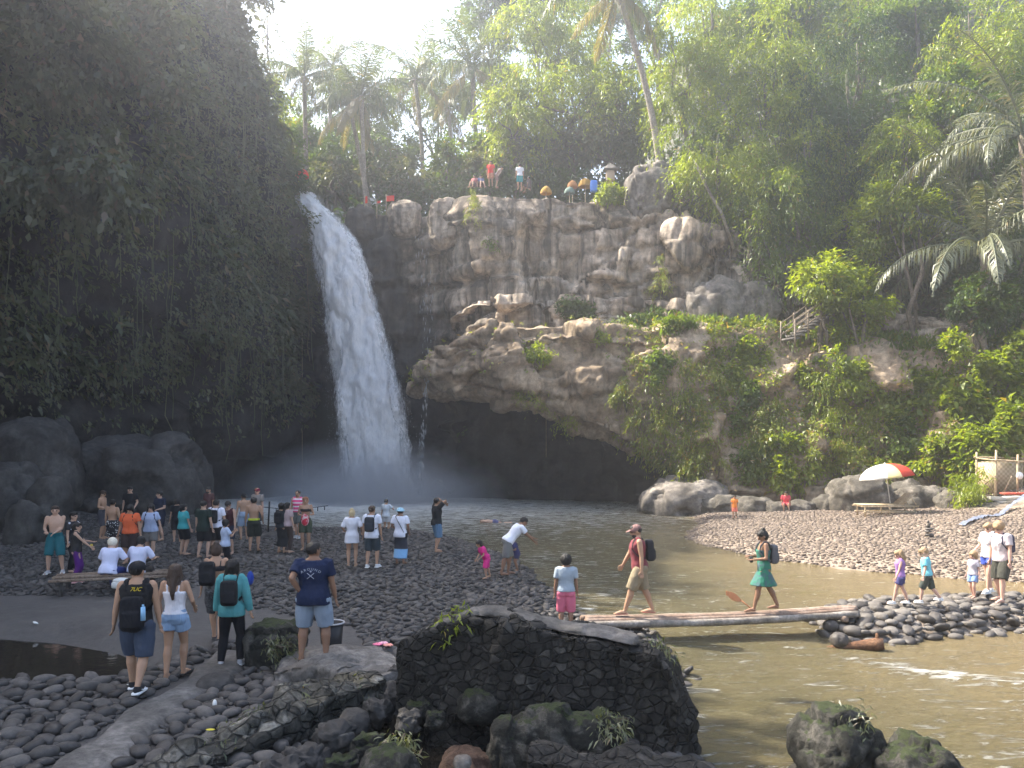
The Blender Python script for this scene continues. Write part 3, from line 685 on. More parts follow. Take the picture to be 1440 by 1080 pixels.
for ds, px, py, Y, w_, h_, mt, n, kd in (('bright bush tree under the fronds of the large sugar palm', 1290, 300, 47.5, 120, 110, LB, 5000, 'crown'), ('yellow green creeper tree left of the sugar palm crowns', 1270, 210, 50, 110, 150, LB, 7000, 'spray'), ('mid green tree behind both sugar palms', 1350, 140, 50, 140, 130, LMD, 6000, 'crown'),
    ('green bush tree between stair rail and sugar palm', 1210, 430, 46.5, 90, 100, LB, 3600, 'crown'), ('sunlit creeper mass over the middle stairs', 1060, 260, 52, 110, 150, LB, 7000, 'spray'), ('leafy tree over the upper stairs', 985, 215, 57, 100, 120, LMD, 5000, 'spray'), ('dark bush tree hiding the foot of the large sugar palm', 1385, 428, 43.6, 90, 100, LD, 3200, 'crown'), ('dark leafy screen at the end of the hollow', 1390, 420, 49, 160, 130, LDD, 6000, 'crown'), ('hanging creeper mass in the middle of the right slope', 1130, 210, 52.5, 120, 190, LB, 8000, 'spray')):
    T(ds, px, py, Y, w_, h_, mt, n, .3, kd, 'broadleaf_tree', None, gR, slen=1.9)
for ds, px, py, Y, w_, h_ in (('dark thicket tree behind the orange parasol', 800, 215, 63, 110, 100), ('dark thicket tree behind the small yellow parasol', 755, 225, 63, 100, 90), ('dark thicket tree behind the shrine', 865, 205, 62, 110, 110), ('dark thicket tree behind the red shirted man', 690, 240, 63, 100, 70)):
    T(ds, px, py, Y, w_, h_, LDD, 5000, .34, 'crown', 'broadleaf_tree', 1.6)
# slanting bare trunk, sugar palms
sb = P(1405, 462, 45); palm('large sugar palm with broad drooping grey green fronds over the dark hollow', (sb[0], sb[1], gz(sb[0], sb[1]) + .1), P(1385, 350, 45), 'sugar', 22, .3, .26, 31, 'sugar_palm', .95)
sb = P(1450, 440, 43.5); palm('sugar palm at the right edge with fronds reaching over its neighbour', (sb[0], sb[1], gz(sb[0], sb[1]) + .1), P(1440, 190, 43.5), 'sugar', 24, .32, .26, 32, 'sugar_palm', .9)

# ---------------------------------------------------------------- bushes and creepers on the shelf
def Sh(*a, **k): return shrub(*a, **k)
gS = 'bushes and creepers on the rock shelf'
S_ = [
 ('small bright bush alone on the face of the overhang', 762, 500, 62, 34, LB, 420, .26, 'crown'),
 ('short tuft on the rim of the overhang above the cave', 748, 560, 44, 34, LY, 300, .2, 'spray'),
 ('fern tuft hanging at the lower lip of the overhang', 790, 590, 34, 26, LB, 240, .2, 'spray'),
 ('little fern at the crack on top of the shelf rim', 848, 478, 30, 18, LB, 160, .2, 'crown'),
 ('hanging grass strip at the left end of the grassy curtain', 878, 556, 34, 100, LY, 900, .26, 'spray'),
 ('thick hanging grass curtain over the right end of the cave', 918, 566, 52, 120, LY, 1700, .26, 'spray'),
 ('yellow green grass curtain beside the pale rock slab', 950, 560, 44, 130, LY, 1300, .26, 'spray'),
 ('low hanging grass above the waterline of the pale slab', 935, 640, 34, 60, LY, 600, .22, 'spray'),
 ('bushy grass mound standing on the pale slab', 1000, 630, 86, 120, LY, 2400, .24, 'spray'),
 ('fresh green climber running over the shelf rim', 1050, 500, 74, 80, LB, 1500, .28, 'crown'),
 ('green climber below the shelf rim left of the bare earth', 1015, 540, 60, 80, LB, 1200, .26, 'crown'),
 ('grass tuft on the left shoulder of the climber', 985, 520, 50, 60, LY, 700, .24, 'spray'),
 ('dark climber in the shaded groove under the fresh climber', 1060, 575, 60, 90, LMD, 1100, .26, 'crown'),
 ('light leaved bush above the seated person in red', 1108, 640, 70, 90, LB, 1700, .27, 'crown'),
 ('low bush at the waterside left of the seated person in red', 1050, 655, 60, 70, LMD, 1100, .26, 'crown'),
 ('bush with bright top under the wooden stair foot', 1195, 530, 74, 70, LB, 1300, .27, 'crown'),
 ('fern covered bulge in the middle of the right rock face', 1210, 590, 100, 100, LY, 2200, .26, 'spray'),
 ('low ferns behind the striped parasol', 1170, 640, 80, 60, LY, 1100, .25, 'spray'),
 ('creeper fringe on the rock edge right of the bare earth', 1130, 525, 60, 40, LB, 600, .25, 'crown'),
 ('large leaved bush on the left of the right hand thicket', 1300, 560, 90, 100, LB, 1700, .38, 'crown'),
 ('large leaved bush in the centre of the right hand thicket', 1360, 580, 110, 120, LB, 2200, .42, 'crown'),
 ('large leaved bush at the right edge of the photo', 1425, 560, 90, 150, LB, 2000, .42, 'crown'),
 ('spreading bush just above the bamboo shack', 1400, 640, 110, 70, LB, 1500, .36, 'crown'),
 ('low thicket bush between the parasol and the shack', 1320, 640, 100, 70, LB, 1500, .3, 'crown'),
 ('bright feathery shrub beside the bamboo shack', 1372, 682, 64, 62, LB, 1100, .22, 'spray'),
 ('dark thicket under the shelf rim at the right', 1270, 620, 70, 80, LMD, 1300, .3, 'crown'),
 ('leafy shrub on the shelf edge at the foot of the stair rail', 1190, 470, 60, 50, LB, 800, .3, 'crown'),
 ('weedy shrub at the far right end of the shelf edge', 1430, 490, 70, 60, LB, 900, .3, 'crown'),
 ('weeds on the shelf edge before the dark hollow', 1345, 488, 50, 40, LB, 450, .25, 'crown'),
 ('dense green thicket bush covering the rock right of the ferny bulge', 1262, 560, 84, 110, LB, 2200, .3, 'crown'),
 ('bright leafy bush crowning the right end of the thicket', 1400, 520, 100, 60, LB, 1500, .36, 'crown'),
 ('light green creeper hanging from the rim beside the stair foot', 1160, 560, 60, 110, LB, 1700, .26, 'spray'),
 ('yellow green hanging creeper between the two light leaved bushes', 1080, 600, 50, 110, LY, 1500, .25, 'spray'),
 ('grass curtain hanging beside the bushy mound', 975, 585, 50, 110, LY, 1600, .25, 'spray'),
 ('creeper patch on the tan rock above the grass curtain', 935, 515, 50, 50, LMD, 700, .24, 'crown'),
 ('low bright bush behind the backs of the parasol boulders', 1240, 655, 80, 50, LB, 1200, .28, 'crown'),
 ('broad leaved bush right of the feathery shrub', 1420, 600, 80, 70, LB, 1500, .38, 'crown'),
 ('long green vine hanging down the upper rock face', 925, 385, 16, 90, LY, 420, .24, 'spray'),
 ('green vine patch at the top left corner of the big rock face', 660, 298, 18, 66, LY, 380, .24, 'spray'),
 ('bushy plant on the cliff top below the small shrine', 850, 268, 50, 30, LB, 700, .28, 'crown'),
 ('dark bush row at the foot of the big rock face', 830, 440, 90, 36, LD, 1000, .28, 'crown'),
 ('low dark plants right of the bush row on the shelf', 900, 448, 70, 26, LD, 700, .26, 'crown'),
 ('scattered plants on the shelf under the vine', 965, 450, 60, 22, LMD, 500, .24, 'crown'),
 ('small plant in the crack of the upper rock face', 690, 345, 18, 22, LMD, 110, .2, 'crown'),
 ('bright shrub at the waterfall lip under the red parasol', 418, 262, 22, 32, LB, 260, .25, 'crown')]
for a in S_:
    wh = (0,) if a[2] < 452 and a[1] < 1080 else (1,)
    if 'shelf' in a[0] and 440 < a[2] < 492 and a[1] < 1000: wh = (0, 1)
    Yv = None
    if 'waterfall lip' in a[0]: Yv = 62.5
    if 'cliff top below' in a[0]: Yv = 55.5
    if a[1] > 1340 and a[2] < 495: Yv = 42.5
    if 'beside the bamboo shack' in a[0]: Yv = 37.5
    Sh(*a, which=wh, group=gS, Y=Yv, depth=.9 if a[3] > 60 else .5, slen=1.3 if a[4] > 100 else .7)
# small leaves scattered over rock surfaces
def scatter(V, Nn, n, fmask, size, rs, hang=.5, off=.1, wr=.4):
    Vf = V.reshape(-1, 3); Nf = Nn.reshape(-1, 3); m = fmask(Vf, Nf); idx = np.where(rs.rand(len(Vf)) < m)[0]
    idx = rs.choice(idx, n); C = Vf[idx] + Nf[idx] * off * rs.rand(n, 1) * 2 + rs.normal(size=(n, 3)) * size * .5
    D = Nf[idx] * .8 + rs.normal(size=(n, 3)) * .5; D[:, 2] -= hang
    L = size * (.5 + rs.rand(n)); return leafgeo(C, D, Nf[idx] + rs.normal(size=(n, 3)) * .5 + A([0, 0, .5]), L, L * wr)
rs = np.random.RandomState(77)
def wmask(p, n):
    t = fbm(p * [.25, .25, .18], 3, 5) * .5 + .5
    return np.clip(t * 1.3 - .1, 0, 1) * sm(p[:, 2], 4, 9) * (p[:, 1] < 62)
V1, f1 = scatter(VW, NW, 120000, wmask, .32, rs, .7, .35)
tag(mk('cliff_creeper', V1, f1, LDD), kind='stuff')
V1, f1 = scatter(VW, NW, 26000, lambda p, n: np.clip((fbm(p * [.35, .35, .3], 3, 91) - .15) * 3, 0, 1) * (p[:, 2] > 8) * (p[:, 1] < 61), .55, rs, .5, .5, .3)
tag(mk('cliff_fern', V1, f1, leafm('fern_dim', (.05, .07, .03), (.15, .165, .08), .4, (.2, .16, .1), .1, .4, .03)), kind='stuff')
mb = MB(); Vf = VW.reshape(-1, 3); idx = rs.choice(np.where((Vf[:, 2] > 9) & (Vf[:, 2] < 30) & (Vf[:, 1] > 26) & (Vf[:, 1] < 61))[0], 170)
for k in idx:
    p = Vf[k] + A([.5, -.7, 0]); ln = rs.uniform(2, 7); q = np.linspace(0, 1, 6)[:, None]
    mb.tube(p + A([0, 0, -1]) * ln * q + rs.normal(size=(6, 3)) * .12 * q, .03, 3, False)
tag(mb.build('hanging_vine', LDD, None, False), kind='stuff')
def lmask(p, n):
    t = fbm(p * [.5, .5, .35], 3, 15) * .5 + .5
    x = p[:, 0]; m = np.clip((t - .36) * 5, 0, 1)
    return m * sm(x, 5, 12) * sm(p[:, 2], 1, 3) * .9 + .02 * (p[:, 2] > 8)
V1, f1 = scatter(VL, NL, 52000, lmask, .25, rs, .6, .12)
tag(mk('shelf_moss', V1, f1, LY), kind='stuff')
V1, f1 = scatter(VL, NL, 12000, lambda p, n: sm(n[:, 2], .6, .9) * (p[:, 2] > 8) * sm(p[:, 0], 4, 14), .3, rs, -.4, .15)
tag(mk('shelf_grass', V1, f1, LMD), kind='stuff')
for ds, x, y, z, r in (('big unseen tree left of the viewer nearest the foreground', -18, 5, 19, 7), ('big unseen tree left of the viewer beside the puddle', -20, 12.5, 20, 7), ('big unseen tree left of the beach before the cliff', -22, 20, 20.5, 7), ('big unseen tree reaching high over the left beach', -25, 26, 24, 6.5)):  # trees out of view, placed to shade the foreground
    tree(ds, (x, y, z), (r, r, r * .8), LDD, 7500, .62, 'crown', 'unseen trees on the near left bank', 'broadleaf_tree', wr=.5, nb=9, trunkr=.4, )
# leaf litter and undergrowth on the hillside and plateau
nU = 45000; ux = rs.uniform(-24, 48, nU); uy = rs.uniform(44, 90, nU); dpp = sdf(ux, uy, PLATEAU); k_ = (dpp > 1.) & ((ux > 17) | (uy > 64) | (ux < -17)); ux = ux[k_]; uy = uy[k_]; uz = ground(ux, uy)
C = np.stack([ux, uy, uz + rs.rand(len(ux)) ** 2 * 2.2], 1); D = rs.normal(size=C.shape); D[:, 2] = D[:, 2] * .4 + .2
L_ = .45 + .5 * rs.rand(len(C)); V1, f1 = leafgeo(C, D, rs.normal(size=C.shape) * .5 + A([0, -.3, 1.]), L_, L_ * .4)
tag(mk('undergrowth', V1, f1, LD), kind='stuff')
n_ = 15000; ux = rs.uniform(-11, 15, n_); uy = rs.uniform(60.5, 66, n_); C = np.stack([ux, uy, ground(ux, uy) + rs.rand(n_) ** .8 * (3.2 + 1.2 * vnoise(np.stack([ux * .5, uy * .5, 0 * ux], 1), 6))], 1); D = rs.normal(size=C.shape); L_ = .3 + .35 * rs.rand(n_)
V1, f1 = leafgeo(C, D, rs.normal(size=C.shape) * .5 + A([0, -.5, 1.]), L_, L_ * .42); tag(mk('thicket', V1, f1, LD), kind='stuff')
# crowns on the left cliff
gL = 'trees crowning the left cliff'
for ds, px, py, Y, w_, h_, n in (('dark tree leaning out over the top left corner', 60, 60, 40, 260, 230, 5500), ('dark big leaved tree at the top of the left cliff beside the corner tree', 190, 70, 44, 220, 250, 5500),
    ('dark treetop beside the white sky on the left cliff', 290, 50, 54, 170, 220, 5500), ('dark tree on the shoulder of the left cliff below the treetop', 330, 160, 58, 110, 150, 3600), ('dark bush tree low on the left cliff near the water lip', 375, 250, 60.5, 90, 90, 2600),
    ('dark tree in the middle of the left cliff face', 110, 230, 40, 200, 150, 3600)):
    c = P(px, py, Y); b = c + A([-5, 5, -3]); tree(ds, c, (w_ / 2 * Y / F, 2.5, h_ / 2 * Y / F), LDD, n, .5, 'crown' if n > 5000 else 'spray', gL, 'broadleaf_tree', base=tuple(b), wr=.5, trunkr=.2)
for q, (x, y) in enumerate(((-32, 54), (-38, 44), (-44, 34))):
    z = gz(x, y); tree(['tall tree behind the middle of the left cliff', 'tall tree behind the left cliff over the beach', 'tall tree behind the left cliff at the frame edge', ''][q], (x, y, z + 5.5), (4.2, 4.2, 4.5), LDD, 2600, .7, 'crown', gL, 'broadleaf_tree', wr=.5)
# ---------------------------------------------------------------- materials of things
RDK = rock('river_boulder', (.034, .031, .029), (.058, .053, .049), (.1, .093, .086), .8, (.05, .055, .03), -.1, .2, .8, .9, .04)
RBL = rock('black_masonry', (.010, .0095, .008), (.022, .02, .018), (.05, .046, .04), 3., (.03, .036, .014), -.02, 0, .8, 1., .03, mas=7.)
RPL = rock('pale_rock', (.11, .095, .08), (.2, .175, .15), (.34, .3, .26), .8, (.16, .15, .06), -.02, .3, .9, .9, .05)
RMS = rock('mossy_rock', (.025, .025, .02), (.06, .056, .046), (.17, .16, .14), 3.5, (.035, .042, .016), .05, 0, .85, 1., .03, mas=5.5)
CONC = rock('worn_concrete', (.07, .064, .058), (.12, .11, .10), (.2, .185, .17), 1.5, None, 0, 0, .9, .9, .02)
def m_cob(nm, a, b, c):
    def f(N, L, out):
        g = N('NewGeometry'); oi = N('ObjectInfo'); co = N('TexCoord').outputs['Object']
        r = math_(N, 'FRACT', math_(N, 'ADD', g.outputs['Random Per Island'], oi.outputs['Random']))
        n = noise(N, g.outputs['Position'], 14, 6, .65)
        col = ramp(N, r, [(0, a), (.5, b), (.85, c), (1., tuple(x * 1.25 for x in c))])
        col = mix(N, .7, col, ramp(N, n, [(.3, .55), (.55, 1.), (.75, 1.35)]), 'MULTIPLY')
        b_ = N('Bump', Height=n, Strength=.5, Distance=.02)
        p = N('BsdfPrincipled', Base__Color=col, Roughness=ramp(N, r, [(0, .5), (1, .85)]), Normal=b_.outputs[0]); p.inputs['Specular IOR Level'].default_value = .35
        L(p.outputs[0], out.inputs[0])
    return nmat(nm, f)
COBD = m_cob('dark_cobble', (.034, .030, .028), (.056, .050, .046), (.095, .086, .079))
COBL = m_cob('warm_cobble', (.085, .062, .046), (.14, .105, .08), (.21, .165, .132))
WOOD = rock('weathered_wood', (.16, .12, .085), (.25, .2, .15), (.36, .3, .24), 2, None, 0, 0, .8, .7, .01)
BAMB = rock('bamboo_pole', (.30, .22, .13), (.42, .32, .2), (.55, .45, .3), 2, None, 0, 0, .6, .4, .006)
LOGM = rock('brown_log', (.13, .085, .06), (.22, .15, .11), (.32, .25, .2), 2.4, None, 0, 0, .85, .9, .015)
RBR = rock('brown_grey_rock', (.05, .044, .036), (.11, .098, .08), (.22, .195, .165), 1.6, (.08, .09, .025), .05, .3, .9, 1., .05)
RMX = rock('mossy_boulder', (.012, .012, .010), (.028, .027, .022), (.12, .11, .095), 4.5, (.03, .04, .012), .1, 0, .85, 1., .05)
LOGG = rock('grey_bamboo', (.09, .075, .062), (.22, .19, .16), (.38, .34, .3), 3, None, 0, 0, .6, .8, .01)
# ---------------------------------------------------------------- cobbles
def stonevar(sub, n, seed, flat=(.35, .6)):
    V, Fc = ico(sub); rs = np.random.RandomState(seed); out = []
    for k in range(n):
        q = V * (1 + .16 * fbm(V * 1.1 + k * 9, 2, seed + k)[:, None]); q = np.sign(q) * np.abs(q) ** .9
        out.append(q * A([1, rs.uniform(.6, .85), rs.uniform(*flat)]))
    return out, Fc
def layout(n, box, polys, rs, smin, smax, reject):
    x = rs.uniform(box[0], box[1], n); y = rs.uniform(box[2], box[3], n); r = smin + (smax - smin) * rs.rand(n) ** 2.2
    keep = np.zeros(n, bool)
    for p in polys: keep |= sdf(x, y, p) > -.25
    keep &= ~reject(x, y); x, y, r = x[keep], y[keep], r[keep]
    # thin out overlaps with a cell hash, larger stones first
    o = np.argsort(-r); G_ = {}; kk = []
    for i in o:
        cx_, cy_ = int(x[i] / .4), int(y[i] / .4); ok = True
        for a in (-1, 0, 1):
            for b in (-1, 0, 1):
                for j in G_.get((cx_ + a, cy_ + b), ()):
                    if (x[i] - x[j]) ** 2 + (y[i] - y[j]) ** 2 < (.66 * (r[i] + r[j])) ** 2: ok = False; break
                if not ok: break
            if not ok: break
        if ok: G_.setdefault((cx_, cy_), []).append(i); kk.append(i)
    return x[kk], y[kk], r[kk]
SAND = wpoly([(-200, 842), (0, 838), (150, 838), (290, 826), (330, 850), (420, 866), (500, 880), (520, 915), (440, 930), (330, 905), (260, 925), (200, 925), (100, 895), (-200, 890)], .3)
PATH = wpoly([(296, 925), (352, 918), (330, 955), (250, 1000), (175, 1050), (120, 1100), (40, 1100), (130, 1030), (200, 985)], .32)
def merge(x, y, z, r, vs, Fc, rs, tilt=.25):
    n = len(x); nv = len(vs[0]); Vv = np.stack(vs)[rs.randint(len(vs), size=n)]
    Vv = Vv * r[:, None, None]; a = rs.uniform(0, 6.28, n); c, s = np.cos(a)[:, None], np.sin(a)[:, None]
    X = Vv[..., 0] * c - Vv[..., 1] * s; Y = Vv[..., 0] * s + Vv[..., 1] * c; Z = Vv[..., 2]
    tx, ty = rs.normal(size=(2, n, 1)) * tilt; Z = Z + X * tx + Y * ty
    V = np.stack([X + x[:, None], Y + y[:, None], Z + z[:, None]], -1).reshape(-1, 3)
    return V, (Fc[None] + (np.arange(n) * nv)[:, None, None]).reshape(-1, 3)
rs = np.random.RandomState(3)
near, Fn = stonevar(2, 12, 5); far, Ff = stonevar(1, 10, 9, (.3, .5))
rej = lambda x, y: (sdf(x, y, PUD1) > -.15) | (sdf(x, y, SAND) > 0) | (sdf(x, y, PATH) > -.05) | (sdf(x, y, PUD2) > -.1)
x, y, r = layout(30000, (-8, 4, 6.8, 14.5), [LAND_L], rs, .045, .16, rej)
vis = (np.abs(x) < y * .66 + .5); x, y, r = x[vis], y[vis], r[vis]
onscr = (np.abs(x) < y * .615) & (y > 7.9) & (x < .2); pr_ = r / y * onscr; o = np.argsort(-pr_); nI = 285
me_c = []
for v in near:
    t = mk('cobble', v, Fn, COBD, None, True); me_c.append(t.data); bpy.data.objects.remove(t)
for i in o[:nI]:
    c = link('cobble', me_c[rs.randint(12)]); s = float(r[i]); c.scale = (s, s, s); c.location = (x[i], y[i], gz(x[i], y[i]) + s * .22); c.rotation_euler = (rs.normal() * .18, rs.normal() * .18, rs.uniform(0, 6.28))
    tag(c, 'dark rounded river cobble among the loose cobbles of the near foreground bed', 'cobble', 'river cobbles in the foreground')
i = o[nI:]
V1, f1 = merge(x[i], y[i], ground(x[i], y[i]) + r[i] * .2, r[i], near, Fn, rs)
tag(mk('cobble_bed', V1, f1, COBD, None, True), kind='stuff')
big = (np.random.RandomState(8))
x, y, r = layout(110000, (-27, 5, 14.5, 40), [LAND_L], rs, .055, .14, rej); vis = (np.abs(x) < y * .64 + .5); x, y, r = x[vis], y[vis], r[vis]
V1, f1 = merge(x, y, ground(x, y) + r * .12, r, far, Ff, rs, .2)
tag(mk('dark_beach_stones', V1, f1, COBD, None, True), kind='stuff')
x, y, r = layout(130000, (7, 34, 20, 48), [LAND_R], rs, .04, .115, lambda x, y: ((x - 22) ** 2 + (y - 37) ** 2 < 3) | (sdf(x, y, LAND_R) < -.05)); vis = (np.abs(x) < y * .85 + .5); x, y, r = x[vis], y[vis], r[vis]
V1, f1 = merge(x, y, ground(x, y) + r * .0, r, far, Ff, rs, .12)
tag(mk('pale_beach_stones', V1, f1, COBL, None, True), kind='stuff')
Vs = []; Fs = []; n0 = 0
for lay in range(4):
    x, y, r = layout(7000, (5.5, 20, 13, 19), [CAUSE], rs, .07, .19, lambda x, y: sdf(x, y, CAUSE) < (-.25, .05, .3, .6)[lay])
    V1, f1 = merge(x, y, np.full(len(x), (0., .14, .24, .30)[lay]) + r * .1, r, near, Fn, rs, .15); Vs.append(V1); Fs.append(f1 + n0); n0 += len(V1)
COBM = m_cob('mid_cobble', (.05, .043, .038), (.09, .08, .072), (.15, .135, .12))
tag(mk('causeway_stones', np.concatenate(Vs), np.concatenate(Fs), COBM, None, True), kind='stuff')
pz = np.array([[a, b, gz(a, b) + .05] for a, b in PATH])
mb = MB(); g_ = np.linspace(0, 1, 40); pa, pb = A([(296 + 352) / 2, 921]), A([80, 1105])
mid = wpoly([(325, 921), (290, 960), (215, 1000), (150, 1050), (78, 1105)], .34); mid, _, _ = resample([(*q, 0) for q in mid], .12)
T_ = unit(np.gradient(mid, axis=0)); S_n = np.stack([T_[:, 1], -T_[:, 0], 0 * T_[:, 0]], 1); Vp = []
for j, u in enumerate(np.linspace(-1, 1, 14)):
    q = mid + S_n * (u * (.33 + .08 * vnoise(mid * 2 + 3, 4)))[:, None]; q[:, 2] = ground(q[:, 0], q[:, 1]) + .1 - .1 * abs(u) ** 6 + .015 * fbm(q * 5, 3, 4); Vp.append(q)
tag(mk('path', np.stack(Vp, 1).reshape(-1, 3), gridf(len(mid), 14), CONC, None, True), kind='structure')

# ---------------------------------------------------------------- boulders and ruined masonry
I5, F5 = ico(5); I4, F4 = ico(4)
def boulder(label, c, r, mat, seed, amp=.22, sq=.8, sub=5, name='boulder', group=None, cat='boulder', sc=.7, rz=0):
    V, Fc = (I5, F5) if sub == 5 else (I4, F4); r = A(r, float)
    q = np.sign(V) * np.abs(V) ** sq * r; q = q @ rot('Z', rz).T
    m = r.min(); q = q + V * (rockd(q + seed * 11, (m * sc * 1.6,) * 3, seed, amp * m) + .05 * m * fbm(q / m * 3 + seed, 4, seed))[:, None]
    o = mk(name, q, Fc, mat, None, False); o.location = tuple(map(float, c)); return tag(o, label, cat, group)
def py_near(top, Y): return Y < 11
def bpx(label, px, top, Y, wpx, zb, mat, seed, dep=1., **k):
    m = Y / F; rx = wpx / 2 * m; zt = CAMZ + (HY - top) * m; zb = max(zb, zt - rx * 1.5) if k.get('name') in ('loose_rock', 'river_stone') or (k.get('sub') == 4 and py_near(top, Y)) else zb; rz = (zt - zb) * .56
    return boulder(label, ((px - CX) * m, Y, zb + (zt - zb) * .45), (rx, rx * dep, rz), mat, seed, **k)
gB = 'boulders at the foot of the left cliff'
bpx('huge smooth dome shaped boulder behind the crowd on the left beach', 198, 612, 44, 180, -.5, RDK, 3, amp=.2, sc=.5, group=gB)
bpx('big angular boulder at the left frame edge under the cliff', 52, 588, 40, 120, -.3, RDK, 4, group=gB)
bpx('low boulder below the angular one at the left edge', 15, 655, 34, 90, 0, RDK, 6, group=gB)
bpx('small boulder in front of the wedged one', 70, 672, 32, 60, 0, RDK, 7, group=gB, sub=4)
bpx('small dark rock beside the rope post at the pool edge', 384, 748, 31, 50, 0, RDK, 8, sub=4, group=gB)
bpx('flat stone at the left edge behind the shirtless man', 35, 705, 29, 50, .1, RDK, 9, sub=4, group=gB)
gP = 'rocks along the far right waterline'
bpx('long pale rock slab sloping into the pool right of the cave', 965, 676, 46.5, 130, -.6, RPL, 11, group=gP, amp=.3)
bpx('pale rock step between the slab and the child in orange', 1015, 696, 45, 90, -.5, RBR, 12, group=gP)
bpx('round grey rock just right of the child in orange', 1062, 698, 43.5, 60, -.3, RBR, 13, group=gP, sub=4)
bpx('squat pale rock below the seated person in red', 1092, 704, 42.5, 36, -.2, RBR, 14, group=gP, sub=4)
bpx('squat pale rock right of the seated person in red', 1124, 704, 42.5, 40, -.2, RBR, 15, group=gP, sub=4)
bpx('whitish broken rock left of the striped parasol', 1165, 694, 42.5, 44, -.2, RBR, 16, group=gP, sub=4)
bpx('large overhanging grey boulder behind the striped parasol', 1215, 668, 42, 100, -.3, RBR, 17, group=gP, amp=.3)
bpx('layered grey boulder right of the parasol pole', 1290, 682, 41, 90, -.3, RBR, 18, group=gP, amp=.3)
bpx('rock bank under the bamboo shack', 1410, 702, 38, 130, -.3, RBR, 19, group=gP, amp=.2)
bpx('straw coloured rock bank left of the shack', 1345, 690, 39, 60, -.3, RBR, 20, group=gP, amp=.2)
# boulders crowning the cliff
gC = 'boulders on top of the cliff'
for ds, px, top, Y, w_, zb, sd_ in (('tall block boulder crowning the right end of the cliff top', 915, 232, 55.5, 68, 19, 31), 
    ('flat topped rock block at the foot of the middle stairs', 1010, 392, 52.5, 92, 9.5, 34), ('rock block right of the flat topped block', 1065, 398, 52, 60, 9.5, 35), ('boulder at the cliff edge left of the first visitors', 625, 280, 58.5, 44, 18, 36),
    ('dark boulder on the rim right of the red flags', 570, 286, 60, 46, 19, 37), ('pale boulder on the rim right of the falls', 508, 290, 61, 44, 19, 38)):
    bpx(ds, px, top, Y, w_, zb, RUP if px < 900 else RPL, sd_, group=gC, sub=5, amp=.28, sq=.7, dep=.8)
def ruin(label, st, th, mat, seed, amp=.05, cs=.22, name='ruined_wall', lean=0, cat='ruined wall', sq=1.):
    """st: (X, Y, zbottom, ztop). cross sections lofted along the wall, stones stand proud"""
    D, _, _ = resample([(a, b, c, d) for a, b, c, d in st], .035)
    T_ = unit(np.gradient(D[:, :2], axis=0)); Nn = np.stack([T_[:, 1], -T_[:, 0]], 1); n = len(D)
    m = 64; u = np.linspace(0, 1, m, endpoint=False); s4 = u * 4
    # rectangle walk: front up, top back, back down, bottom
    fx = np.where(s4 < 1, 1, np.where(s4 < 2, 1 - 2 * (s4 - 1), np.where(s4 < 3, -1, -1 + 2 * (s4 - 3)))); fz = np.where(s4 < 1, s4, np.where(s4 < 2, 1, np.where(s4 < 3, 3 - s4, 0)))
    k = np.linspace(0, 1, n); endt = np.minimum(1, np.minimum(k, 1 - k) / .02) ** .5
    V = np.zeros((n, m, 3)); off = fx[None] * th / 2 * (.25 + .75 * endt[:, None]) + lean * (1 - fz[None]) 
    V[..., 0] = D[:, None, 0] + Nn[:, None, 0] * off; V[..., 1] = D[:, None, 1] + Nn[:, None, 1] * off
    V[..., 2] = D[:, None, 2] + (D[:, None, 3] - D[:, None, 2]) * fz[None] - .04 * fx[None] ** 4 * (fz[None] > .95)
    nn = unit(np.concatenate([Nn[:, None] * fx[None, :, None], ((fz > .97) * .9)[None, :, None] + np.zeros((n, 1, 1))], 2))
    p = V.reshape(-1, 3); q = p / A([cs * 1.35, cs * 1.35, cs * .8]); h, t, e = cells(q, seed)
    d = amp * (np.clip(e / .3, 0, 1) ** .5 - .6 + 1.3 * h) + amp * 1.8 * fbm(p * 1.5, 5, seed) 
    V = p + nn.reshape(-1, 3) * d[:, None]
    a = np.arange(n - 1)[:, None] * m; b = np.arange(m)[None]; b2 = (b + 1) % m
    F4_ = np.stack([a + b, a + b2, a + m + b2, a + m + b], -1).reshape(-1, 4)
    V = np.concatenate([V, [V[:m].mean(0)], [V[-m:].mean(0)]]); kk = np.arange(m); k2 = (kk + 1) % m
    Fs = [F4_, np.concatenate([np.stack([np.full(m, n * m), k2, kk], 1), np.stack([np.full(m, n * m + 1), (n - 1) * m + kk, (n - 1) * m + k2], 1)])]
    return tag(mk(name, V, Fs, mat, None, False), label, cat)
def st(px, top, Y, zb): p = P(px, top, Y); return (p[0], p[1], zb, p[2])
o = ruin('broken black masonry wall of river stones standing beside the bridge end', [st(572, 908, 10.7, -.3), st(582, 893, 10.65, -.3), st(610, 884, 10.55, -.3), st(650, 866, 10.4, -.3), st(668, 857, 10.35, -.3), st(700, 861, 10.3, -.3), st(740, 871, 10.2, -.3), st(790, 882, 10.1, -.3), st(850, 889, 10, -.3), st(895, 903, 9.95, -.3), st(928, 912, 9.9, -.3), st(948, 932, 9.85, -.3), st(964, 985, 9.8, -.3), st(970, 1020, 9.75, -.3)], .62, RBL, 3, .05, .13)
cap = []
for px, ty, w_ in ((600, 886, .16), (640, 868, .2), (668, 854, .22), (700, 857, .24), (740, 867, .22), (790, 878, .22), (840, 885, .24), (880, 894, .25), (897, 901, .2)):
    cap.append((px, ty, w_))
o2 = ruin(None, [st(a, b - 2, 10.5 - (a - 600) * .0021, 0) for a, b, c in cap], .34, CONC, 9, .03, .3)
o2['label'] = ''; del o2['label'], o2['category']; D_ = o2.data
v = np.zeros(len(D_.vertices) * 3, np.float32); D_.vertices.foreach_get('co', v); v = v.reshape(-1, 3)
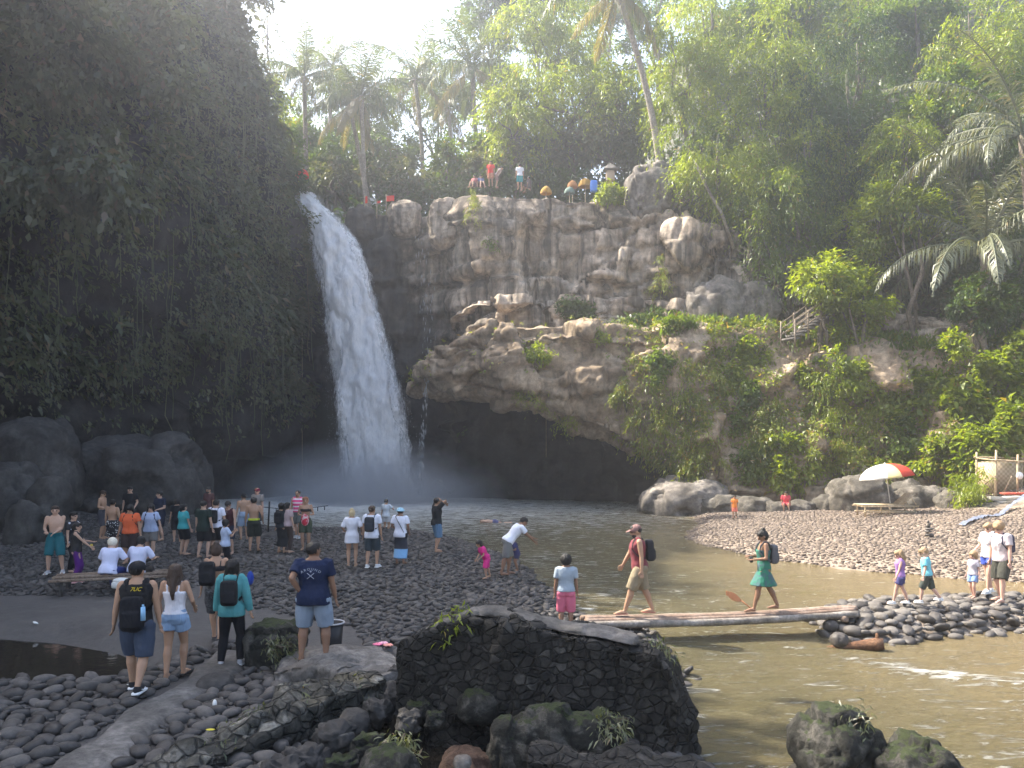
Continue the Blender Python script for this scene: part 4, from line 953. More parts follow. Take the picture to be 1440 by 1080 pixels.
top_i = np.interp(v[:, 0], [P(a, b, 10.4)[0] for a, b, c in cap], [P(a, b - 2, 10.5 - (a - 600) * .0021)[2] for a, b, c in cap]); v[:, 2] = np.maximum(v[:, 2], top_i - .07); D_.vertices.foreach_set('co', v.ravel()); D_.update()
o2.name = 'mortar_cap'; o2.parent = o
ruin('low black masonry remnant slanting through the bottom of the picture', [st(745, 1052, 8.6, -.4), st(800, 1056, 8.5, -.4), st(880, 1068, 8.3, -.4), st(970, 1084, 8.1, -.4), st(1010, 1100, 8.0, -.4)], .55, RBL, 12, .05, .25)
gF = 'dark rocks in the near foreground'
bpx('dark jagged rock heap leaning before the black wall', 790, 998, 9.1, 190, -.4, RMX, 51, group=gF, amp=.3, dep=.5, sq=.8)
bpx('small dark rock at the left foot of the rock heap', 712, 1012, 9., 60, -.3, RMX, 52, group=gF, amp=.3)
bpx('mossy black boulder standing in the river at the bottom', 1180, 1002, 9.3, 132, -.6, RMX, 53, group=gF, amp=.35, sc=.5)
bpx('low black boulder right of the mossy one in the river', 1290, 1042, 8.9, 130, -.6, RMX, 54, group=gF, amp=.3, sc=.5)
bpx('smooth dark boulder lying at the bottom edge of the small puddle', 545, 1052, 8.2, 100, -.2, RMX, 55, group=gF, amp=.12)
bpx('block shaped mossy boulder between the woman in teal and the man in navy', 388, 876, 12.9, 78, .1, RMX, 56, group=gF, amp=.2, sq=.6)
bpx('round dark boulder among the cobbles left of the mossy ledge', 303, 948, 11.6, 52, .15, RDK, 57, group=gF, amp=.08, sub=4)
bpx('round wet boulder under the end of the concrete ledge', 498, 998, 9.9, 44, 0, RDK, 58, group=gF, amp=.08, sub=4)
bpx('rusty brown rock in the small puddle', 655, 1058, 8.9, 80, -.15, rock('rusty_rock', (.05, .03, .02), (.09, .052, .036), (.15, .1, .07), 3), 59, group=gF, amp=.2, sub=4)
bpx('rounded stone at the foot of the black wall', 672, 968, 10.0, 60, -.1, RMX, 60, group=gF, amp=.1, sub=4)
bpx('pale stone sticking out of the small puddle', 650, 1062, 8.5, 26, -.05, RPL, 61, group=gF, amp=.1, sub=4)
ruin('pale topped concrete ledge on which the man in navy stands', [st(395, 930, 12.3, -.1), st(430, 922, 12.3, -.1), st(480, 921, 12.2, -.1), st(520, 930, 11.9, -.1), st(552, 952, 11.4, -.2)], 1.1, rock('pale_ledge', (.07, .062, .054), (.15, .135, .12), (.26, .235, .21), 2.5, (.03, .035, .015), -.2, 0, .85, 1., .03), 21, .05, .3, 'concrete_ledge', cat='ledge')
ruin('mossy crumbling retaining wall running from the ledge to the bottom left', [st(530, 948, 11.2, -.3), st(490, 958, 10.8, -.3), st(440, 975, 10.3, -.3), st(385, 1003, 9.7, -.3), st(330, 1032, 9.2, -.3), st(270, 1062, 8.8, -.3), st(200, 1100, 8.3, -.3)][::-1], .55, RMS, 23, .07, .28)
for q, (px, py, Y, s_) in enumerate(((590, 985, 10.2, 40), (556, 965, 10.8, 36), (575, 1000, 9.7, 34), (612, 1002, 9.6, 26), (530, 985, 10.3, 38), (470, 1020, 9.2, 50), (520, 1035, 8.9, 46), (430, 1050, 8.8, 60), (395, 1068, 8.5, 60), (480, 1064, 8.4, 50), (560, 940, 11.6, 34), (590, 930, 12, 30), (585, 955, 11.2, 34))):
    bpx(('loose rock below the wall end', 'loose rock right of the concrete ledge', 'loose wet rock at the puddle rim', 'small loose rock at the foot of the black wall', 'loose rock under the ledge corner', 'loose rock on the slope under the mossy wall', 'loose rock left of the puddle', 'broad loose rock at the bottom under the mossy wall', 'broad loose rock at the lower left of the slope', 'loose rock beside the bottom boulder', 'flat rock behind the ledge end', 'flat rock near the pink flowers', 'flat rock at the left corner of the black wall')[q], px, py, Y, s_, -.15 if py > 960 else .1, (RMX, RDK, RDK)[q % 3], 70 + q, group='loose rocks around the small puddle', amp=.5, sq=.6, sc=.5, sub=4, name='loose_rock', cat='rock')

# ---------------------------------------------------------------- waterfall
def m_fall(N, L, out):
    co = N('TexCoord').outputs['Object']
    st_ = noise(N, N('Mapping', Vector=co, Scale=(1.6, 1.6, .2)).outputs[0], 1.7, 9, .72, .6)
    st2 = noise(N, N('Mapping', Vector=co, Scale=(4, 4, 1.1)).outputs[0], 1.8, 8, .75, .5)
    e = N('Attribute', _attribute_name='edge').outputs['Fac']
    a = math_(N, 'ADD', math_(N, 'MULTIPLY', math_(N, 'ADD', math_(N, 'MULTIPLY', st_, .5), math_(N, 'MULTIPLY', st2, .5)), 1), math_(N, 'MULTIPLY_ADD', e, -.6, .18))
    e2 = math_(N, 'MULTIPLY', e, -.42); a = math_(N, 'ADD', math_(N, 'ADD', math_(N, 'MULTIPLY', st_, .5), math_(N, 'MULTIPLY', st2, .5)), e2)
    al = ramp(N, a, [(.12, 0.), (.28, 1.)])
    col = ramp(N, st2, [(.3, (.72, .74, .78)), (.6, (.97, .97, .98))])
    h = math_(N, 'ADD', st_, math_(N, 'MULTIPLY', st2, .6)); b = N('Bump', Height=h, Strength=.8, Distance=.16)
    d = N('BsdfDiffuse', Color=col, Normal=b.outputs[0]); t = N('BsdfTranslucent', Color=col); m = N('MixShader', Fac=.35); L(d.outputs[0], m.inputs[1]); L(t.outputs[0], m.inputs[2])
    tr = N('BsdfTransparent'); m2 = N('MixShader', Fac=al); L(tr.outputs[0], m2.inputs[1]); L(m.outputs[0], m2.inputs[2]); L(m2.outputs[0], out.inputs[0])
MF = nmat('falling_water', m_fall)
fy = A([270, 280, 300, 330, 365, 400, 440, 480, 520, 560, 600, 640, 700]); fl = A([410, 416, 424, 433, 443, 451, 458, 464, 469, 473, 477, 480, 481.]); fr = A([430, 446, 468, 496, 513, 524, 534, 545, 555, 563, 571, 579, 590.])
yy = np.linspace(270, 700, 150); L0 = np.interp(yy, fy, fl); R0 = np.interp(yy, fy, fr)
L0 = smooth1(L0[:, None], 9)[:, 0]; R0 = smooth1(R0[:, None], 9)[:, 0]
dY = np.interp(yy, [270, 285, 310, 350, 400, 560, 700], [62.5, 60.6, 59.4, 58.6, 57.9, 56.7, 56.])
wf = None
for lay, (s0, sx_, off) in enumerate(((1, 1., 0), (2, .86, -.45), (3, 1.12, .5))):
    nu = 70; a = np.linspace(0, 2 * np.pi, nu, endpoint=False); V = []; ed = []
    for k in range(150):
        Y = dY[k] + off; m = Y / F; c = ((L0[k] + R0[k]) / 2 - CX) * m; hw = (R0[k] - L0[k]) / 2 * m * sx_; z = CAMZ + (HY - yy[k]) * m
        q = np.stack([c + hw * np.cos(a), Y + (.35 + .25 * hw) * np.sin(a), np.full(nu, z)], 1); V.append(q); ed.append(np.abs(np.cos(a)) ** 4)
    V = np.concatenate(V); ed = np.concatenate(ed)
    d = .32 * fbm(V * [1.4, 1.4, .35], 5, 60 + s0) + .12 * fbm(V * [4, 4, 1.6], 3, 70 + s0); V[:, 1] -= d; V[:, 0] += .4 * fbm(V * [.8, .8, .5], 4, 80 + s0) * ed
    kk = np.arange(149)[:, None] * nu; b = np.arange(nu)[None]; Fq = np.stack([kk + b, kk + (b + 1) % nu, kk + nu + (b + 1) % nu, kk + nu + b], -1).reshape(-1, 4)
    o = mk('waterfall' if lay == 0 else 'water_veil', V, Fq, MF, wf, True); at = o.data.attributes.new('edge', 'FLOAT', 'POINT'); at.data.foreach_set('value', (ed + (.25 if lay == 2 else 0)).astype(np.float32))
    if lay == 0: wf = o; tag(o, 'tall white waterfall plunging over the cliff into the pool', 'waterfall')
# droplets and shreds round the falls, trickles on the rock
SPR = nmat('spray', lambda N, L, out: L(N('BsdfDiffuse', Color=(.4, .42, .44)).outputs[0], out.inputs[0]))
rs = np.random.RandomState(14); n = 1600; k = (rs.rand(n) ** .7 * 149).astype(int); sgn = np.where(rs.rand(n) < .5, -1, 1); m = dY[k] / F; hw = (R0[k] - L0[k]) / 2 * m
cx3 = ((L0[k] + R0[k]) / 2 - CX) * m + sgn * hw * (.8 + .45 * rs.rand(n) ** 2 * (.4 + k / 149.)); C = np.stack([cx3, dY[k] - .3 - rs.rand(n) * .8, CAMZ + (HY - yy[k]) * m + rs.normal(size=n) * .1], 1)
D = np.stack([.12 * rs.normal(size=n) + .1, 0 * cx3, -np.ones(n)], 1); L_ = .04 + .1 * rs.rand(n); V1, f1 = leafgeo(C, D, A([[0, -1., .1]]) + 0 * C, L_, .014 + .02 * rs.rand(n), 0)
s_o = mk('spray_shreds', V1, f1, SPR, wf)
def trickle(pts, n, wd, seed):
    rs = np.random.RandomState(seed); pts = A(pts); u = rs.rand(n); t = np.linspace(0, 1, len(pts)); C = np.stack([np.interp(u, t, pts[:, k]) for k in range(3)], 1) + rs.normal(size=(n, 3)) * A([wd, .1, .1]); L_ = .15 + .35 * rs.rand(n)
    D = np.stack([.1 * rs.normal(size=n), 0 * u, -np.ones(n)], 1); return leafgeo(C, D, A([[0, -1., .1]]) + 0 * C, L_, .02 + .03 * rs.rand(n), 0)
V1, f1 = trickle([P(622, 488, 53.5), P(607, 510, 53), P(600, 535, 52.8), P(596, 580, 52.7), P(592, 640, 52.7), P(590, 695, 52.7)], 200, .09, 3)
tag(mk('water_trickle', V1, f1, SPR), kind='stuff')
V1, f1 = trickle([P(594, 320, 57.9), P(598, 380, 57.8), P(600, 440, 57.8), P(600, 500, 57.8)], 70, .3, 4)
tag(mk('water_trickle', V1, f1, SPR), kind='stuff')
for q, (px, w_, n_) in enumerate(((1, 0, 0),)): pass
# drifting mist round the foot of the falls
def m_mist(N, L, out):
    co = N('TexCoord').outputs['Object']; d = N('VectorMath', _operation='LENGTH', i0=co).outputs['Value']
    f = ramp(N, d, [(0., 1.), (.2, .55), (.42, .16), (.7, .03), (.92, 0.)]); f = math_(N, 'MULTIPLY', f, ramp(N, noise(N, co, 2.2, 4, .6, .5), [(.35, .25), (.65, 1.)]))
    v = N('VolumePrincipled', Color=(.93, .95, 1.), Density=math_(N, 'MULTIPLY', f, 3.6), Anisotropy=.2); L(v.outputs[0], out.inputs[1])
mm = MB(); mm.ell((0, 0, 0), (1, 1, 1)); mo = mm.build('mist', nmat('mist', m_mist)); mo.location = (-9.4, 54.8, .1); mo.scale = (10.5, 8, 4.8); tag(mo, kind='stuff')

# ---------------------------------------------------------------- footbridge
br = empty('footbridge', (1.4, 15.9, .42), 0, 'narrow footbridge of bundled poles crossing the river to the stone causeway', 'footbridge')
b0, b1 = A([1.38, 15.75, .40]), A([6.75, 16.55, .44]); rr = random.Random(4)
for k, (off, r_, mt, e0, e1, dz) in enumerate(((-.27, .068, LOGG, .03, 0, -.03), (-.13, .06, LOGM, -.05, .05, .0), (.0, .058, LOGM, .05, -.1, .02), (.12, .058, LOGM, -.1, .1, .01), (.24, .055, WOOD, 0, -.1, .0))):
    mb = MB(); t = np.linspace(0, 1, 90)[:, None]; dr = b1 - b0; nrm = unit(A([dr[1], -dr[0], 0])); pts = b0 + dr * t * (1 + .01 * k) + dr * e0 * .1 - nrm * off * 1. + A([0, 0, 1]) * (dz - .05 * np.sin(t * np.pi))
    rad = r_ * (1 + .1 * fbm(np.concatenate([t * 9, 0 * t + k, 0 * t], 1), 3, k)); 
    if mt is LOGG: rad = rad * (1 + .1 * np.exp(-((t[:, 0] * 9) % 1 - .5) ** 2 / .002))
    mb.tube(pts - A(br.location), rad, 12); mb.build('pole', mt, br)
mb = MB()
for t in (.06, .94): c = b0 + (b1 - b0) * t; mb.tube([c - nrm * -.42 - A(br.location) + A([0, 0, -.1]), c - nrm * .42 - A(br.location) + A([0, 0, -.1])], .06, 8)
mb.build('cross_beam', LOGM, br)
for q, (px, py, Y, s_) in enumerate(((835, 878, 15.6, 30), (860, 884, 15.3, 34), (885, 890, 14.9, 30), (905, 900, 14.2, 34), (815, 884, 15.4, 26), (925, 905, 13.6, 30), (1168, 872, 16.2, 20), (1180, 890, 15.3, 24))):
    bpx(('dark stone under the left bridge end', 'flat dark stone below the left bridge end', 'wet stone below the bridge end', 'pale splashed stone at the river edge', 'stone at the feet of the boy in pink trousers', 'last wet stone before the river', 'stone under the right bridge end', 'round stone at the foot of the causeway')[q], px, py, Y, s_, -.1, (RDK, COBM)[q > 5], 90 + q, group='stones at the bridge ends', sub=4, amp=.12, name='river_stone', cat='stone')

# ---------------------------------------------------------------- parasol, daybed, shack and other beach things
def m_par(N, L, out):
    co = N('TexCoord').outputs['Object']; s = N('SeparateXYZ', Vector=co); a = math_(N, 'ARCTAN2', s.outputs[1], s.outputs[0]); a = math_(N, 'MULTIPLY_ADD', a, 1 / 6.28318, .5)
    W_, Y_, R_, G_ = (.85, .84, .8), (.85, .76, .4), (.66, .10, .07), (.05, .32, .14)
    c = ramp(N, a, [(0., W_), (.19, Y_), (.27, R_), (.42, G_), (.56, Y_), (.68, R_), (.8, G_), (.92, W_)], 'CONSTANT')
    d = N('BsdfDiffuse', Color=c); t = N('BsdfTranslucent', Color=c); m = N('MixShader', Fac=.4); L(d.outputs[0], m.inputs[1]); L(t.outputs[0], m.inputs[2]); L(m.outputs[0], out.inputs[0])
def parasol(label, loc, R_, H, canh, mat, tiltx=0, tilty=0, polem=None, rz=0, name='parasol', ribs=8, fringe=0, polelabel=None):
    root = empty(name, loc, rz, label, 'parasol'); root.rotation_euler = (math.radians(tiltx), math.radians(tilty), rz)
    mb = MB(); n = ribs * 6; rings = []
    for t in np.linspace(0.02, 1, 12):
        a = np.arange(n) / n * 2 * np.pi; sc = 1 - .07 * t * np.abs(np.sin(a * ribs / 2)) ** .8
        rings.append(np.stack([R_ * np.sin(t * 1.35) / np.sin(1.35) * np.cos(a) * sc, R_ * np.sin(t * 1.35) / np.sin(1.35) * np.sin(a) * sc, np.full(n, H - canh * (1 - np.cos(t * 1.35)) / (1 - np.cos(1.35)))], 1))
    if fringe: rings.append(rings[-1] * A([1.01, 1.01, 1]) - A([0, 0, fringe]))
    rings2 = [r * A([.99, .99, 1]) - A([0, 0, .012]) for r in rings[::-1]]
    mb.loft(rings + rings2, True); mb.build('canopy', mat, root)
    m = MB(); m.tube([(0, 0, 0), (0, 0, H + .06)], .022, 8); m.build('pole', polem or plain('white_pole', (.6, .58, .55), .5), root)
    m = MB()
    for k in range(ribs): a = k / ribs * 2 * math.pi; m.tube([(0, 0, H - canh * .35), (R_ * .55 * math.cos(a), R_ * .55 * math.sin(a), H - canh * .42)], .008, 5)
    m.build('ribs', polem or MATS['white_pole'], root); return root
pb = P(1254, 728, 37.6); parasol('large striped beach parasol in white yellow red and green', (pb[0], pb[1], gz(pb[0], pb[1]) - .05), 1.24, 2.3, .62, nmat('striped_canopy', m_par), -2, -7, rz=0, name='beach_parasol')
dbp = P(1245, 735, 37); z0 = gz(dbp[0], dbp[1]); db = empty('bamboo_daybed', (dbp[0], dbp[1], z0), .05, 'low bamboo daybed standing in the sun under the striped parasol', 'daybed')
mb = MB()
for k in range(9): mb.tube([(-1.25, -.4 + k * .1, .46), (.55, -.4 + k * .1, .46)], .028, 7)
mb.build('bed_slats', BAMB, db); mb = MB()
for k in range(9): mb.tube([(.55, -.4 + k * .1, .46), (1.15, -.4 + k * .1, .95)], .024, 7)
mb.build('backrest', BAMB, db); mb = MB()
for yv in (-.42, .42): mb.tube([(-1.3, yv, .4), (1.3, yv, .4)], .035, 8); mb.tube([(-1.2, yv, .15), (1.2, yv, .15)], .03, 8); mb.tube([(1.25, yv, .4), (.95, yv, .8)], .025, 7)
for xv in (-1.1, 0, 1.1): mb.tube([(xv, -.45, .38), (xv, .45, .38)], .03, 7)
mb.build('bed_frame', BAMB, db)
for xv in (-1.1, 0, 1.1):
    for yv in (-.38, .38): m = MB(); m.tube([(xv, yv, -.05), (xv, yv, .42)], .035, 8); m.build('leg', BAMB, db)
ca = P(1306, 790, 29); z0 = gz(ca[0], ca[1]); cr = MB()
for k, (r_, zz) in enumerate(((.17, .08), (.13, .2), (.15, .29), (.09, .38), (.07, .46), (.045, .53))): cr.ell((.02 * (-1) ** k, 0, zz), (r_, r_ * .8, .055), n=10, m=6)
c = cr.build('stone_cairn', COBM); c.location = (ca[0], ca[1], z0); tag(c, 'little stack of balanced stones on the sunlit beach', 'cairn')
# shack
sp = P(1400, 700, 38.2); sh = empty('bamboo_shack', (sp[0], sp[1], sp[2]), 0, 'open bamboo shack with a woven wall at the right edge', 'shack')
MAT_ = nmat('woven_mat', lambda N, L, out: L(N('BsdfPrincipled', Base__Color=mix(N, N('TexChecker', Vector=N('TexCoord').outputs['Object'], Scale=9).outputs[1], (.34, .25, .15), (.48, .37, .24)), Roughness=.9).outputs[0], out.inputs[0]))
for xv, h_, yv in ((0, 2.2, 0), (1., 2., 0), (2.2, 2.1, 0), (0, 2.1, 1.6), (2.2, 2.1, 1.6)): m = MB(); m.tube([(xv, yv, -.4), (xv + .03, yv, h_)], .05, 7); m.build('post', BAMB, sh)
m = MB(); m.tube([(-.15, 0, 1.75), (2.4, 0, 1.6)], .045, 7); m.tube([(-.1, 1.6, 1.85), (2.4, 1.6, 1.8)], .045, 7); m.tube([(0, -.1, 1.72), (0, 1.7, 1.82)], .04, 7); m.tube([(.3, 0, .1), (.75, 0, 1.)], .03, 6); m.build('beam', BAMB, sh)
m = MB(); m.box((1.1, 1.55, .9), (2.1, .04, 1.5)); m.box((.04, .8, .9), (.04, 1.4, 1.4)); m.build('woven_wall', MAT_, sh, False)
m = MB(); m.ell((1.02, -.15, 1.02), (.16, .1, .17)); o = m.build('white_lantern', plain('white_cloth', (.8, .8, .78), .9)); o.location = sh.location; tag(o, 'white bag hanging on the middle shack post', 'bag')
m = MB(); m.rbox((.9, -.35, .22), (1.7, .5, .1)); o = m.build('counter_cloth', plain('red_cloth', (.45, .09, .06), .9)); o.location = sh.location; tag(o, 'red cloth spread at the front of the bamboo shack', 'cloth')
SB = plain('sandbag', (.55, .5, .42), .95, var=.25, sc=9, bump=.6)
for q, (dx, dz, w_) in enumerate(((-.35, .0, .8), (.35, .02, .8), (1.05, .0, .8), (-.1, -.2, .85), (.65, -.2, .8), (-.45, -.42, .8), (.3, -.42, .8))):
    m = MB(); m.rbox((0, 0, 0), (w_, .42, .2)); o = m.build('sandbag', SB); o.location = (sp[0] + dx, sp[1] - .65 - .12 * (dz < -.1) - .1 * (dz < -.3), sp[2] + dz); o.rotation_euler = (0, .05 * (-1) ** q, .1 * (-1) ** q)
    tag(o, 'sandbag in the ' + ('top row left', 'top row middle', 'top row right', 'middle row left', 'middle row right', 'bottom row left', 'bottom row right')[q] + ' of the pile before the shack', 'sandbag', 'sandbags before the shack')
# blue sheet running down the bank
tp = [P(1452, 690, 36), P(1420, 712, 35), P(1390, 738, 33.5), P(1368, 756, 32), P(1352, 768, 31.2)]; V = []
tp2, _, _ = resample(tp, .12); T_ = unit(np.gradient(tp2, axis=0)); S2 = unit(np.cross(T_, A([0, 0, 1.])))
for u in np.linspace(-1, 1, 7): q = tp2 + S2 * u * .11; q[:, 2] = np.maximum(ground(q[:, 0], q[:, 1]) + .07, q[:, 2] + .02) + .05 * fbm(q * 4, 3, 6); V.append(q)
tag(mk('tarpaulin_strip', np.stack(V, 1).reshape(-1, 3), gridf(len(tp2), 7), plain('grey_blue_sheet', (.16, .18, .24), .5, .4), None, True), 'crumpled grey blue plastic sheet strip running down the bank', 'plastic sheet')
# bucket
bk = empty('bucket', (*G(466, 918, .3)[:2], gz(*G(466, 918, .3)[:2]) + .05), 0, 'black plastic bucket with a pale rim behind the man in navy', 'bucket')
m = MB(); a = np.arange(24) / 24 * 2 * np.pi; rg = lambda r, z: np.stack([r * np.cos(a), r * np.sin(a), np.full(24, z)], 1)
m.loft([rg(.15, 0), rg(.17, .12), rg(.2, .44), rg(.185, .44), rg(.14, .03)]); m.build('body', plain('black_plastic', (.02, .02, .023), .45), bk)
m = MB(); m.tube([(.208 * math.cos(t), .208 * math.sin(t), .44) for t in np.linspace(0, 6.28, 25)], .014, 6); m.build('rim', plain('grey_plastic', (.4, .4, .42), .4), bk)
# pink flowers
for q, (px, py, c) in enumerate(((531, 912, (.8, .2, .32)), (539, 910, (.85, .42, .5)), (546, 913, (.85, .35, .28)))):
    g = G(px, py, .36); m = MB()
    for k in range(6): t = k * 1.05; m.ell((.04 * math.cos(t), .04 * math.sin(t), .02), (.045, .03, .018), rot('Z', math.degrees(t)), 8, 5)
    m.ell((0, 0, .03), (.02, .02, .02), None, 6, 4); o = m.build('pink_flower', plain('petal%d' % q, c, .7)); o.location = tuple(g + A([0, 0, .05])); tag(o, ('deep pink', 'pale pink', 'salmon pink')[q] + ' flower lying on the stones, ' + ('left', 'middle', 'right') [q] + ' of the little bunch', 'flower', 'pink flowers on the stones')
# driftwood in the rapids, orange leaf by the bridge
g = G(1232, 914, .02); m = MB(); m.tube([g + A([-.9, .45, -.1]), g + A([-.4, .2, .02]), g + A([0, 0, .1]), g + A([.12, -.05, .12])], [.03, .07, .12, .1], 10); m.tube([g + A([.03, 0, .14]), g + A([.02, .02, .3])], [.05, .02], 6)
tag(m.build('driftwood_log', rock('wet_wood', (.10, .05, .03), (.2, .1, .055), (.3, .17, .1), 4)), 'short reddish brown log poking out of the rapids', 'driftwood')
g = G(1062, 862, 0.); m = MB(); t = np.linspace(0, 1, 9)[:, None]; d0 = A([-.42, .1, .42]); pts = g + A([.35, 0, -.25]) + A([-.62, .1, .5]) * t
m.tube(pts, .018, 6); tp_ = pts[-1]; rings = []
for u in np.linspace(0, 1, 9): rings.append(tp_ + A([-.34, .05, .17]) * u + (np.stack([np.cos(a) * .05, np.cos(a) * .03, np.sin(a)], 1) @ rot('Y', -0).T) * (.015 + .075 * math.sin(min(1, u * 1.1) * 2.7) ) * A([1, 1, 1]))
m.loft(rings); tag(m.build('orange_leaf', plain('orange_leaf', (.55, .24, .12), .7, var=.3)), 'bright orange dried leaf on a stalk behind the footbridge', 'leaf')
# plank bench on the left beach
bp = G(110, 838, .3); bz = gz(bp[0], bp[1]); bn = empty('plank_bench', (bp[0], bp[1], bz), math.radians(18), 'low plank bench on dark poles under the two seated people', 'bench')
for k, (yv, zv, x1) in enumerate(((.0, .36, 1.9), (.42, .38, 1.9), (.85, .37, 1.9))): m = MB(); m.box(((x1 - .6) / 2, yv, zv), (x1 + .6, .2 if k else .12, .05)); m.build('plank', rock('plank_wood', (.2, .14, .1), (.3, .22, .16), (.42, .33, .26), 3), bn, False)
for xv in (-.4, .75, 1.8): m = MB(); m.tube([(xv, -.15, .3), (xv, 1.05, .3)], .045, 7); m.build('cross_pole', RDK, bn)
for xv in (-.35, .75, 1.75):
    for yv in (0, .85): m = MB(); m.tube([(xv, yv, -.1), (xv, yv, .32)], .05, 7); m.build('leg', RDK, bn)
# rope post by the pool
fp = G(377, 752, .3); po = empty('rope_post', (fp[0], fp[1], gz(fp[0], fp[1])), 0, 'thin black post holding a rope at the pool edge', 'post')
m = MB(); m.tube([(0, 0, -.1), (.02, 0, .6), (.06, 0, 1.3)], .035, 7); m.build('post', plain('black_paint', (.02, .02, .022), .6), po)
m = MB(); xs = np.linspace(0, 1, 22)[:, None]; rp_ = A([-.5, 0, 1.12]) * (1 - xs) + A([2.2, .5, 1.1]) * xs - A([0, 0, .12]) * np.sin(xs * np.pi); m.tube(rp_, .015, 5)
for p_ in rp_[::2]: m.tube([p_, p_ - A([0, 0, .16])], .02, 5)
m.build('rope', MATS['black_paint'], po)
m = MB(); g = G(50, 878, .3); m.ell(g + A([0, 0, .03]), (.06, .03, .02), rot('Y', 20), 8, 5); tag(m.build('litter', plain('litter_white', (.75, .75, .72), .8)), 'small scrap of white litter on the dark sand', 'litter')
m = MB(); g = G(302, 990, .4); m.ell(g, (.03, .03, .06), None, 8, 5); tag(m.build('shell', MATS['litter_white']), 'tiny white scrap standing among the foreground cobbles', 'litter')
m = MB(); g = G(296, 1026, .4); m.ell(g, (.06, .03, .01), None, 8, 5); tag(m.build('fallen_leaf', plain('yellow_leaf', (.6, .5, .05), .7)), 'tiny yellow leaf on the end of the mossy wall', 'leaf')
ux = NR.uniform(22, 40, 9000); uy = NR.uniform(22, 40, 9000); kq = (ux > uy * .66) & (vnoise(np.stack([ux * .4, uy * .4, 0 * ux], 1), 9) > -.35); ux, uy = ux[kq], uy[kq]
C = np.stack([ux, uy, ground(ux, uy) + NR.rand(len(ux)) * .5], 1); V1, f1 = leafgeo(C, NR.normal(size=C.shape) + A([0, 0, .6]), NR.normal(size=C.shape) + A([0, 0, 1.]), .3, .1); tag(mk('bank_grass', V1, f1, LMD), kind='stuff')
shrub('fresh green grass tuft growing on top of the black masonry wall', 638, 868, 30, 30, LB, 110, .13, 'spray', 'grass_tuft', 'grass tuft', Y=10.35, depth=.12, off=0, slen=.25)

# ---------------------------------------------------------------- cliff top: parasols, shrine, stairs
def topz(px, Y): p = P(px, 300, Y); return p[0], gz(p[0], Y)
redm = plain('red_canopy', (.75, .06, .035), .8); yelm = plain('yellow_canopy', (.36, .2, .03), .8); orm = plain('orange_canopy', (.42, .2, .08), .8); blum = plain('blue_cloth', (.1, .25, .7), .8); grn = plain('teal_canopy', (.14, .2, .17), .8)
for ds, px, py, Y, R_, cn, mt, rb in (('red parasol standing above the lip of the waterfall', 425, 238, 61.2, .5, .5, redm, 8), ('small yellow fringed parasol on the cliff edge', 768, 262, 57.5, .4, .42, yelm, 8), ('larger yellow fringed parasol in front of the dark thicket', 823, 251, 58.5, .5, .5, yelm, 8), ('faded orange parasol left of the larger yellow one', 805, 254, 59, .38, .4, orm, 8), ('grey green parasol below the orange one', 801, 263, 58, .38, .36, grn, 8)):
    p = P(px, py, Y); gz_ = gz(p[0], p[1]); parasol(ds, (p[0], p[1], gz_ - .1), R_, p[2] - gz_ + .1, cn, mt, polem=BAMB, name='ceremonial_parasol', fringe=.1)
p = P(858, 244, 58.5); z_ = gz(p[0], p[1]); sn = empty('spirit_shrine', (p[0], p[1], z_), 0, 'small roofed shrine box on a post behind the cliff edge', 'shrine')
m = MB(); m.tube([(0, 0, 0), (0, 0, p[2] - z_ - .5)], .09, 8); m.build('post', WOOD, sn)
m = MB(); m.rbox((0, 0, p[2] - z_ - .2), (.62, .62, .75)); m.build('shrine_box', plain('shrine_wood', (.5, .38, .28), .8), sn)
m = MB(); zz = p[2] - z_ + .2; m.loft([A([[x_ * s_, y_ * s_, z2] for x_, y_ in ((-1, -1), (1, -1), (1, 1), (-1, 1))]) for s_, z2 in ((.5, zz), (.48, zz + .08), (.2, zz + .35), (.04, zz + .5))]); m.build('roof', plain('thatch', (.22, .2, .18), .95, bump=.6), sn, False)
m = MB(); p = P(835, 262, 57.6); m.rbox((p[0], p[1], p[2]), (.5, .4, .8)); tag(m.build('blue_bundle', blum), 'blue cloth bundle beside the yellow parasol', 'bundle')
for ds, px, py, w_, h_ in (('red flag standing left of the twin palm trunk foot', 513, 281, .14, .5), ('red flag at the foot of the twin palm trunk', 530, 284, .2, .16), ('orange red banner right of the palm trunk foot', 543, 279, .42, .4)):
    p = P(px, py, 60.5); m = MB(); m.tube([(0, 0, -1.2), (0, 0, h_ * .5 + .1)], .03, 6); o = m.build('flag', BAMB); o.location = tuple(p); tag(o, ds, 'flag', 'red flags by the palm trunks')
    xs = np.linspace(0, 1, 8); V = A([[u * w_ * 1.4, .06 * math.sin(u * 6), h_ * (v - .5)] for u in xs for v in (0, .5, 1)]); m2 = MB(); m2.add(V, gridf(8, 3)); m2.add(V + A([0, .015, 0]), gridf(8, 3)[:, ::-1]); m2.build('cloth', redm, o)
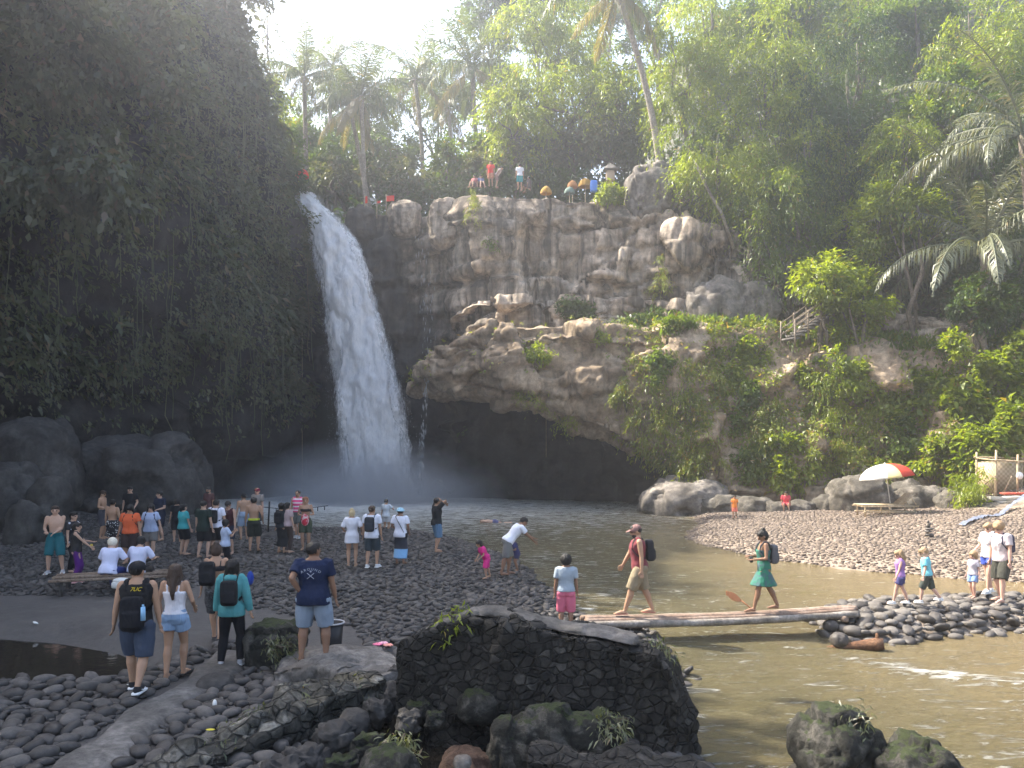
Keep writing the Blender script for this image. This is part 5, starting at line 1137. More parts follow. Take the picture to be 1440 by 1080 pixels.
def stairs(label, p0, p1, n, wd, rails=2, posts=True, col=WOOD):
    p0, p1 = A(p0), A(p1); s = empty('wooden_stairs', p0, 0, label, 'stairs'); d = p1 - p0; h = unit(A([d[0], d[1], 0])); nn = A([h[1], -h[0], 0]); L2 = np.hypot(d[0], d[1])
    M = A([h, -nn, [0, 0, 1]]).T; m = MB()
    for k in range(n): c = d * (k + .5) / n; m.box(c + A([0, 0, -.06]), (L2 / n * 1.05, wd, .12), M)
    m.build('steps', CONC, s, False); m = MB()
    for k in range(rails): zz = 1. - .33 * k; m.tube([nn * wd / 2 + A([0, 0, zz]), d + nn * wd / 2 + A([0, 0, zz])], .035, 6); m.tube([-nn * wd / 2 + A([0, 0, zz]), d - nn * wd / 2 + A([0, 0, zz])], .035, 6)
    m.build('handrail', col, s)
    for k in range(4):
        for sg in (-1, 1): c = d * k / 3 + nn * wd / 2 * sg; m = MB(); m.tube([c + A([0, 0, -.5]), c + A([0, 0, 1.1])], .045, 6); m.build('post', col, s)
    return s
stairs('lowest wooden railed stairs climbing from the shelf into the trees', P(1108, 478, 46.4), P(1162, 440, 47.6), 8, 1.1, 3)
stairs('middle railed stairs descending the rocks under the creepers', P(1032, 362, 53.5), P(1094, 398, 51.5), 8, 1., 2)
stairs('upper railed stairs climbing beside the block boulder', P(948, 300, 55.2), P(988, 272, 56.5), 8, 1.2, 3)
m = MB(); m.tube([P(975, 225, 52.5), P(1000, 275, 52.3), P(1015, 300, 52.3), P(1032, 350, 52.5)], [.07, .09, .1, .11], 7); m.tube([P(1000, 275, 52.3), P(985, 240, 52), P(978, 228, 52)], [.05, .04, .02], 6)
tag(m.build('bare_tree_trunk', PBARK), 'bare pale slanting trunk hanging over the middle stairs', 'tree trunk')

for q, (px, py, Y, w_, h_) in enumerate(((430, 985, 10.2, 40, 26), (360, 1020, 9.5, 46, 30), (500, 975, 10.8, 30, 34), (395, 905, 12.4, 36, 26), (300, 1055, 9.0, 50, 30), (560, 1050, 8.5, 30, 14), (1200, 1008, 9.2, 36, 10), (860, 1016, 9.0, 26, 10), (930, 915, 9.95, 26, 18))):
    shrub(('dark moss tuft on the crest of the mossy wall near the ledge', 'dark moss tuft half way down the mossy wall', 'dark grass hanging from the ledge corner', 'grass blades on top of the block shaped boulder', 'dark moss tuft at the lower end of the mossy wall', 'short moss on the smooth boulder by the puddle', 'moss on top of the river boulder', 'moss on the jagged rock heap', 'moss at the right corner of the black wall')[q], px, py, w_, h_, LDD, 160, .09, 'spray', 'moss_tuft', 'moss', Y=Y, depth=.16, off=0, slen=.16, group='moss tufts on the foreground rocks')
# ---------------------------------------------------------------- people
def skinm(nm, c):
    def f(N, L, out):
        co = N('TexCoord').outputs['Object']; nz = noise(N, co, 9, 4)
        col = mix(N, nz, tuple(x * .85 for x in c), tuple(min(1, x * 1.12) for x in c))
        p = N('BsdfPrincipled', Base__Color=col, Roughness=.55); p.inputs['Specular IOR Level'].default_value = .35; p.inputs['Subsurface Weight'].default_value = 0
        L(p.outputs[0], out.inputs[0])
    return nmat('skin_' + nm, f)
SK = {'fair': skinm('fair', (.50, .31, .22)), 'tan': skinm('tan', (.40, .235, .15)), 'brown': skinm('brown', (.24, .13, .08)), 'pink': skinm('pink', (.55, .33, .25))}
EYE = plain('eye_dark', (.02, .015, .012), .3); LIP = plain('lip', (.33, .12, .1), .5)
HAIR = {k: plain('hair_' + k, c, .6, .35, .3, 60, bump=.5) for k, c in dict(black=(.012, .01, .009), brown=(.05, .03, .02), blond=(.55, .42, .24), grey=(.45, .42, .38), red=(.25, .1, .05), white=(.75, .68, .55), sand=(.3, .2, .11)).items()}
def cloth(c, var=.12):
    nm = 'cloth_%02d_%02d_%02d_%d' % (*[int(x * 99) for x in c], var * 100)
    def f(N, L, out):
        co = N('TexCoord').outputs['Object']; nz = noise(N, co, 5, 4, .6); wv = noise(N, N('Mapping', Vector=co, Scale=(14, 14, 4)).outputs[0], 1, 3, .6, .8)
        col = mix(N, nz, tuple(x * (1 - var) for x in c), tuple(min(1, x * (1 + var)) for x in c))
        b = N('Bump', Height=wv, Strength=.7, Distance=.03); p = N('BsdfPrincipled', Base__Color=col, Roughness=.9, Normal=b.outputs[0]); p.inputs['Specular IOR Level'].default_value = .15
        L(p.outputs[0], out.inputs[0])
    return nmat(nm, f)
def patm(nm, kind, a, b_, sc=10, c3=None):
    def f(N, L, out):
        co = N('TexCoord').outputs['Object']
        if kind == 'stripe': s = N('SeparateXYZ', Vector=co).outputs[2]; fr = math_(N, 'FRACT', math_(N, 'MULTIPLY', s, sc)); col = ramp(N, fr, [(0, a), (.4, b_), (.75, c3 or a)], 'CONSTANT')
        elif kind == 'spots': fr = N('TexVoronoi', Vector=co, Scale=sc).outputs['Distance']; col = ramp(N, fr, [(0, b_), (.28, a)], 'CONSTANT')
        elif kind == 'batik': fr = noise(N, co, sc, 2, .5, 1.5); col = ramp(N, fr, [(.45, a), (.52, b_), (.6, a)])
        elif kind == 'grad': s = N('SeparateXYZ', Vector=co).outputs[2]; col = ramp(N, s, [(0, a), (sc, a), (sc + .015, b_)])
        p = N('BsdfPrincipled', Base__Color=col, Roughness=.9); L(p.outputs[0], out.inputs[0])
    return nmat(nm, f)
CLO = ('shirt', 'shorts', 'jacket', 'tank_top', 'trousers', 'sarong', 'skirt', 'camisole')
def remesh(name, mb, vox, mats, parent, sm_it=2, extra=None, face=None):
    V, fs = mb.arr(); t = mk('tmp', V, fs); m = t.modifiers.new('r', 'REMESH'); m.mode = 'VOXEL'; m.voxel_size = vox; m.use_smooth_shade = True
    s = t.modifiers.new('s', 'SMOOTH'); s.iterations = sm_it; s.factor = .5
    bpy.context.view_layer.update(); dg = bpy.context.evaluated_depsgraph_get(); me = bpy.data.meshes.new_from_object(t.evaluated_get(dg)); bpy.data.objects.remove(t)
    n = len(me.vertices); v = np.zeros(n * 3, np.float32); me.vertices.foreach_get('co', v); v = v.reshape(-1, 3)
    if name in CLO:
        nr = np.zeros(n * 3, np.float32); me.vertices.foreach_get('normal', nr); ww = fbm(v * A([9, 9, 6.]) + PN[0] * 3, 2, PN[0]); v = (v + nr.reshape(-1, 3) * (.006 * (1.25 - np.abs(ww) * 1.8))[:, None]).astype(np.float32)
    tot = np.zeros(len(me.polygons), np.int32); me.polygons.foreach_get('loop_total', tot); li = np.zeros(len(me.loops), np.int32); me.loops.foreach_get('vertex_index', li)
    Fs = []; st = 0
    st_ = np.concatenate([[0], np.cumsum(tot)[:-1]])
    for k in (3, 4):
        i = st_[tot == k]
        if len(i): Fs.append(li[i[:, None] + np.arange(k)])
    bpy.data.meshes.remove(me)
    if extra: 
        Ve, Fe = extra.arr(); v = np.concatenate([v, Ve]); Fs += [f + n for f in Fe]
    mi = None
    if face is not None:
        mi = np.concatenate([face(v[f].mean(1)) for f in Fs])
    return mk(name, v, Fs, mats, parent, True, mi)
def ik(a, t, l1, l2, pole):
    a, t = A(a, float), A(t, float); d = t - a; L_ = np.linalg.norm(d); mx = (l1 + l2) * .998
    if L_ > mx: t = a + d / L_ * mx; d = t - a; L_ = mx
    u = d / (L_ + 1e-9); x = (l1 * l1 - l2 * l2 + L_ * L_) / (2 * L_ + 1e-9); h = math.sqrt(max(0, l1 * l1 - x * x)); p = A(pole, float); p = p - u * p.dot(u); p = unit(p)
    return a + u * x + p * h, t
def limb(mb, p, r, n=10, flat=None): mb.tube(p, r, n, True, flat)
PN = [0]
def person(label, px, py, Y=None, H=1.72, face=0, skin='fair', hair='black', hs='short', top=None, bot=None, z=None, male=True, bulk=1., lean=0, side=0, hl=None, hr=None, fl=None, fr=None, hip=None, hy=0, hp=0, kid=0, shoe=None, pack=None, packc=(.03, .03, .035), cap=None, pos=None, detail=None, roll=0, beard=None, prints=None, headz=0):
    """local frame: forward +y, right +x, feet at z=0. face: degrees, 0 looks away from the viewer, 180 to him, -90 to the right, 90 to the left"""
    PN[0] += 1
    if pos is None:
        for it in range(6):
            zz = z if z is not None else (0.3 if it == 0 else gz(*g[:2]) + .05)
            g = P(px, py, Y) if Y else G(px, py, zz)
            if Y: break
        pos = (g[0], g[1], zz if Y is None else (z if z is not None else gz(g[0], g[1]) + .03))
    root = empty('person', pos, math.radians(face), label, 'person'); near = pos[1] < 19; vox = .0125 if near else (.018 if pos[1] < 36 else .024); vox = vox * (H / 1.72)
    q = H; hd = (.068 + .02 * kid) * q; neckz = (.845 - .02 * kid) * q; shz = (.812 - .02 * kid) * q; shx = (.108 if male else .096) * q * (1 + .25 * (bulk - 1)) * (1 - .08 * kid); hipz = (.52 - .03 * kid) * q if hip is None else hip * q; hx = .052 * q
    bw = bulk
    # torso frame with lean
    Rl = rot('X', -lean) @ rot('Y', side); hip0 = A([0, 0, hipz])
    zoff = (.52 - .03 * kid) * q
    def tp(x, y, zf): return hip0 + Rl @ A([x, y, zf - zoff])
    stn = .0 if male else 1.
    tor = [(.455, .045, .045, 0), (.475, .072, .058, 0), (.505, .09 + .004 * stn, .064, -.006), (.545, .091 + .002 * stn, .063, -.006), (.60, .078 - .006 * stn, .054, .003), (.645, .076 - .007 * stn, .053, .006), (.70, .086 - .004 * stn, .062 + .004 * stn, .006), (.745, .097 - .006 * stn, .066 + .006 * stn, .004), (.785, .102 - .008 * stn, .056, 0), (.815, .09 - .01 * stn, .045, -.004), (.838, .052, .036, -.003), (.86, .033, .032, .002)]
    def torso(mb, z0, z1, inf=0., flare=0., wmul=1.):
        zs = np.array([t[0] for t in tor]); hw = np.array([t[1] for t in tor]); dp = np.array([t[2] for t in tor]); of = np.array([t[3] for t in tor]); rings = []; a = np.arange(20) / 20 * 2 * np.pi
        for z_ in np.linspace(z0, z1, max(4, int((z1 - z0) / .03))):
            b = bw if z_ < .8 else 1 + (bw - 1) * .4
            zc = max(z_, .525) if flare > 0 else z_
            w = np.interp(zc, zs, hw) * q * b * wmul + inf; d = np.interp(zc, zs, dp) * q * (b * 1.05 if .5 < z_ < .75 else b) + inf; o_ = np.interp(z_, zs, of) * q
            if z_ < .62: k = (.62 - z_) / .2; w += flare * k; d += flare * k; w = max(w, .085 * q * b * (inf > 0)); 
            ca, sa = np.cos(a), np.sin(a); ex = .85
            r = np.stack([np.sign(ca) * np.abs(ca) ** ex * w, np.sign(sa) * np.abs(sa) ** ex * d + o_, np.full(20, z_ * q - zoff)], 1) @ Rl.T + hip0
            rings.append(r)
        mb.loft(rings)
    S = {}; legs = {}; arms = {}
    for s, ft, hn in ((-1, fl, hl), (1, fr, hr)):
        hj = hip0 + Rl @ A([s * hx * bw, 0, -.01 * q]) if hip is None else hip0 + A([s * hx * bw, 0, 0])
        f_ = A(ft if ft is not None else (s * .06, 0, 0), float) * q; fz = f_[2]
        ank = A([f_[0], f_[1] - .02 * q, .043 * q + fz]); kn, ank = ik(hj, ank, .245 * q * (1 - .05 * kid), .235 * q * (1 - .05 * kid), (s * .12, 1, 0.)); legs[s] = (hj, kn, ank)
        sj = tp(s * shx, 0, shz); 
        hn_ = A(hn if hn is not None else (s * (.155 + .04 * (bw - 1)), .02, .475), float)
        ht = tp(hn_[0] * q, hn_[1] * q, hn_[2] * q) if hn is None else hn_ * q * A([1, 1, 1]) + (hip0 - A([0, 0, zoff]))
        el, wr = ik(sj, ht, .165 * q, .145 * q, (s * .5, -1, -.25)); arms[s] = (sj, el, wr)
    nk0 = tp(0, -.002 * q, .80 * q); hc0 = tp(0, .012 * q, neckz + hd * .95) ; Rh = Rl @ rot('Z', hy) @ rot('X', -hp + lean * .6); hc = hc0
    def hp_(v): return hc + Rh @ (A(v, float) * hd)
    mb = MB(); torso(mb, .46, .86)
    limb(mb, [nk0, hp_((0, -.15, -.55))], [.034 * q * (1 + .3 * (bw - 1)), .031 * q * (1 if male else .85)], 10)
    mb.ell(hp_((0, -.1, .15)), (hd * .74, hd * .86, hd * .86), Rh); mb.ell(hp_((0, .16, -.28)), (hd * .58, hd * .62, hd * .68), Rh); mb.ell(hp_((0, .4, -.68)), (hd * .3, hd * .3, hd * .22), Rh)
    mb.ell(hp_((0, .86, -.12)), (hd * .12, hd * .2, hd * .24), Rh, 8, 6); mb.ell(hp_((0, .7, .18)), (hd * .5, hd * .14, hd * .12), Rh, 8, 6)
    for s in (-1, 1): mb.ell(hp_((s * .76, -.05, -.05)), (hd * .1, hd * .2, hd * .28), Rh, 8, 6)
    for s in (-1, 1):
        hj, kn, ank = legs[s]; lk = 1 + .6 * (bw - 1)
        limb(mb, [hj, hj * .5 + kn * .5 + A([0, .006, 0]) * q, kn], [.054 * q * lk, .046 * q * lk, .033 * q * lk], 12); mb.ell(kn, (.032 * q * lk,) * 3, None, 10, 6)
        limb(mb, [kn, kn * .7 + ank * .3 - A([0, .008, 0]) * q, kn * .35 + ank * .65, ank], [.033 * q * lk, .036 * q * lk, .026 * q * lk, .020 * q], 12)
        if not male or True: mb.ell(hj + A([s * .004, -.028, .0]) * q, (.05 * q * bw, .042 * q * bw, .05 * q), None, 10, 7)
        fd = unit(A([s * .15, 1, 0])); heel = ank + A([0, -.012, -.024]) * q; toe = A([ank[0], ank[1], ank[2] - .034 * q]) + fd * .105 * q
        limb(mb, [heel, ank * .5 + toe * .5 + A([0, 0, -.004]) * q, toe], [.021 * q, .023 * q, .015 * q], 10, None); mb.ell(toe + fd * .01 * q, (.02 * q, .02 * q, .010 * q), None, 10, 6)
        sj, el, wr = arms[s]; mb.ell(sj + A([-s * .004, 0, -.004]) * q, (.032 * q, .031 * q, .033 * q), None, 10, 7); ak = (1 + .5 * (bw - 1)) * (1 if male else .84)
        limb(mb, [sj, sj * .5 + el * .5, el], [.031 * q * ak, .029 * q * ak, .022 * q * ak], 10); mb.ell(el, (.022 * q * ak,) * 3, None, 8, 6)
        limb(mb, [el, el * .65 + wr * .35, wr], [.022 * q * ak, .023 * q * ak, .0145 * q * ak], 10)
        dv = unit(wr - el); sd_ = unit(np.cross(dv, A([0, 0, 1.]) if abs(dv[2]) < .8 else A([0, 1., 0]))) ; pn = np.cross(dv, sd_)
        # relaxed hand: broad across y when hanging
        wdir = unit(A([0, 1, 0]) - dv * dv[1]) if abs(dv[1]) < .85 else unit(A([1., 0, 0]) - dv * dv[0]); pn = unit(np.cross(dv, wdir)) * (-s)
        M = np.stack([wdir, pn, dv], 1); pc = wr + dv * .025 * q; mb.ell(pc, (.021 * q, .0105 * q, .03 * q), M, 10, 7)
        S[s] = (wr, dv, wdir, pn)
    ex = MB()
    for s in (-1, 1):
        wr, dv, wd, pn = S[s]; sgn = 1 if wd[1] >= 0 else -1
        for k, (o_, l_) in enumerate(((-.015, .036), (-.005, .043), (.005, .045), (.015, .041))):
            b0_ = wr + (dv * .042 + wd * o_) * q; b1_ = b0_ + (dv * l_ * .55 + wd * o_ * .15 + pn * -.004) * q; b2_ = b1_ + (dv * l_ * .4 - pn * .012) * q; ex.tube([b0_, b1_, b2_], [.0058 * q, .0052 * q, .004 * q], 6)
        b0_ = wr + (dv * .018 + wd * .016 * sgn) * q; ex.tube([b0_, b0_ + (dv * .02 + wd * .016 * sgn) * q, b0_ + (dv * .04 + wd * .018 * sgn - pn * .006) * q], [.0068 * q, .006 * q, .0045 * q], 6)
    Rhi = Rh.T
    def facemat(c):
        u = (c - hc) @ Rh / hd; m = np.zeros(len(c), np.int32)
        eye = (u[:, 1] > .45) & (np.abs(np.abs(u[:, 0]) - .33) < .14) & (np.abs(u[:, 2] - .03) < .09); m[eye] = 1
        brow = (u[:, 1] > .5) & (np.abs(np.abs(u[:, 0]) - .34) < .2) & (np.abs(u[:, 2] - .25) < .05); m[brow] = 1
        lip = (u[:, 1] > .45) & (np.abs(u[:, 0]) < .24) & (np.abs(u[:, 2] + .52) < .07); m[lip] = 2
        return m
    remesh('body', mb, vox, [SK[skin], EYE, LIP], root, 1, ex, facemat)
    # hair
    if hs:
        mb = MB(); mb.ell(hp_((0, -.2, .27)), (hd * .84, hd * .88, hd * .86), Rh)
        if hs != 'buzz': mb.ell(hp_((0, .06, .6)), (hd * .74, hd * .8, hd * .5), Rh)
        if hs in ('curly', 'bob'): mb.ell(hp_((0, -.25, .3)), (hd * .98, hd * 1., hd * .98), Rh)
        if hs in ('bob', 'long', 'pony', 'bun'): mb.ell(hp_((0, -.35, -.1)), (hd * .82, hd * .68, hd * .8), Rh)
        if hs == 'bob':
            for s in (-1, 1): mb.ell(hp_((s * .68, -.1, -.35)), (hd * .3, hd * .45, hd * .65), Rh)
        if hs == 'long':
            b = [hp_((0, -.45, 0)), hp_((0, -.62, -.8)), tp(0, -.05 * q, .80 * q), tp(.004 * q, -.075 * q, .74 * q), tp(.008 * q, -.07 * q, .68 * q)]; r_ = [hd * .75, hd * .72, hd * .7, hd * .55, hd * .25]
            mb.tube(b, r_, 12, True, .62)
            for s in (-1, 1): mb.tube([hp_((s * .6, -.1, .2)), hp_((s * .74, -.2, -.6)), tp(s * .05 * q, -.045 * q, .80 * q)], [hd * .3, hd * .28, hd * .15], 8)
        if hs == 'pony': mb.tube([hp_((0, -.85, .3)), hp_((0, -1.15, 0)), hp_((0, -1.05, -.9)), hp_((0, -.9, -1.6))], [hd * .25, hd * .3, hd * .24, hd * .06], 8)
        if hs == 'bun': mb.ell(hp_((0, -.55, 1.05)), (hd * .42, hd * .42, hd * .4), Rh)
        h_ = remesh('hair', mb, vox * 1.1, [HAIR[hair]], root, 1)
        v = np.zeros(len(h_.data.vertices) * 3, np.float32); h_.data.vertices.foreach_get('co', v); v = v.reshape(-1, 3); v += (unit(v - hc) * (hd * .06 * fbm(v / hd * A([5, 5, 2.2]) + PN[0], 3, PN[0]))[:, None]).astype(np.float32); h_.data.vertices.foreach_set('co', v.ravel()); h_.data.update()
    if beard: mb = MB(); mb.ell(hp_((0, .36, -.62)), (hd * .56, hd * .52, hd * .5), Rh); remesh('beard', mb, vox, [HAIR[beard]], root, 1)
    if cap:
        mb = MB(); kind, cc = cap; mb.ell(hp_((0, -.1, .38)), (hd * .9, hd * 1., hd * .76), Rh)
        if kind == 'cap': mb.tube([hp_((0, .6, .42)), hp_((0, 1.25, .36)), hp_((0, 1.6, .3))], [hd * .55, hd * .5, hd * .2], 12, True, .16) if False else mb.ell(hp_((0, 1.05, .42)), (hd * .62, hd * .62, hd * .09), Rh)
        else: mb.ell(hp_((0, -.05, .28)), (hd * 1.35, hd * 1.4, hd * .12), Rh)
        remesh('hat' if kind == 'hat' else 'cap', mb, vox, [cloth(cc)], root, 1)
    # clothes
    if top:
        kind, c = top[0], top[1]; z0 = top[2] if len(top) > 2 else .505; mat = c if not isinstance(c, tuple) else cloth(c); mb = MB(); inf = .010 * q if kind in ('bikini', 'strap') else .019 * q if kind in ('tee', 'loose') else .014 * q
        z1 = {'tank': .815, 'strap': .745, 'bikini': .76}.get(kind, .832); z0 = .71 if kind == 'bikini' else z0
        torso(mb, z0, z1, inf, .012 * q if kind in ('tee', 'loose') else 0)
        for s in (-1, 1):
            sj, el, wr = arms[s]; ak = (1 + .4 * (bw - 1)) * (1 if male else .88)
            if kind in ('tee', 'loose'):
                e = sj + (el - sj) * (.68 if kind == 'tee' else .9); mb.ell(sj + A([-s * .012, 0, -.002]) * q, (.042 * q, .042 * q, .04 * q), None, 10, 7); mb.tube([sj - A([s * .02, 0, 0]) * q, sj, sj * .5 + e * .5, e], [.04 * q, .043 * q * ak, .043 * q * ak, .043 * q * ak], 12)
            elif kind == 'jacket':
                mb.ell(sj + A([-s * .01, 0, 0]) * q, (.045 * q,) * 3, None, 10, 7); mb.tube([sj, sj * .5 + el * .5, el], [.045 * q, .043 * q, .038 * q], 12); mb.ell(el, (.038 * q,) * 3, None); mb.tube([el, el * .4 + wr * .6, wr], [.038 * q, .034 * q, .027 * q], 12)
            elif kind == 'tank': mb.tube([tp(s * .07 * q, .012 * q, .80 * q), tp(s * .066 * q, 0, .838 * q), tp(s * .07 * q, -.02 * q, .80 * q)], .017 * q, 8); mb.tube([tp(s * .08 * q, 0, .79 * q), tp(s * .05 * q, 0, .84 * q)], .034 * q, 8)
            elif kind in ('strap', 'bikini'): mb.tube([tp(s * .05 * q, .058 * q, .74 * q), tp(s * .056 * q, .03 * q, .81 * q), tp(s * .056 * q, -.012 * q, .832 * q), tp(s * .05 * q, -.045 * q, .80 * q), tp(s * .045 * q, -.062 * q, .73 * q)], .008 * q, 6)
        if kind == 'jacket': mb.ell(tp(0, -.045 * q, .825 * q), (.062 * q, .035 * q, .03 * q), None); torso(mb, .47, .6, .02 * q, .01 * q)
        if kind in ('tee', 'loose') and False: pass
        remesh({'tee': 'shirt', 'loose': 'shirt', 'tank': 'tank_top', 'strap': 'camisole', 'bikini': 'bikini_top', 'jacket': 'jacket'}[kind], mb, vox * .95, [mat], root, 1)
    if bot:
        kind, c = bot[0], bot[1]; mat = c if not isinstance(c, tuple) else cloth(c); mb = MB(); inf = .012 * q
        torso(mb, .465, .595 if kind != 'dress' else .66, inf * .8)
        if kind in ('shorts', 'pants', 'leggings', 'briefs'):
            fr_ = bot[2] if len(bot) > 2 else .85
            for s in (-1, 1):
                hj, kn, ank = legs[s]; lk = 1 + .6 * (bw - 1); i_ = .009 * q if kind == 'leggings' else .011 * q; fl_ = .012 * q if kind == 'shorts' else 0
                mb.ell(hj + A([s * .004, -.028, 0]) * q, (.054 * q * bw + i_ * .5, .046 * q * bw + i_ * .5, .054 * q), None, 10, 7)
                if kind in ('shorts', 'briefs'):
                    e = hj + (kn - hj) * fr_; mb.tube([hj + A([0, 0, .01]), hj * .5 + e * .5, e], [.056 * q * lk + i_, (.050 * q * lk) + i_ + fl_ * .6, (.056 - .020 * min(fr_, 1)) * q * lk + i_ + fl_], 14)
                    if fr_ > 1: pass
                else: mb.tube([hj, hj * .5 + kn * .5, kn], [.054 * q * lk + i_, .047 * q * lk + i_, .034 * q * lk + i_], 12); mb.ell(kn, (.034 * q * lk + i_,) * 3, None, 10, 6); mb.tube([kn, kn * .65 + ank * .35, ank + A([0, 0, .01]) * q], [.034 * q * lk + i_, .036 * q * lk + i_, .023 * q + i_], 12)
        else:
            zend = (bot[2] if len(bot) > 2 else .1) * q; rings = []; a = np.arange(20) / 20 * 2 * np.pi; L1, L2 = legs[-1], legs[1]
            for u in np.linspace(0, 1, 9):
                z_ = hipz * (1 - u) + (zend) * u
                def at(L_): return L_[0] + (L_[1] - L_[0]) * (L_[0][2] - z_) / (L_[0][2] - L_[1][2] + 1e-6) if z_ > L_[1][2] else L_[1] + (L_[2] - L_[1]) * (L_[1][2] - z_) / (L_[1][2] - L_[2][2] + 1e-6)
                p1, p2 = at(L1), at(L2); c_ = (p1 + p2) / 2; w = abs(p2[0] - p1[0]) / 2 + .055 * q * bw + (.05 * q * u if kind == 'dress' else .004 * q); d = abs(p2[1] - p1[1]) / 2 + .058 * q * bw + (.04 * q * u if kind == 'dress' else 0)
                w = w * (1 + (.05 * np.sin(a * 5 + PN[0])) * u); rings.append(np.stack([c_[0] + np.cos(a) * w, c_[1] + np.sin(a) * d, np.full(20, z_)], 1))
            mb.loft(rings)
        remesh({'shorts': 'shorts', 'briefs': 'swim_trunks', 'pants': 'trousers', 'leggings': 'leggings', 'sarong': 'sarong', 'skirt': 'skirt', 'dress': 'skirt'}[kind], mb, vox * .95, [mat], root, 1)
        if len(bot) > 3: m2 = MB(); torso(m2, .565, .6, inf * 1.5); remesh('waistband', m2, vox, [cloth(bot[3])], root, 1)
    if shoe:
        for s in (-1, 1):
            hj, kn, ank = legs[s]; fd = unit(A([s * .15, 1, 0])); c = ank + A([0, 0, -.02]) * q + fd * .04 * q; b = ank[2] - .043 * q; M = A(Matrix.Rotation(-s * .15, 3, 'Z'))
            if shoe[0] == 'flop': mb = MB(); mb.rbox(A([c[0], c[1], b + .004 * q]), (.05 * q, .15 * q, .012 * q), M); mb.tube([A([c[0] - .02 * q, c[1] - .005 * q, b + .012 * q]), A([c[0], c[1] + .03 * q, b + .032 * q]), A([c[0] + .02 * q, c[1] - .005 * q, b + .012 * q])], .004 * q, 5); mb.build('sandal', cloth(shoe[1]), root)
            else:
                mb = MB(); mb.ell(A([c[0], c[1], b + .022 * q]) , (.029 * q, .082 * q, .024 * q), M); mb.ell(ank + A([0, 0, -.012]) * q, (.028 * q, .034 * q, .03 * q), M); so_ = remesh('shoe', mb, vox * .8, [cloth(shoe[1])], root, 1)
                m2 = MB(); m2.rbox(A([c[0], c[1], b + .006 * q]), (.062 * q, .172 * q, .02 * q), M); m2.build('sole', cloth(shoe[2] if len(shoe) > 2 else (.7, .7, .68)), so_)
                if len(shoe) > 3:
                    for e in (-1, 1): m3 = MB(); m3.tube([A([c[0] + e * .03 * q, c[1] - .05 * q, b + .035 * q]), A([c[0] + e * .032 * q, c[1] + .0 * q, b + .018 * q]), A([c[0] + e * .027 * q, c[1] + .045 * q, b + .03 * q])], [.002 * q, .007 * q, .002 * q], 5); m3.build('curved_mark', cloth((.85, .85, .85)), so_)
    root['_'] = 0; del root['_']
    info = dict(root=root, tp=tp, q=q, Rl=Rl, legs=legs, arms=arms, S=S, hc=hc, hd=hd, Rh=Rh, vox=vox, bw=bw, label=label)
    if pack: backpack(info, pack, packc)
    return info
def backpack(I, lab, c, sz=1., sag=0, front=False):
    q, tp = I['q'], I['tp']; r0 = I['root']; b = bpy.data.objects.new('backpack', None); COL.objects.link(b); b.empty_display_size = .1; b.location = r0.location; b.rotation_euler = r0.rotation_euler; tag(b, lab, 'backpack')
    s_ = -1 if not front else 1; m = MB(); y0 = -(.066 * I['bw'] + .052) * q * (1 if not front else -1); Rl = I['Rl']; m.rbox(tp(0, y0, (.695 - sag) * q), (.155 * q * sz, .085 * q, .235 * q * sz), Rl); m.rbox(tp(0, y0 - .04 * q * (1 if not front else -1), (.655 - sag) * q), (.12 * q * sz, .04 * q, .11 * q * sz), Rl)
    remesh('bag_body', m, .014, [cloth(c)], b, 2)
    for s in (-1, 1):
        m = MB(); bw = 1 + (I['bw'] - 1) * .8; m.tube([tp(s * .055 * q, -.07 * q * bw, .77 * q), tp(s * .062 * q, -.04 * q, .838 * q), tp(s * .064 * q, .01 * q, .85 * q), tp(s * .07 * q, .058 * q * bw, .80 * q), tp(s * .082 * q, .075 * q * bw, .73 * q), tp(s * .098 * q * bw, .03 * q, .66 * q), tp(s * .08 * q * bw, -.06 * q * bw, .62 * q)], .012 * q, 7, True, .45); m.build('shoulder_strap', cloth(c), b)
    return b
def held(name, I, pts_or_mb, mat, label, cat):
    o = pts_or_mb.build(name, mat); o.location = I['root'].location; o.rotation_euler = I['root'].rotation_euler; return tag(o, label, cat)
def textmesh(name, txt, size, mat, parent, M, arc=0, shear=0):
    cu = bpy.data.curves.new(name, 'FONT'); cu.body = txt; cu.size = size; cu.extrude = .002; cu.align_x = 'CENTER'; cu.shear = shear; t = bpy.data.objects.new('t', cu); COL.objects.link(t); bpy.context.view_layer.update()
    me = bpy.data.meshes.new_from_object(t.evaluated_get(bpy.context.evaluated_depsgraph_get())); bpy.data.objects.remove(t); me.materials.clear(); me.materials.append(mat)
    v = np.zeros(len(me.vertices) * 3, np.float32); me.vertices.foreach_get('co', v); v = v.reshape(-1, 3)
    if arc: th = v[:, 0] / arc; rr_ = arc + v[:, 1]; v = np.stack([rr_ * np.sin(th), rr_ * np.cos(th) - arc, v[:, 2]], 1)
    me.vertices.foreach_set('co', v.astype(np.float32).ravel()); o = link(name, me, parent); o.matrix_local = M; return o
BK = (.02, .02, .022); WH = (.78, .78, .78)
exec_people = True
PP = person
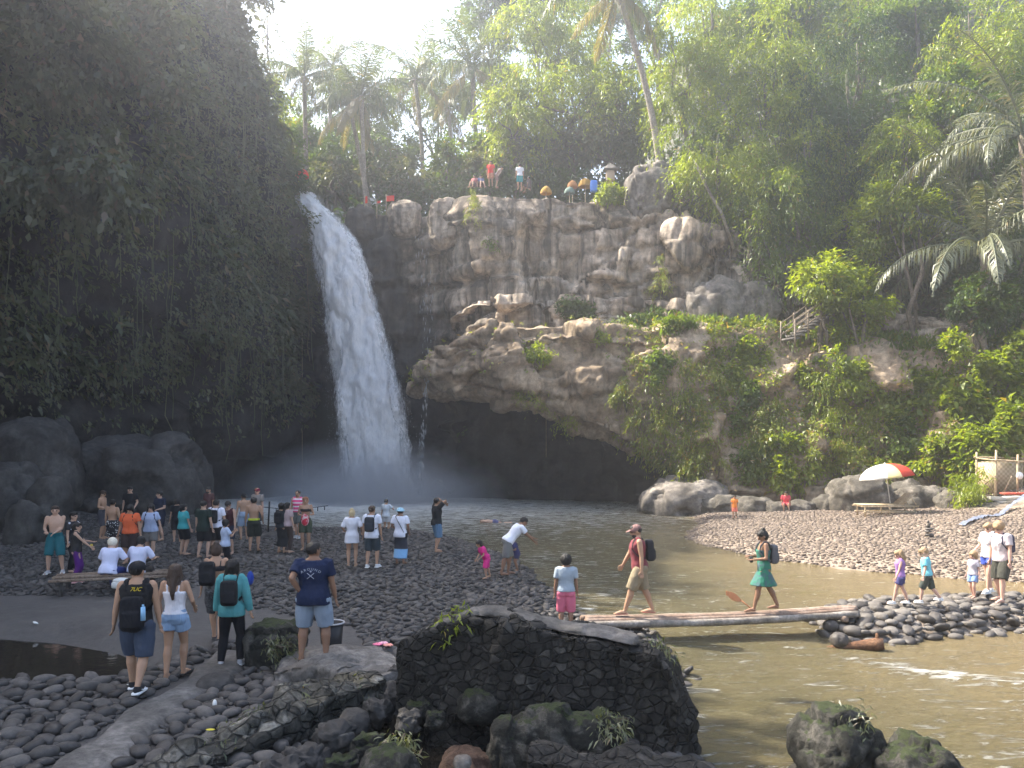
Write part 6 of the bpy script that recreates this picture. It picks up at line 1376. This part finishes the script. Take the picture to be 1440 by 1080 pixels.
# --- four near figures
a = PP('man in a black tank top and navy shorts walking away at the lower left', 193, 972, None, 1.80, 8, 'tan', 'black', 'short', ('tank', BK, .46), ('shorts', (.05, .065, .10), .98), hl=(-.17, .0, .5), hr=(.16, .03, .47), fl=(-.06, .1, .0), fr=(.04, -.12, .02), shoe=('sneaker', (.02, .02, .022), (.8, .8, .8), 1), bulk=1.12, hy=-25, cap=('cap', (.02, .02, .022)))
backpack(a, 'wide black backpack worn low by the man in the black tank top', (.015, .015, .018), 1.1, .085)
textmesh('chest_print', '7UC', .075, plain('yellow_print', (.75, .55, .03), .7), a['root'], Matrix.Translation((0.02, -.15, 1.39)) @ Matrix.Rotation(math.radians(90), 4, 'X'), shear=.4)
m = MB(); m.tube([(.155, -.28, 1.02), (.155, -.28, 1.2)], [.035, .03], 10); m.tube([(.155, -.28, 1.2), (.155, -.28, 1.23)], .015, 8); held('water_bottle', a, m, plain('clear_blue', (.25, .45, .65), .2), 'pale blue water bottle in the side pocket of the wide black backpack', 'bottle')
a = PP('woman in a white camisole and denim shorts walking away', 246, 951, None, 1.66, 4, 'tan', 'brown', 'long', ('strap', (.72, .7, .74), .55), ('shorts', (.25, .36, .52), .42), male=False, hl=(-.13, .05, .52), hr=(.13, .12, .58), fl=(-.045, -.07, .0), fr=(.05, .08, 0), shoe=('flop', (.03, .03, .03)), hy=5)
a = PP('woman in a teal hooded jacket and black leggings with loose black hair', 326, 936, None, 1.64, 6, 'tan', 'black', 'bob', ('jacket', (.09, .30, .31), .5), ('leggings', (.012, .012, .015)), male=False, fl=(-.09, -.02, 0), fr=(.07, .04, 0), shoe=('sneaker', (.45, .45, .47)), hr=(.17, .02, .47), hl=(-.15, .04, .5), pack='small black backpack on the woman in the teal jacket', packc=(.02, .02, .025), hy=10)
m = MB(); m.ell((-.0, -.28, 1.07), (.022, .01, .022), None, 8, 5); held('white_badge', a, m, cloth((.8, .8, .8)), 'round white badge on the small black backpack of the woman in teal', 'badge')
a = PP('man in a navy T-shirt and grey blue shorts with one hand on his hip', 441, 937, 12.15, 1.76, 0, 'brown', 'black', 'short', ('tee', (.014, .022, .055), .47), ('shorts', (.24, .29, .36), .95), z=.57, bulk=1.28, hl=(-.10, -.05, .575), hr=(.175, .05, .49), fl=(-.10, 0, 0), fr=(.10, .03, 0), shoe=('flop', (.04, .035, .03)), hy=-38)
textmesh('back_print', 'A R O U N D', .05, plain('white_print', (.35, .37, .42), .7), a['root'], Matrix.Translation((-.0, -.172, 1.34)) @ Matrix.Rotation(math.radians(84), 4, 'X'), arc=.22)
m = MB()
for sx in (-1, 1): m.tube([(-.05 * sx, -.192, 1.22), (.05 * sx, -.186, 1.30)], .005, 5)
m.ell((0, -.184, 1.325), (.014, .006, .014), None, 8, 5); m.build('emblem_print', MATS['white_print'], a['root'])
# --- woman with bikini straps, small backpack
a = PP('tanned woman in black straps and patterned shorts walking towards the pool', 304, 899, None, 1.68, 12, 'tan', 'brown', 'bun', ('bikini', BK), ('shorts', patm('dark_batik', 'batik', (.02, .02, .024), (.12, .12, .12), 14), 1.0), male=False, fl=(-.03, .1, 0), fr=(.05, -.14, .03), shoe=('flop', (.05, .04, .04)), hp=12)
b = backpack(a, 'black backpack with a pale tag slung on the left shoulder of the bikini top woman', (.02, .02, .022), 1.05); b.location.x -= .13
m = MB(); m.ell((0, 0, 0), (.06, .05, .12)); o = m.build('blue_bag', cloth((.03, .06, .30))); g = P(352, 813, 14.2); o.location = tuple(g); tag(o, 'small deep blue bag held up beside the woman in the teal jacket', 'bag')
a = PP('person in a dark shirt half hidden, holding up the blue bag', 342, 925, 14.5, 1.5, -20, 'tan', 'black', 'short', ('tee', (.05, .05, .06), .47), ('shorts', BK, .9), hr=(.16, .25, .86)) if False else None
# --- boy and bridge walkers
a = PP('boy in a grey T-shirt and pink trousers standing at the bridge end', 796, 876, 15.4, 1.42, -3, 'brown', 'black', 'curly', ('tee', (.30, .35, .40), .52), ('shorts', (.62, .16, .24), 1.05), z=.28, kid=.6, fl=(-.06, 0, 0), fr=(.06, 0, 0), hl=(-.15, 0, .48), hr=(.15, .02, .48))
a = PP('bearded man in a pink cap and dark red tank top crossing the footbridge', 899, 868, 15.95, 1.77, 92, 'tan', 'black', 'short', ('tank', patm('red_tank', 'batik', (.20, .035, .045), (.12, .03, .04), 7), .49), ('shorts', (.26, .21, .14), 1.0), z=.46, bulk=1.1, fl=(-.045, .19, 0), fr=(.045, -.14, 0), hr=(.13, .16, .52), hl=(-.14, .0, .5), beard='black', cap=('cap', (.22, .13, .12)), shoe=('flop', (.3, .12, .1)), hp=18, pack='slim black backpack of the bearded man on the footbridge', lean=4)
a = PP('woman in a green strapless dress crossing the footbridge', 1074, 860, 16.3, 1.62, 90, 'brown', 'black', 'bun', ('strap', patm('green_dress', 'batik', (.018, .15, .095), (.06, .08, .12), 5), .52), ('dress', MATS['green_dress'], .32), z=.46, male=False, fl=(-.04, .15, 0), fr=(.04, -.17, .01), hr=(.08, .13, .66), hl=(-.10, .15, .64), hp=25, pack='small grey backpack of the woman in the green dress', packc=(.10, .10, .11))
m = MB(); m.rbox((-.08, .27, 1.03), (.09, .06, .12)); held('camera', a, m, plain('camera_black', (.03, .03, .03), .4), 'small black camera in the hands of the woman in the green dress', 'camera')
# --- right causeway
PP('blond girl in a purple top walking towards the bridge', 1266, 856, 17.3, 1.12, 75, 'pink', 'sand', 'long', ('tank', (.30, .17, .40), .5), ('shorts', (.06, .06, .16), .5), z=.42, kid=1, male=False, fl=(-.04, .14, 0), fr=(.04, -.12, 0), shoe=('sneaker', (.7, .68, .66)), hp=25, hl=(-.16, .1, .5), hr=(.15, -.06, .5))
PP('blond boy in a turquoise T-shirt and dark shorts', 1304, 856, 17.4, 1.15, 60, 'pink', 'sand', 'short', ('tee', (.18, .50, .58), .5), ('shorts', (.06, .07, .06), 1.), z=.42, kid=1, fl=(-.07, .12, 0), fr=(.08, -.2, .05), shoe=('sneaker', (.7, .68, .66)), hp=30, hl=(-.2, .05, .5), hr=(.17, -.1, .5), lean=6)
PP('small blond child in a grey top and blue shorts', 1369, 848, 18., 1.0, 115, 'pink', 'sand', 'bob', ('tee', (.46, .43, .48), .5), ('shorts', (.20, .30, .55), .6), z=.42, kid=1, male=False, fl=(-.05, .05, 0), fr=(.05, -.05, 0), hp=15)
PP('fair woman in white and blue shorts behind the man with the big backpack', 1391, 847, 18.6, 1.6, 110, 'pink', 'sand', 'pony', ('tee', (.72, .68, .70), .5), ('shorts', (.06, .10, .45), .45), z=.42, male=False, shoe=('sneaker', (.75, .75, .72)), hp=30, fl=(-.05, .1, 0), fr=(.05, -.08, 0), hr=(.1, .15, .6))
a = PP('man in a pale T-shirt and dark shorts looking down at the right edge', 1409, 852, 17.6, 1.72, 110, 'pink', 'sand', 'curly', ('tee', (.50, .44, .46), .5), ('shorts', (.06, .06, .05), .98), z=.42, shoe=('flop', (.3, .2, .15)), hp=38, lean=6, fl=(-.07, .1, 0), fr=(.07, -.04, 0), hl=(-.16, .06, .47), pack='large dark trekking backpack on the man at the right edge', packc=(.05, .05, .08))
# --- edge of the pool
PP('little girl in a bright pink outfit bending over the stones', 684, 813, None, 1.05, 120, 'tan', 'black', 'long', ('tee', (.62, .04, .22), .5), ('shorts', (.62, .04, .22), 1.), kid=1, male=False, lean=28, fl=(-.06, .05, 0), fr=(.06, -.12, 0), hl=(-.1, .25, .5), hr=(.1, .22, .48), hp=10)
PP('man in a white T-shirt and grey shorts bending down to a small child', 714, 808, None, 1.72, -75, 'brown', 'black', 'short', ('tee', (.72, .74, .82), .5), ('shorts', (.18, .18, .17), 1.), lean=40, fl=(-.06, .04, 0), fr=(.06, -.1, 0), hl=(-.05, .42, .56), hr=(.08, .40, .52), hp=15)
PP('small child in dark clothes held by the bending man', 727, 803, None, .98, 100, 'brown', 'black', 'short', ('tee', (.05, .05, .13), .45), ('shorts', (.05, .05, .1), .5), kid=1, lean=15, hl=(-.12, .2, .6))
PP('man in a black T-shirt and blue shorts taking a photo at the pool edge', 614, 776, None, 1.76, -60, 'tan', 'black', 'buzz', ('tee', (.02, .022, .025), .49), ('shorts', (.10, .18, .28), 1.), hl=(-.03, .17, .88), hr=(.05, .17, .88), fl=(-.06, .03, 0), fr=(.06, -.03, 0))
a = PP('man with a pale blue hat, white shirt and dark sarong with a blue hem', 563, 793, None, 1.64, -12, 'brown', 'black', 'short', ('tee', (.72, .73, .82), .47), ('sarong', patm('sarong_hem', 'grad', (.20, .40, .65), (.035, .04, .055), .42), .1), cap=('hat', (.3, .5, .62)), hr=(.12, .1, .55), hl=(-.1, .1, .6))
m = MB(); m.tube([(-.1, -.13, 1.36), (.0, -.16, 1.2), (.13, -.13, .95), (.16, -.05, .85)], .014, 6, True, .5); m.tube([(-.1, -.13, 1.36), (-.07, .0, 1.43), (0, .14, 1.3)], .014, 6, True, .5); m.rbox((.17, 0, .82), (.06, .16, .14)); held('shoulder_bag', a, m, cloth(BK), 'black bag strapped across the back of the man with the pale blue hat', 'bag')
PP('man in a white T-shirt and dark shorts with hiking backpack at the pool', 523, 798, None, 1.74, -10, 'tan', 'brown', 'short', ('tee', (.66, .68, .76), .47), ('shorts', (.04, .055, .065), .98), pack='black and grey hiking backpack on the white shirted man by the pool', packc=(.03, .035, .045), shoe=('sneaker', (.6, .6, .6)), fl=(-.07, -.02, 0), fr=(.07, .05, 0), hy=-10)
PP('woman with a straw coloured bun in a loose white shirt dress', 495, 796, None, 1.62, 5, 'tan', 'blond', 'bun', ('loose', (.68, .68, .74), .4), ('briefs', (.68, .68, .74), .4), male=False, shoe=('flop', (.4, .3, .2)), hl=(-.14, .12, .6), hr=(.15, .1, .58))
PP('woman in a white patterned top wading just behind the hiking backpack', 543, 752, None, 1.5, -20, 'tan', 'black', 'short', ('tee', (.55, .58, .62), .5), ('shorts', (.5, .5, .52), .6), male=False, hr=(.12, .16, .75), z=.05)
# --- pair by the pool and two dark figures
PP('man in a pink and white striped tank top facing the viewer', 419, 756, None, 1.76, 172, 'tan', 'black', 'buzz', ('tank', patm('pink_stripes', 'stripe', (.65, .06, .2), (.75, .7, .72), 7.5), .53), ('shorts', (.10, .11, .10), .9), fl=(-.05, .08, 0), fr=(.06, -.05, 0), shoe=('sneaker', (.3, .3, .3)))
a = PP('tanned woman in a bikini top and olive shorts facing the viewer', 430, 773, None, 1.74, 185, 'tan', 'red', 'pony', ('bikini', BK), ('shorts', (.06, .075, .05), .8), male=False, hl=(-.08, .12, .66), hr=(.08, .12, .66), fl=(-.05, 0, 0), fr=(.05, .03, 0))
m = MB(); m.ell((0, .15, .98), (.13, .07, .2)); held('red_bag', a, m, patm('red_white_bag', 'batik', (.6, .03, .06), (.75, .6, .6), 5), 'bright red drawstring bag held before the woman in the bikini top', 'bag')
a = PP('dark clothed woman carrying a black backpack left of the striped man', 396, 777, None, 1.60, -20, 'tan', 'black', 'bob', ('tee', (.03, .035, .04), .5), ('sarong', (.02, .022, .025), .12), male=False, pack='black backpack of the dark clothed woman near the rope post', packc=(.02, .02, .025))
PP('woman in a pale pink top and dark trousers beside the dark clothed woman', 404, 777, None, 1.62, -30, 'fair', 'black', 'pony', ('tee', (.40, .30, .30), .52), ('leggings', (.05, .035, .03)), male=False)
# --- group with the bare backed man
PP('bare backed man in dark shorts with a yellow waistband', 357, 775, None, 1.76, 4, 'tan', 'black', 'short', None, ('shorts', (.03, .035, .03), .98, (.50, .55, .05)), bulk=1.05, hr=(.14, .08, .55), hl=(-.16, .04, .5), fl=(-.06, -.02, 0), fr=(.07, .03, 0), shoe=('flop', BK))
PP('bare chested man half hidden left of the one with the yellow waistband', 343, 772, 30, 1.7, 30, 'tan', 'black', 'short', None, ('shorts', (.25, .32, .42), .9), bulk=1.05)
PP('person with a dark red cap behind the bare backed man', 362, 768, 32, 1.8, 160, 'pink', 'red', 'short', ('tee', (.25, .22, .2), .5), ('shorts', (.05, .05, .06), .95), cap=('cap', (.18, .03, .05)))
a = PP('man in a maroon sleeveless shirt with a white leaf emblem, looking down', 322, 779, None, 1.70, 172, 'fair', 'black', 'short', ('tank', (.055, .015, .02), .49), ('shorts', (.03, .035, .06), .95), hp=40, lean=4, hl=(-.16, .08, .46), hr=(.17, .08, .46))
m = MB()
for k, an in enumerate((-38, 0, 38)): t_ = math.radians(an); m.ell((.055 * math.sin(t_), .142, 1.24 + .05 * math.cos(t_)), (.022, .008, .058), rot('Y', an), 10, 6)
for k in range(2): m.box((0, .146, 1.235 - .02 * k - .01), (.1, .006, .008))
m.build('leaf_emblem', plain('white_emblem', (.75, .75, .75), .7), a['root'])
a = PP('small woman in a light blue T-shirt lifting her hands to her face', 317, 803, None, 1.40, -55, 'tan', 'black', 'bob', ('tee', (.42, .48, .62), .48), ('leggings', (.012, .012, .016)), male=False, hl=(-.04, .17, .76), hr=(.05, .17, .76), hp=20)
a = PP('man in a white T-shirt and black shorts with a small black rucksack', 304, 782, None, 1.78, -8, 'fair', 'black', 'short', ('tee', (.68, .68, .78), .5), ('shorts', (.02, .02, .025), .95), pack='small black rucksack high on the white T-shirt of the man in the crowd', packc=(.02, .022, .03), hl=(-.15, .1, .5), hr=(.17, .04, .5), fl=(-.05, -.04, 0), fr=(.07, .03, 0))
PP('man in a dark green T-shirt and black shorts seen from behind', 286, 784, None, 1.76, -15, 'fair', 'black', 'short', ('tee', (.02, .035, .03), .46), ('shorts', (.018, .018, .02), .92), hr=(.16, .03, .5), fl=(-.08, -.02, 0), fr=(.06, .04, 0), hp=8)
PP('man with a dark beard half hidden behind the white T-shirt', 294, 770, 32.5, 1.78, 150, 'tan', 'black', 'short', ('tee', (.10, .05, .05), .5), ('shorts', (.04, .04, .05), .9), beard='black')
PP('stocky person in a turquoise T-shirt and black shorts turned to the right', 258, 780, None, 1.62, -35, 'fair', 'black', 'pony', ('tee', (.06, .36, .38), .5), ('shorts', (.015, .015, .018), .85), bulk=1.08, male=False, shoe=('flop', (.2, .15, .12)), hr=(.16, .06, .48))
PP('person in black standing close behind the turquoise T-shirt', 249, 776, 29.5, 1.58, 20, 'tan', 'black', 'bob', ('tee', (.02, .02, .022), .5), ('shorts', (.02, .02, .022), .9), male=False)
# --- left group
PP('man in a navy T-shirt standing behind the woman in light blue', 225, 780, 30, 1.82, 150, 'fair', 'black', 'short', ('tee', (.02, .025, .045), .5), ('shorts', (.025, .03, .05), .95), hl=(-.1, .14, .62), hr=(.1, .14, .6), hy=-40)
PP('woman in a light blue T-shirt and grey shorts with dark backpack straps', 212, 786, None, 1.66, 190, 'fair', 'black', 'bob', ('tee', (.36, .42, .58), .49), ('shorts', (.15, .14, .13), .8), male=False, bulk=1.12, fl=(-.05, .1, 0), fr=(.05, -.05, 0), hl=(-.2, .02, .47), hr=(.19, .0, .5), pack='dark backpack whose straps cross the shoulders of the woman in light blue', packc=(.03, .03, .06), hp=15)
PP('stocky person in a bright orange red T-shirt and brown shorts', 183, 792, None, 1.70, 178, 'tan', 'black', 'bob', ('tee', (.68, .13, .05), .5), ('shorts', (.045, .03, .028), 1.), bulk=1.18, hp=35, hl=(-.2, .02, .46), hr=(.2, .02, .46), pack='black bag with straps over the orange red T-shirt', packc=(.02, .02, .02))
PP('man in a black polo shirt facing the viewer behind the orange T-shirt', 183, 773, 31.5, 1.84, 175, 'fair', 'black', 'short', ('tee', (.015, .015, .018), .48), ('shorts', (.02, .02, .025), .95), hl=(-.15, .1, .55), hp=10)
PP('bare backed man in black trunks with white spots', 158, 776, None, 1.72, -12, 'tan', 'black', 'short', None, ('shorts', patm('white_spots', 'spots', (.015, .015, .018), (.7, .7, .7), 16), .95), bulk=1.02, hr=(.14, .1, .55), fl=(-.06, 0, 0), fr=(.07, .03, 0), hy=15)
PP('bare chested man in grey trunks turned towards the spotted trunks', 144, 774, 30, 1.78, -90, 'tan', 'brown', 'short', None, ('shorts', (.045, .05, .055), 1.), hl=(-.08, .12, .62), hr=(.1, .13, .62), hp=18)
PP('tall bare chested man in teal shorts at the left of the crowd', 78, 806, None, 1.84, 196, 'fair', 'brown', 'short', None, ('shorts', (.02, .12, .14), 1.03), hl=(-.02, .14, .60), hr=(.09, .13, .62), fl=(-.09, .0, 0), fr=(.09, .04, 0), shoe=('sneaker', (.4, .4, .42)), hy=8)
a = PP('woman in a purple sarong and black top holding small things', 108, 819, None, 1.50, -75, 'fair', 'black', 'pony', ('tank', (.03, .025, .03), .5), ('sarong', (.10, .025, .17), .12), male=False, shoe=('sneaker', (.62, .28, .3), (.7, .4, .4)), hl=(-.05, .22, .66), hr=(.05, .24, .56))
m = MB(); m.rbox((0, .33, .9), (.07, .06, .07)); held('yellow_thing', a, m, cloth((.6, .45, .1)), 'small yellow object in the hands of the woman in the purple sarong', 'toy')
PP('person in a dark printed shirt directly behind the woman in the sarong', 103, 806, 22.5, 1.66, -100, 'fair', 'black', 'short', ('tee', patm('dark_print', 'spots', (.02, .02, .025), (.5, .5, .55), 9), .47), ('pants', (.02, .02, .022)))
# seated pair
bz_ = gz(bp[0], bp[1]) + .4
for lab, px, hc_, tc, bc, hh, hy_ in (('blond person in a white T-shirt and blue trousers sitting on the plank bench', 152, 'white', (.60, .62, .80), (.03, .045, .18), 'curly', -12), ('dark haired person in a white T-shirt sitting on the right end of the bench', 192, 'black', (.58, .6, .76), (.06, .05, .045), 'curly', 10)):
    g = G(px, 826, .75); Yb = bp[1] + .35 + (px - 110) * .006
    PP(lab, px, 830, H=1.66, face=-6, skin='fair', hair=hc_, hs=hh, top=('loose', tc, .47), bot=('pants', bc), pos=((px - CX) / F * Yb, Yb, bz_ - .42), hip=.305, hl=(-.14, .26, .66), hr=(.15, .26, .66), fl=(-.09, .28, 0), fr=(.09, .3, 0), lean=16, hy=hy_, hp=15, male=True, bulk=1.1)
m = MB(); g = P(172, 819, 19.0); m.rbox(g + A([0, 0, -.05]), (.42, .3, .16)); m.ell(g + A([-.02, 0, .04]), (.2, .14, .07)); tag(m.build('folded_towel', cloth((.6, .6, .58))), 'crumpled white towel on the bench between the two seated people', 'towel')
# --- in the water
def swimmer(label, px, py, hc_, parts, skin, top=None):
    g = G(px, py, 0); root = empty('person', g, 0, label, 'person'); mb = MB()
    for c, r in parts: mb.ell(c, r)
    return root, mb
PP('person in dark clothes standing waist deep in the pool near the cave', 792, 713, None, 1.68, 120, 'tan', 'black', 'short', ('tee', (.02, .025, .035), .48), ('shorts', (.02, .02, .03), .9), z=-.95, hl=(-.2, .12, .7), lean=15)
PP('swimmer with only the head and shoulders above the water beside the wader', 777, 707, None, 1.66, 100, 'brown', 'red', 'short', None, ('briefs', (.2, .1, .1), .4), z=-1.36, lean=10)
a = PP('person floating flat on the water with bare back', 694, 735, None, 1.6, 90, 'fair', 'brown', 'short', None, ('briefs', (.1, .1, .2), .4), z=0, hl=(-.12, .1, .95), hr=(.12, .1, .9))
a['root'].rotation_euler = (math.radians(-86), 0, math.radians(90)); a['root'].location.z = -.02; a['root'].location.x += .9
# --- far beach and cliff top
PP('child in an orange top standing on the far beach by the rocks', 1033, 728, None, 1.08, 175, 'tan', 'black', 'short', ('tee', (.80, .25, .05), .45), ('shorts', (.75, .2, .15), .9), kid=1)
PP('person in a red top sitting on the rocks behind the far beach', 1105, 712, H=1.5, face=165, skin='tan', hair='black', top=('tee', (.6, .08, .1), .48), bot=('shorts', (.5, .1, .12), .9), hip=.3, pos=((1105 - CX) / F * 42.2, 42.2, P(1105, 722, 42.2)[2]), fl=(-.08, .25, .05), fr=(.08, .25, .05), lean=10)
for lab, px, py, H_, fc, tc, bc, sk_, ex_ in (('man in a red shirt standing highest on the cliff edge', 690, 262, 1.75, 170, (.65, .06, .05), (.45, .2, .12), 'tan', 0), ('person in dark pink sitting on the cliff edge at the left', 667, 266, 1.6, 150, (.4, .15, .15), (.1, .06, .06), 'tan', 1), ('person in blue grey sitting beside the one in dark pink', 676, 266, 1.6, 200, (.15, .17, .28), (.1, .06, .06), 'fair', 1), ('person in pale pink bending right of the red shirted man', 698, 264, 1.6, -90, (.5, .38, .36), (.3, .2, .18), 'tan', 2), ('visitor in a white T-shirt and turquoise shorts on the cliff edge', 731, 266, 1.76, 10, (.72, .72, .76), (.05, .30, .33), 'tan', 0), ('person in dark clothes sitting right of the white T-shirted visitor', 744, 268, 1.6, 60, (.12, .1, .1), (.1, .08, .08), 'brown', 1)):
    Yc = 56.4; p = P(px, py, Yc); PP(lab, px, py, H=H_, face=fc, skin=sk_, hair='black', top=('tee', tc, .5), bot=('shorts', bc, .9), pos=(p[0], p[1], p[2]), hip=.14 if ex_ == 1 else None, lean=35 if ex_ == 2 else 0, fl=(-.1, .3, 0) if ex_ == 1 else None, fr=(.1, .28, 0) if ex_ == 1 else None)
# ---------------------------------------------------------------- haze and mist
def box_obj(name, lo_, hi_, mat):
    m = MB(); m.box((A(lo_) + A(hi_)) / 2, A(hi_) - A(lo_)); o = m.build(name, mat, None, False); return o
def m_haze(N, L, out):
    v = N('VolumePrincipled', Color=(.92, .94, 1.), Density=HAZE, Anisotropy=.72); L(v.outputs[0], out.inputs[1])
HAZE = .0021
if HAZE: tag(box_obj('haze', (-425, -425, -3), (425, 625, 95), nmat('haze', m_haze)), kind='stuff')
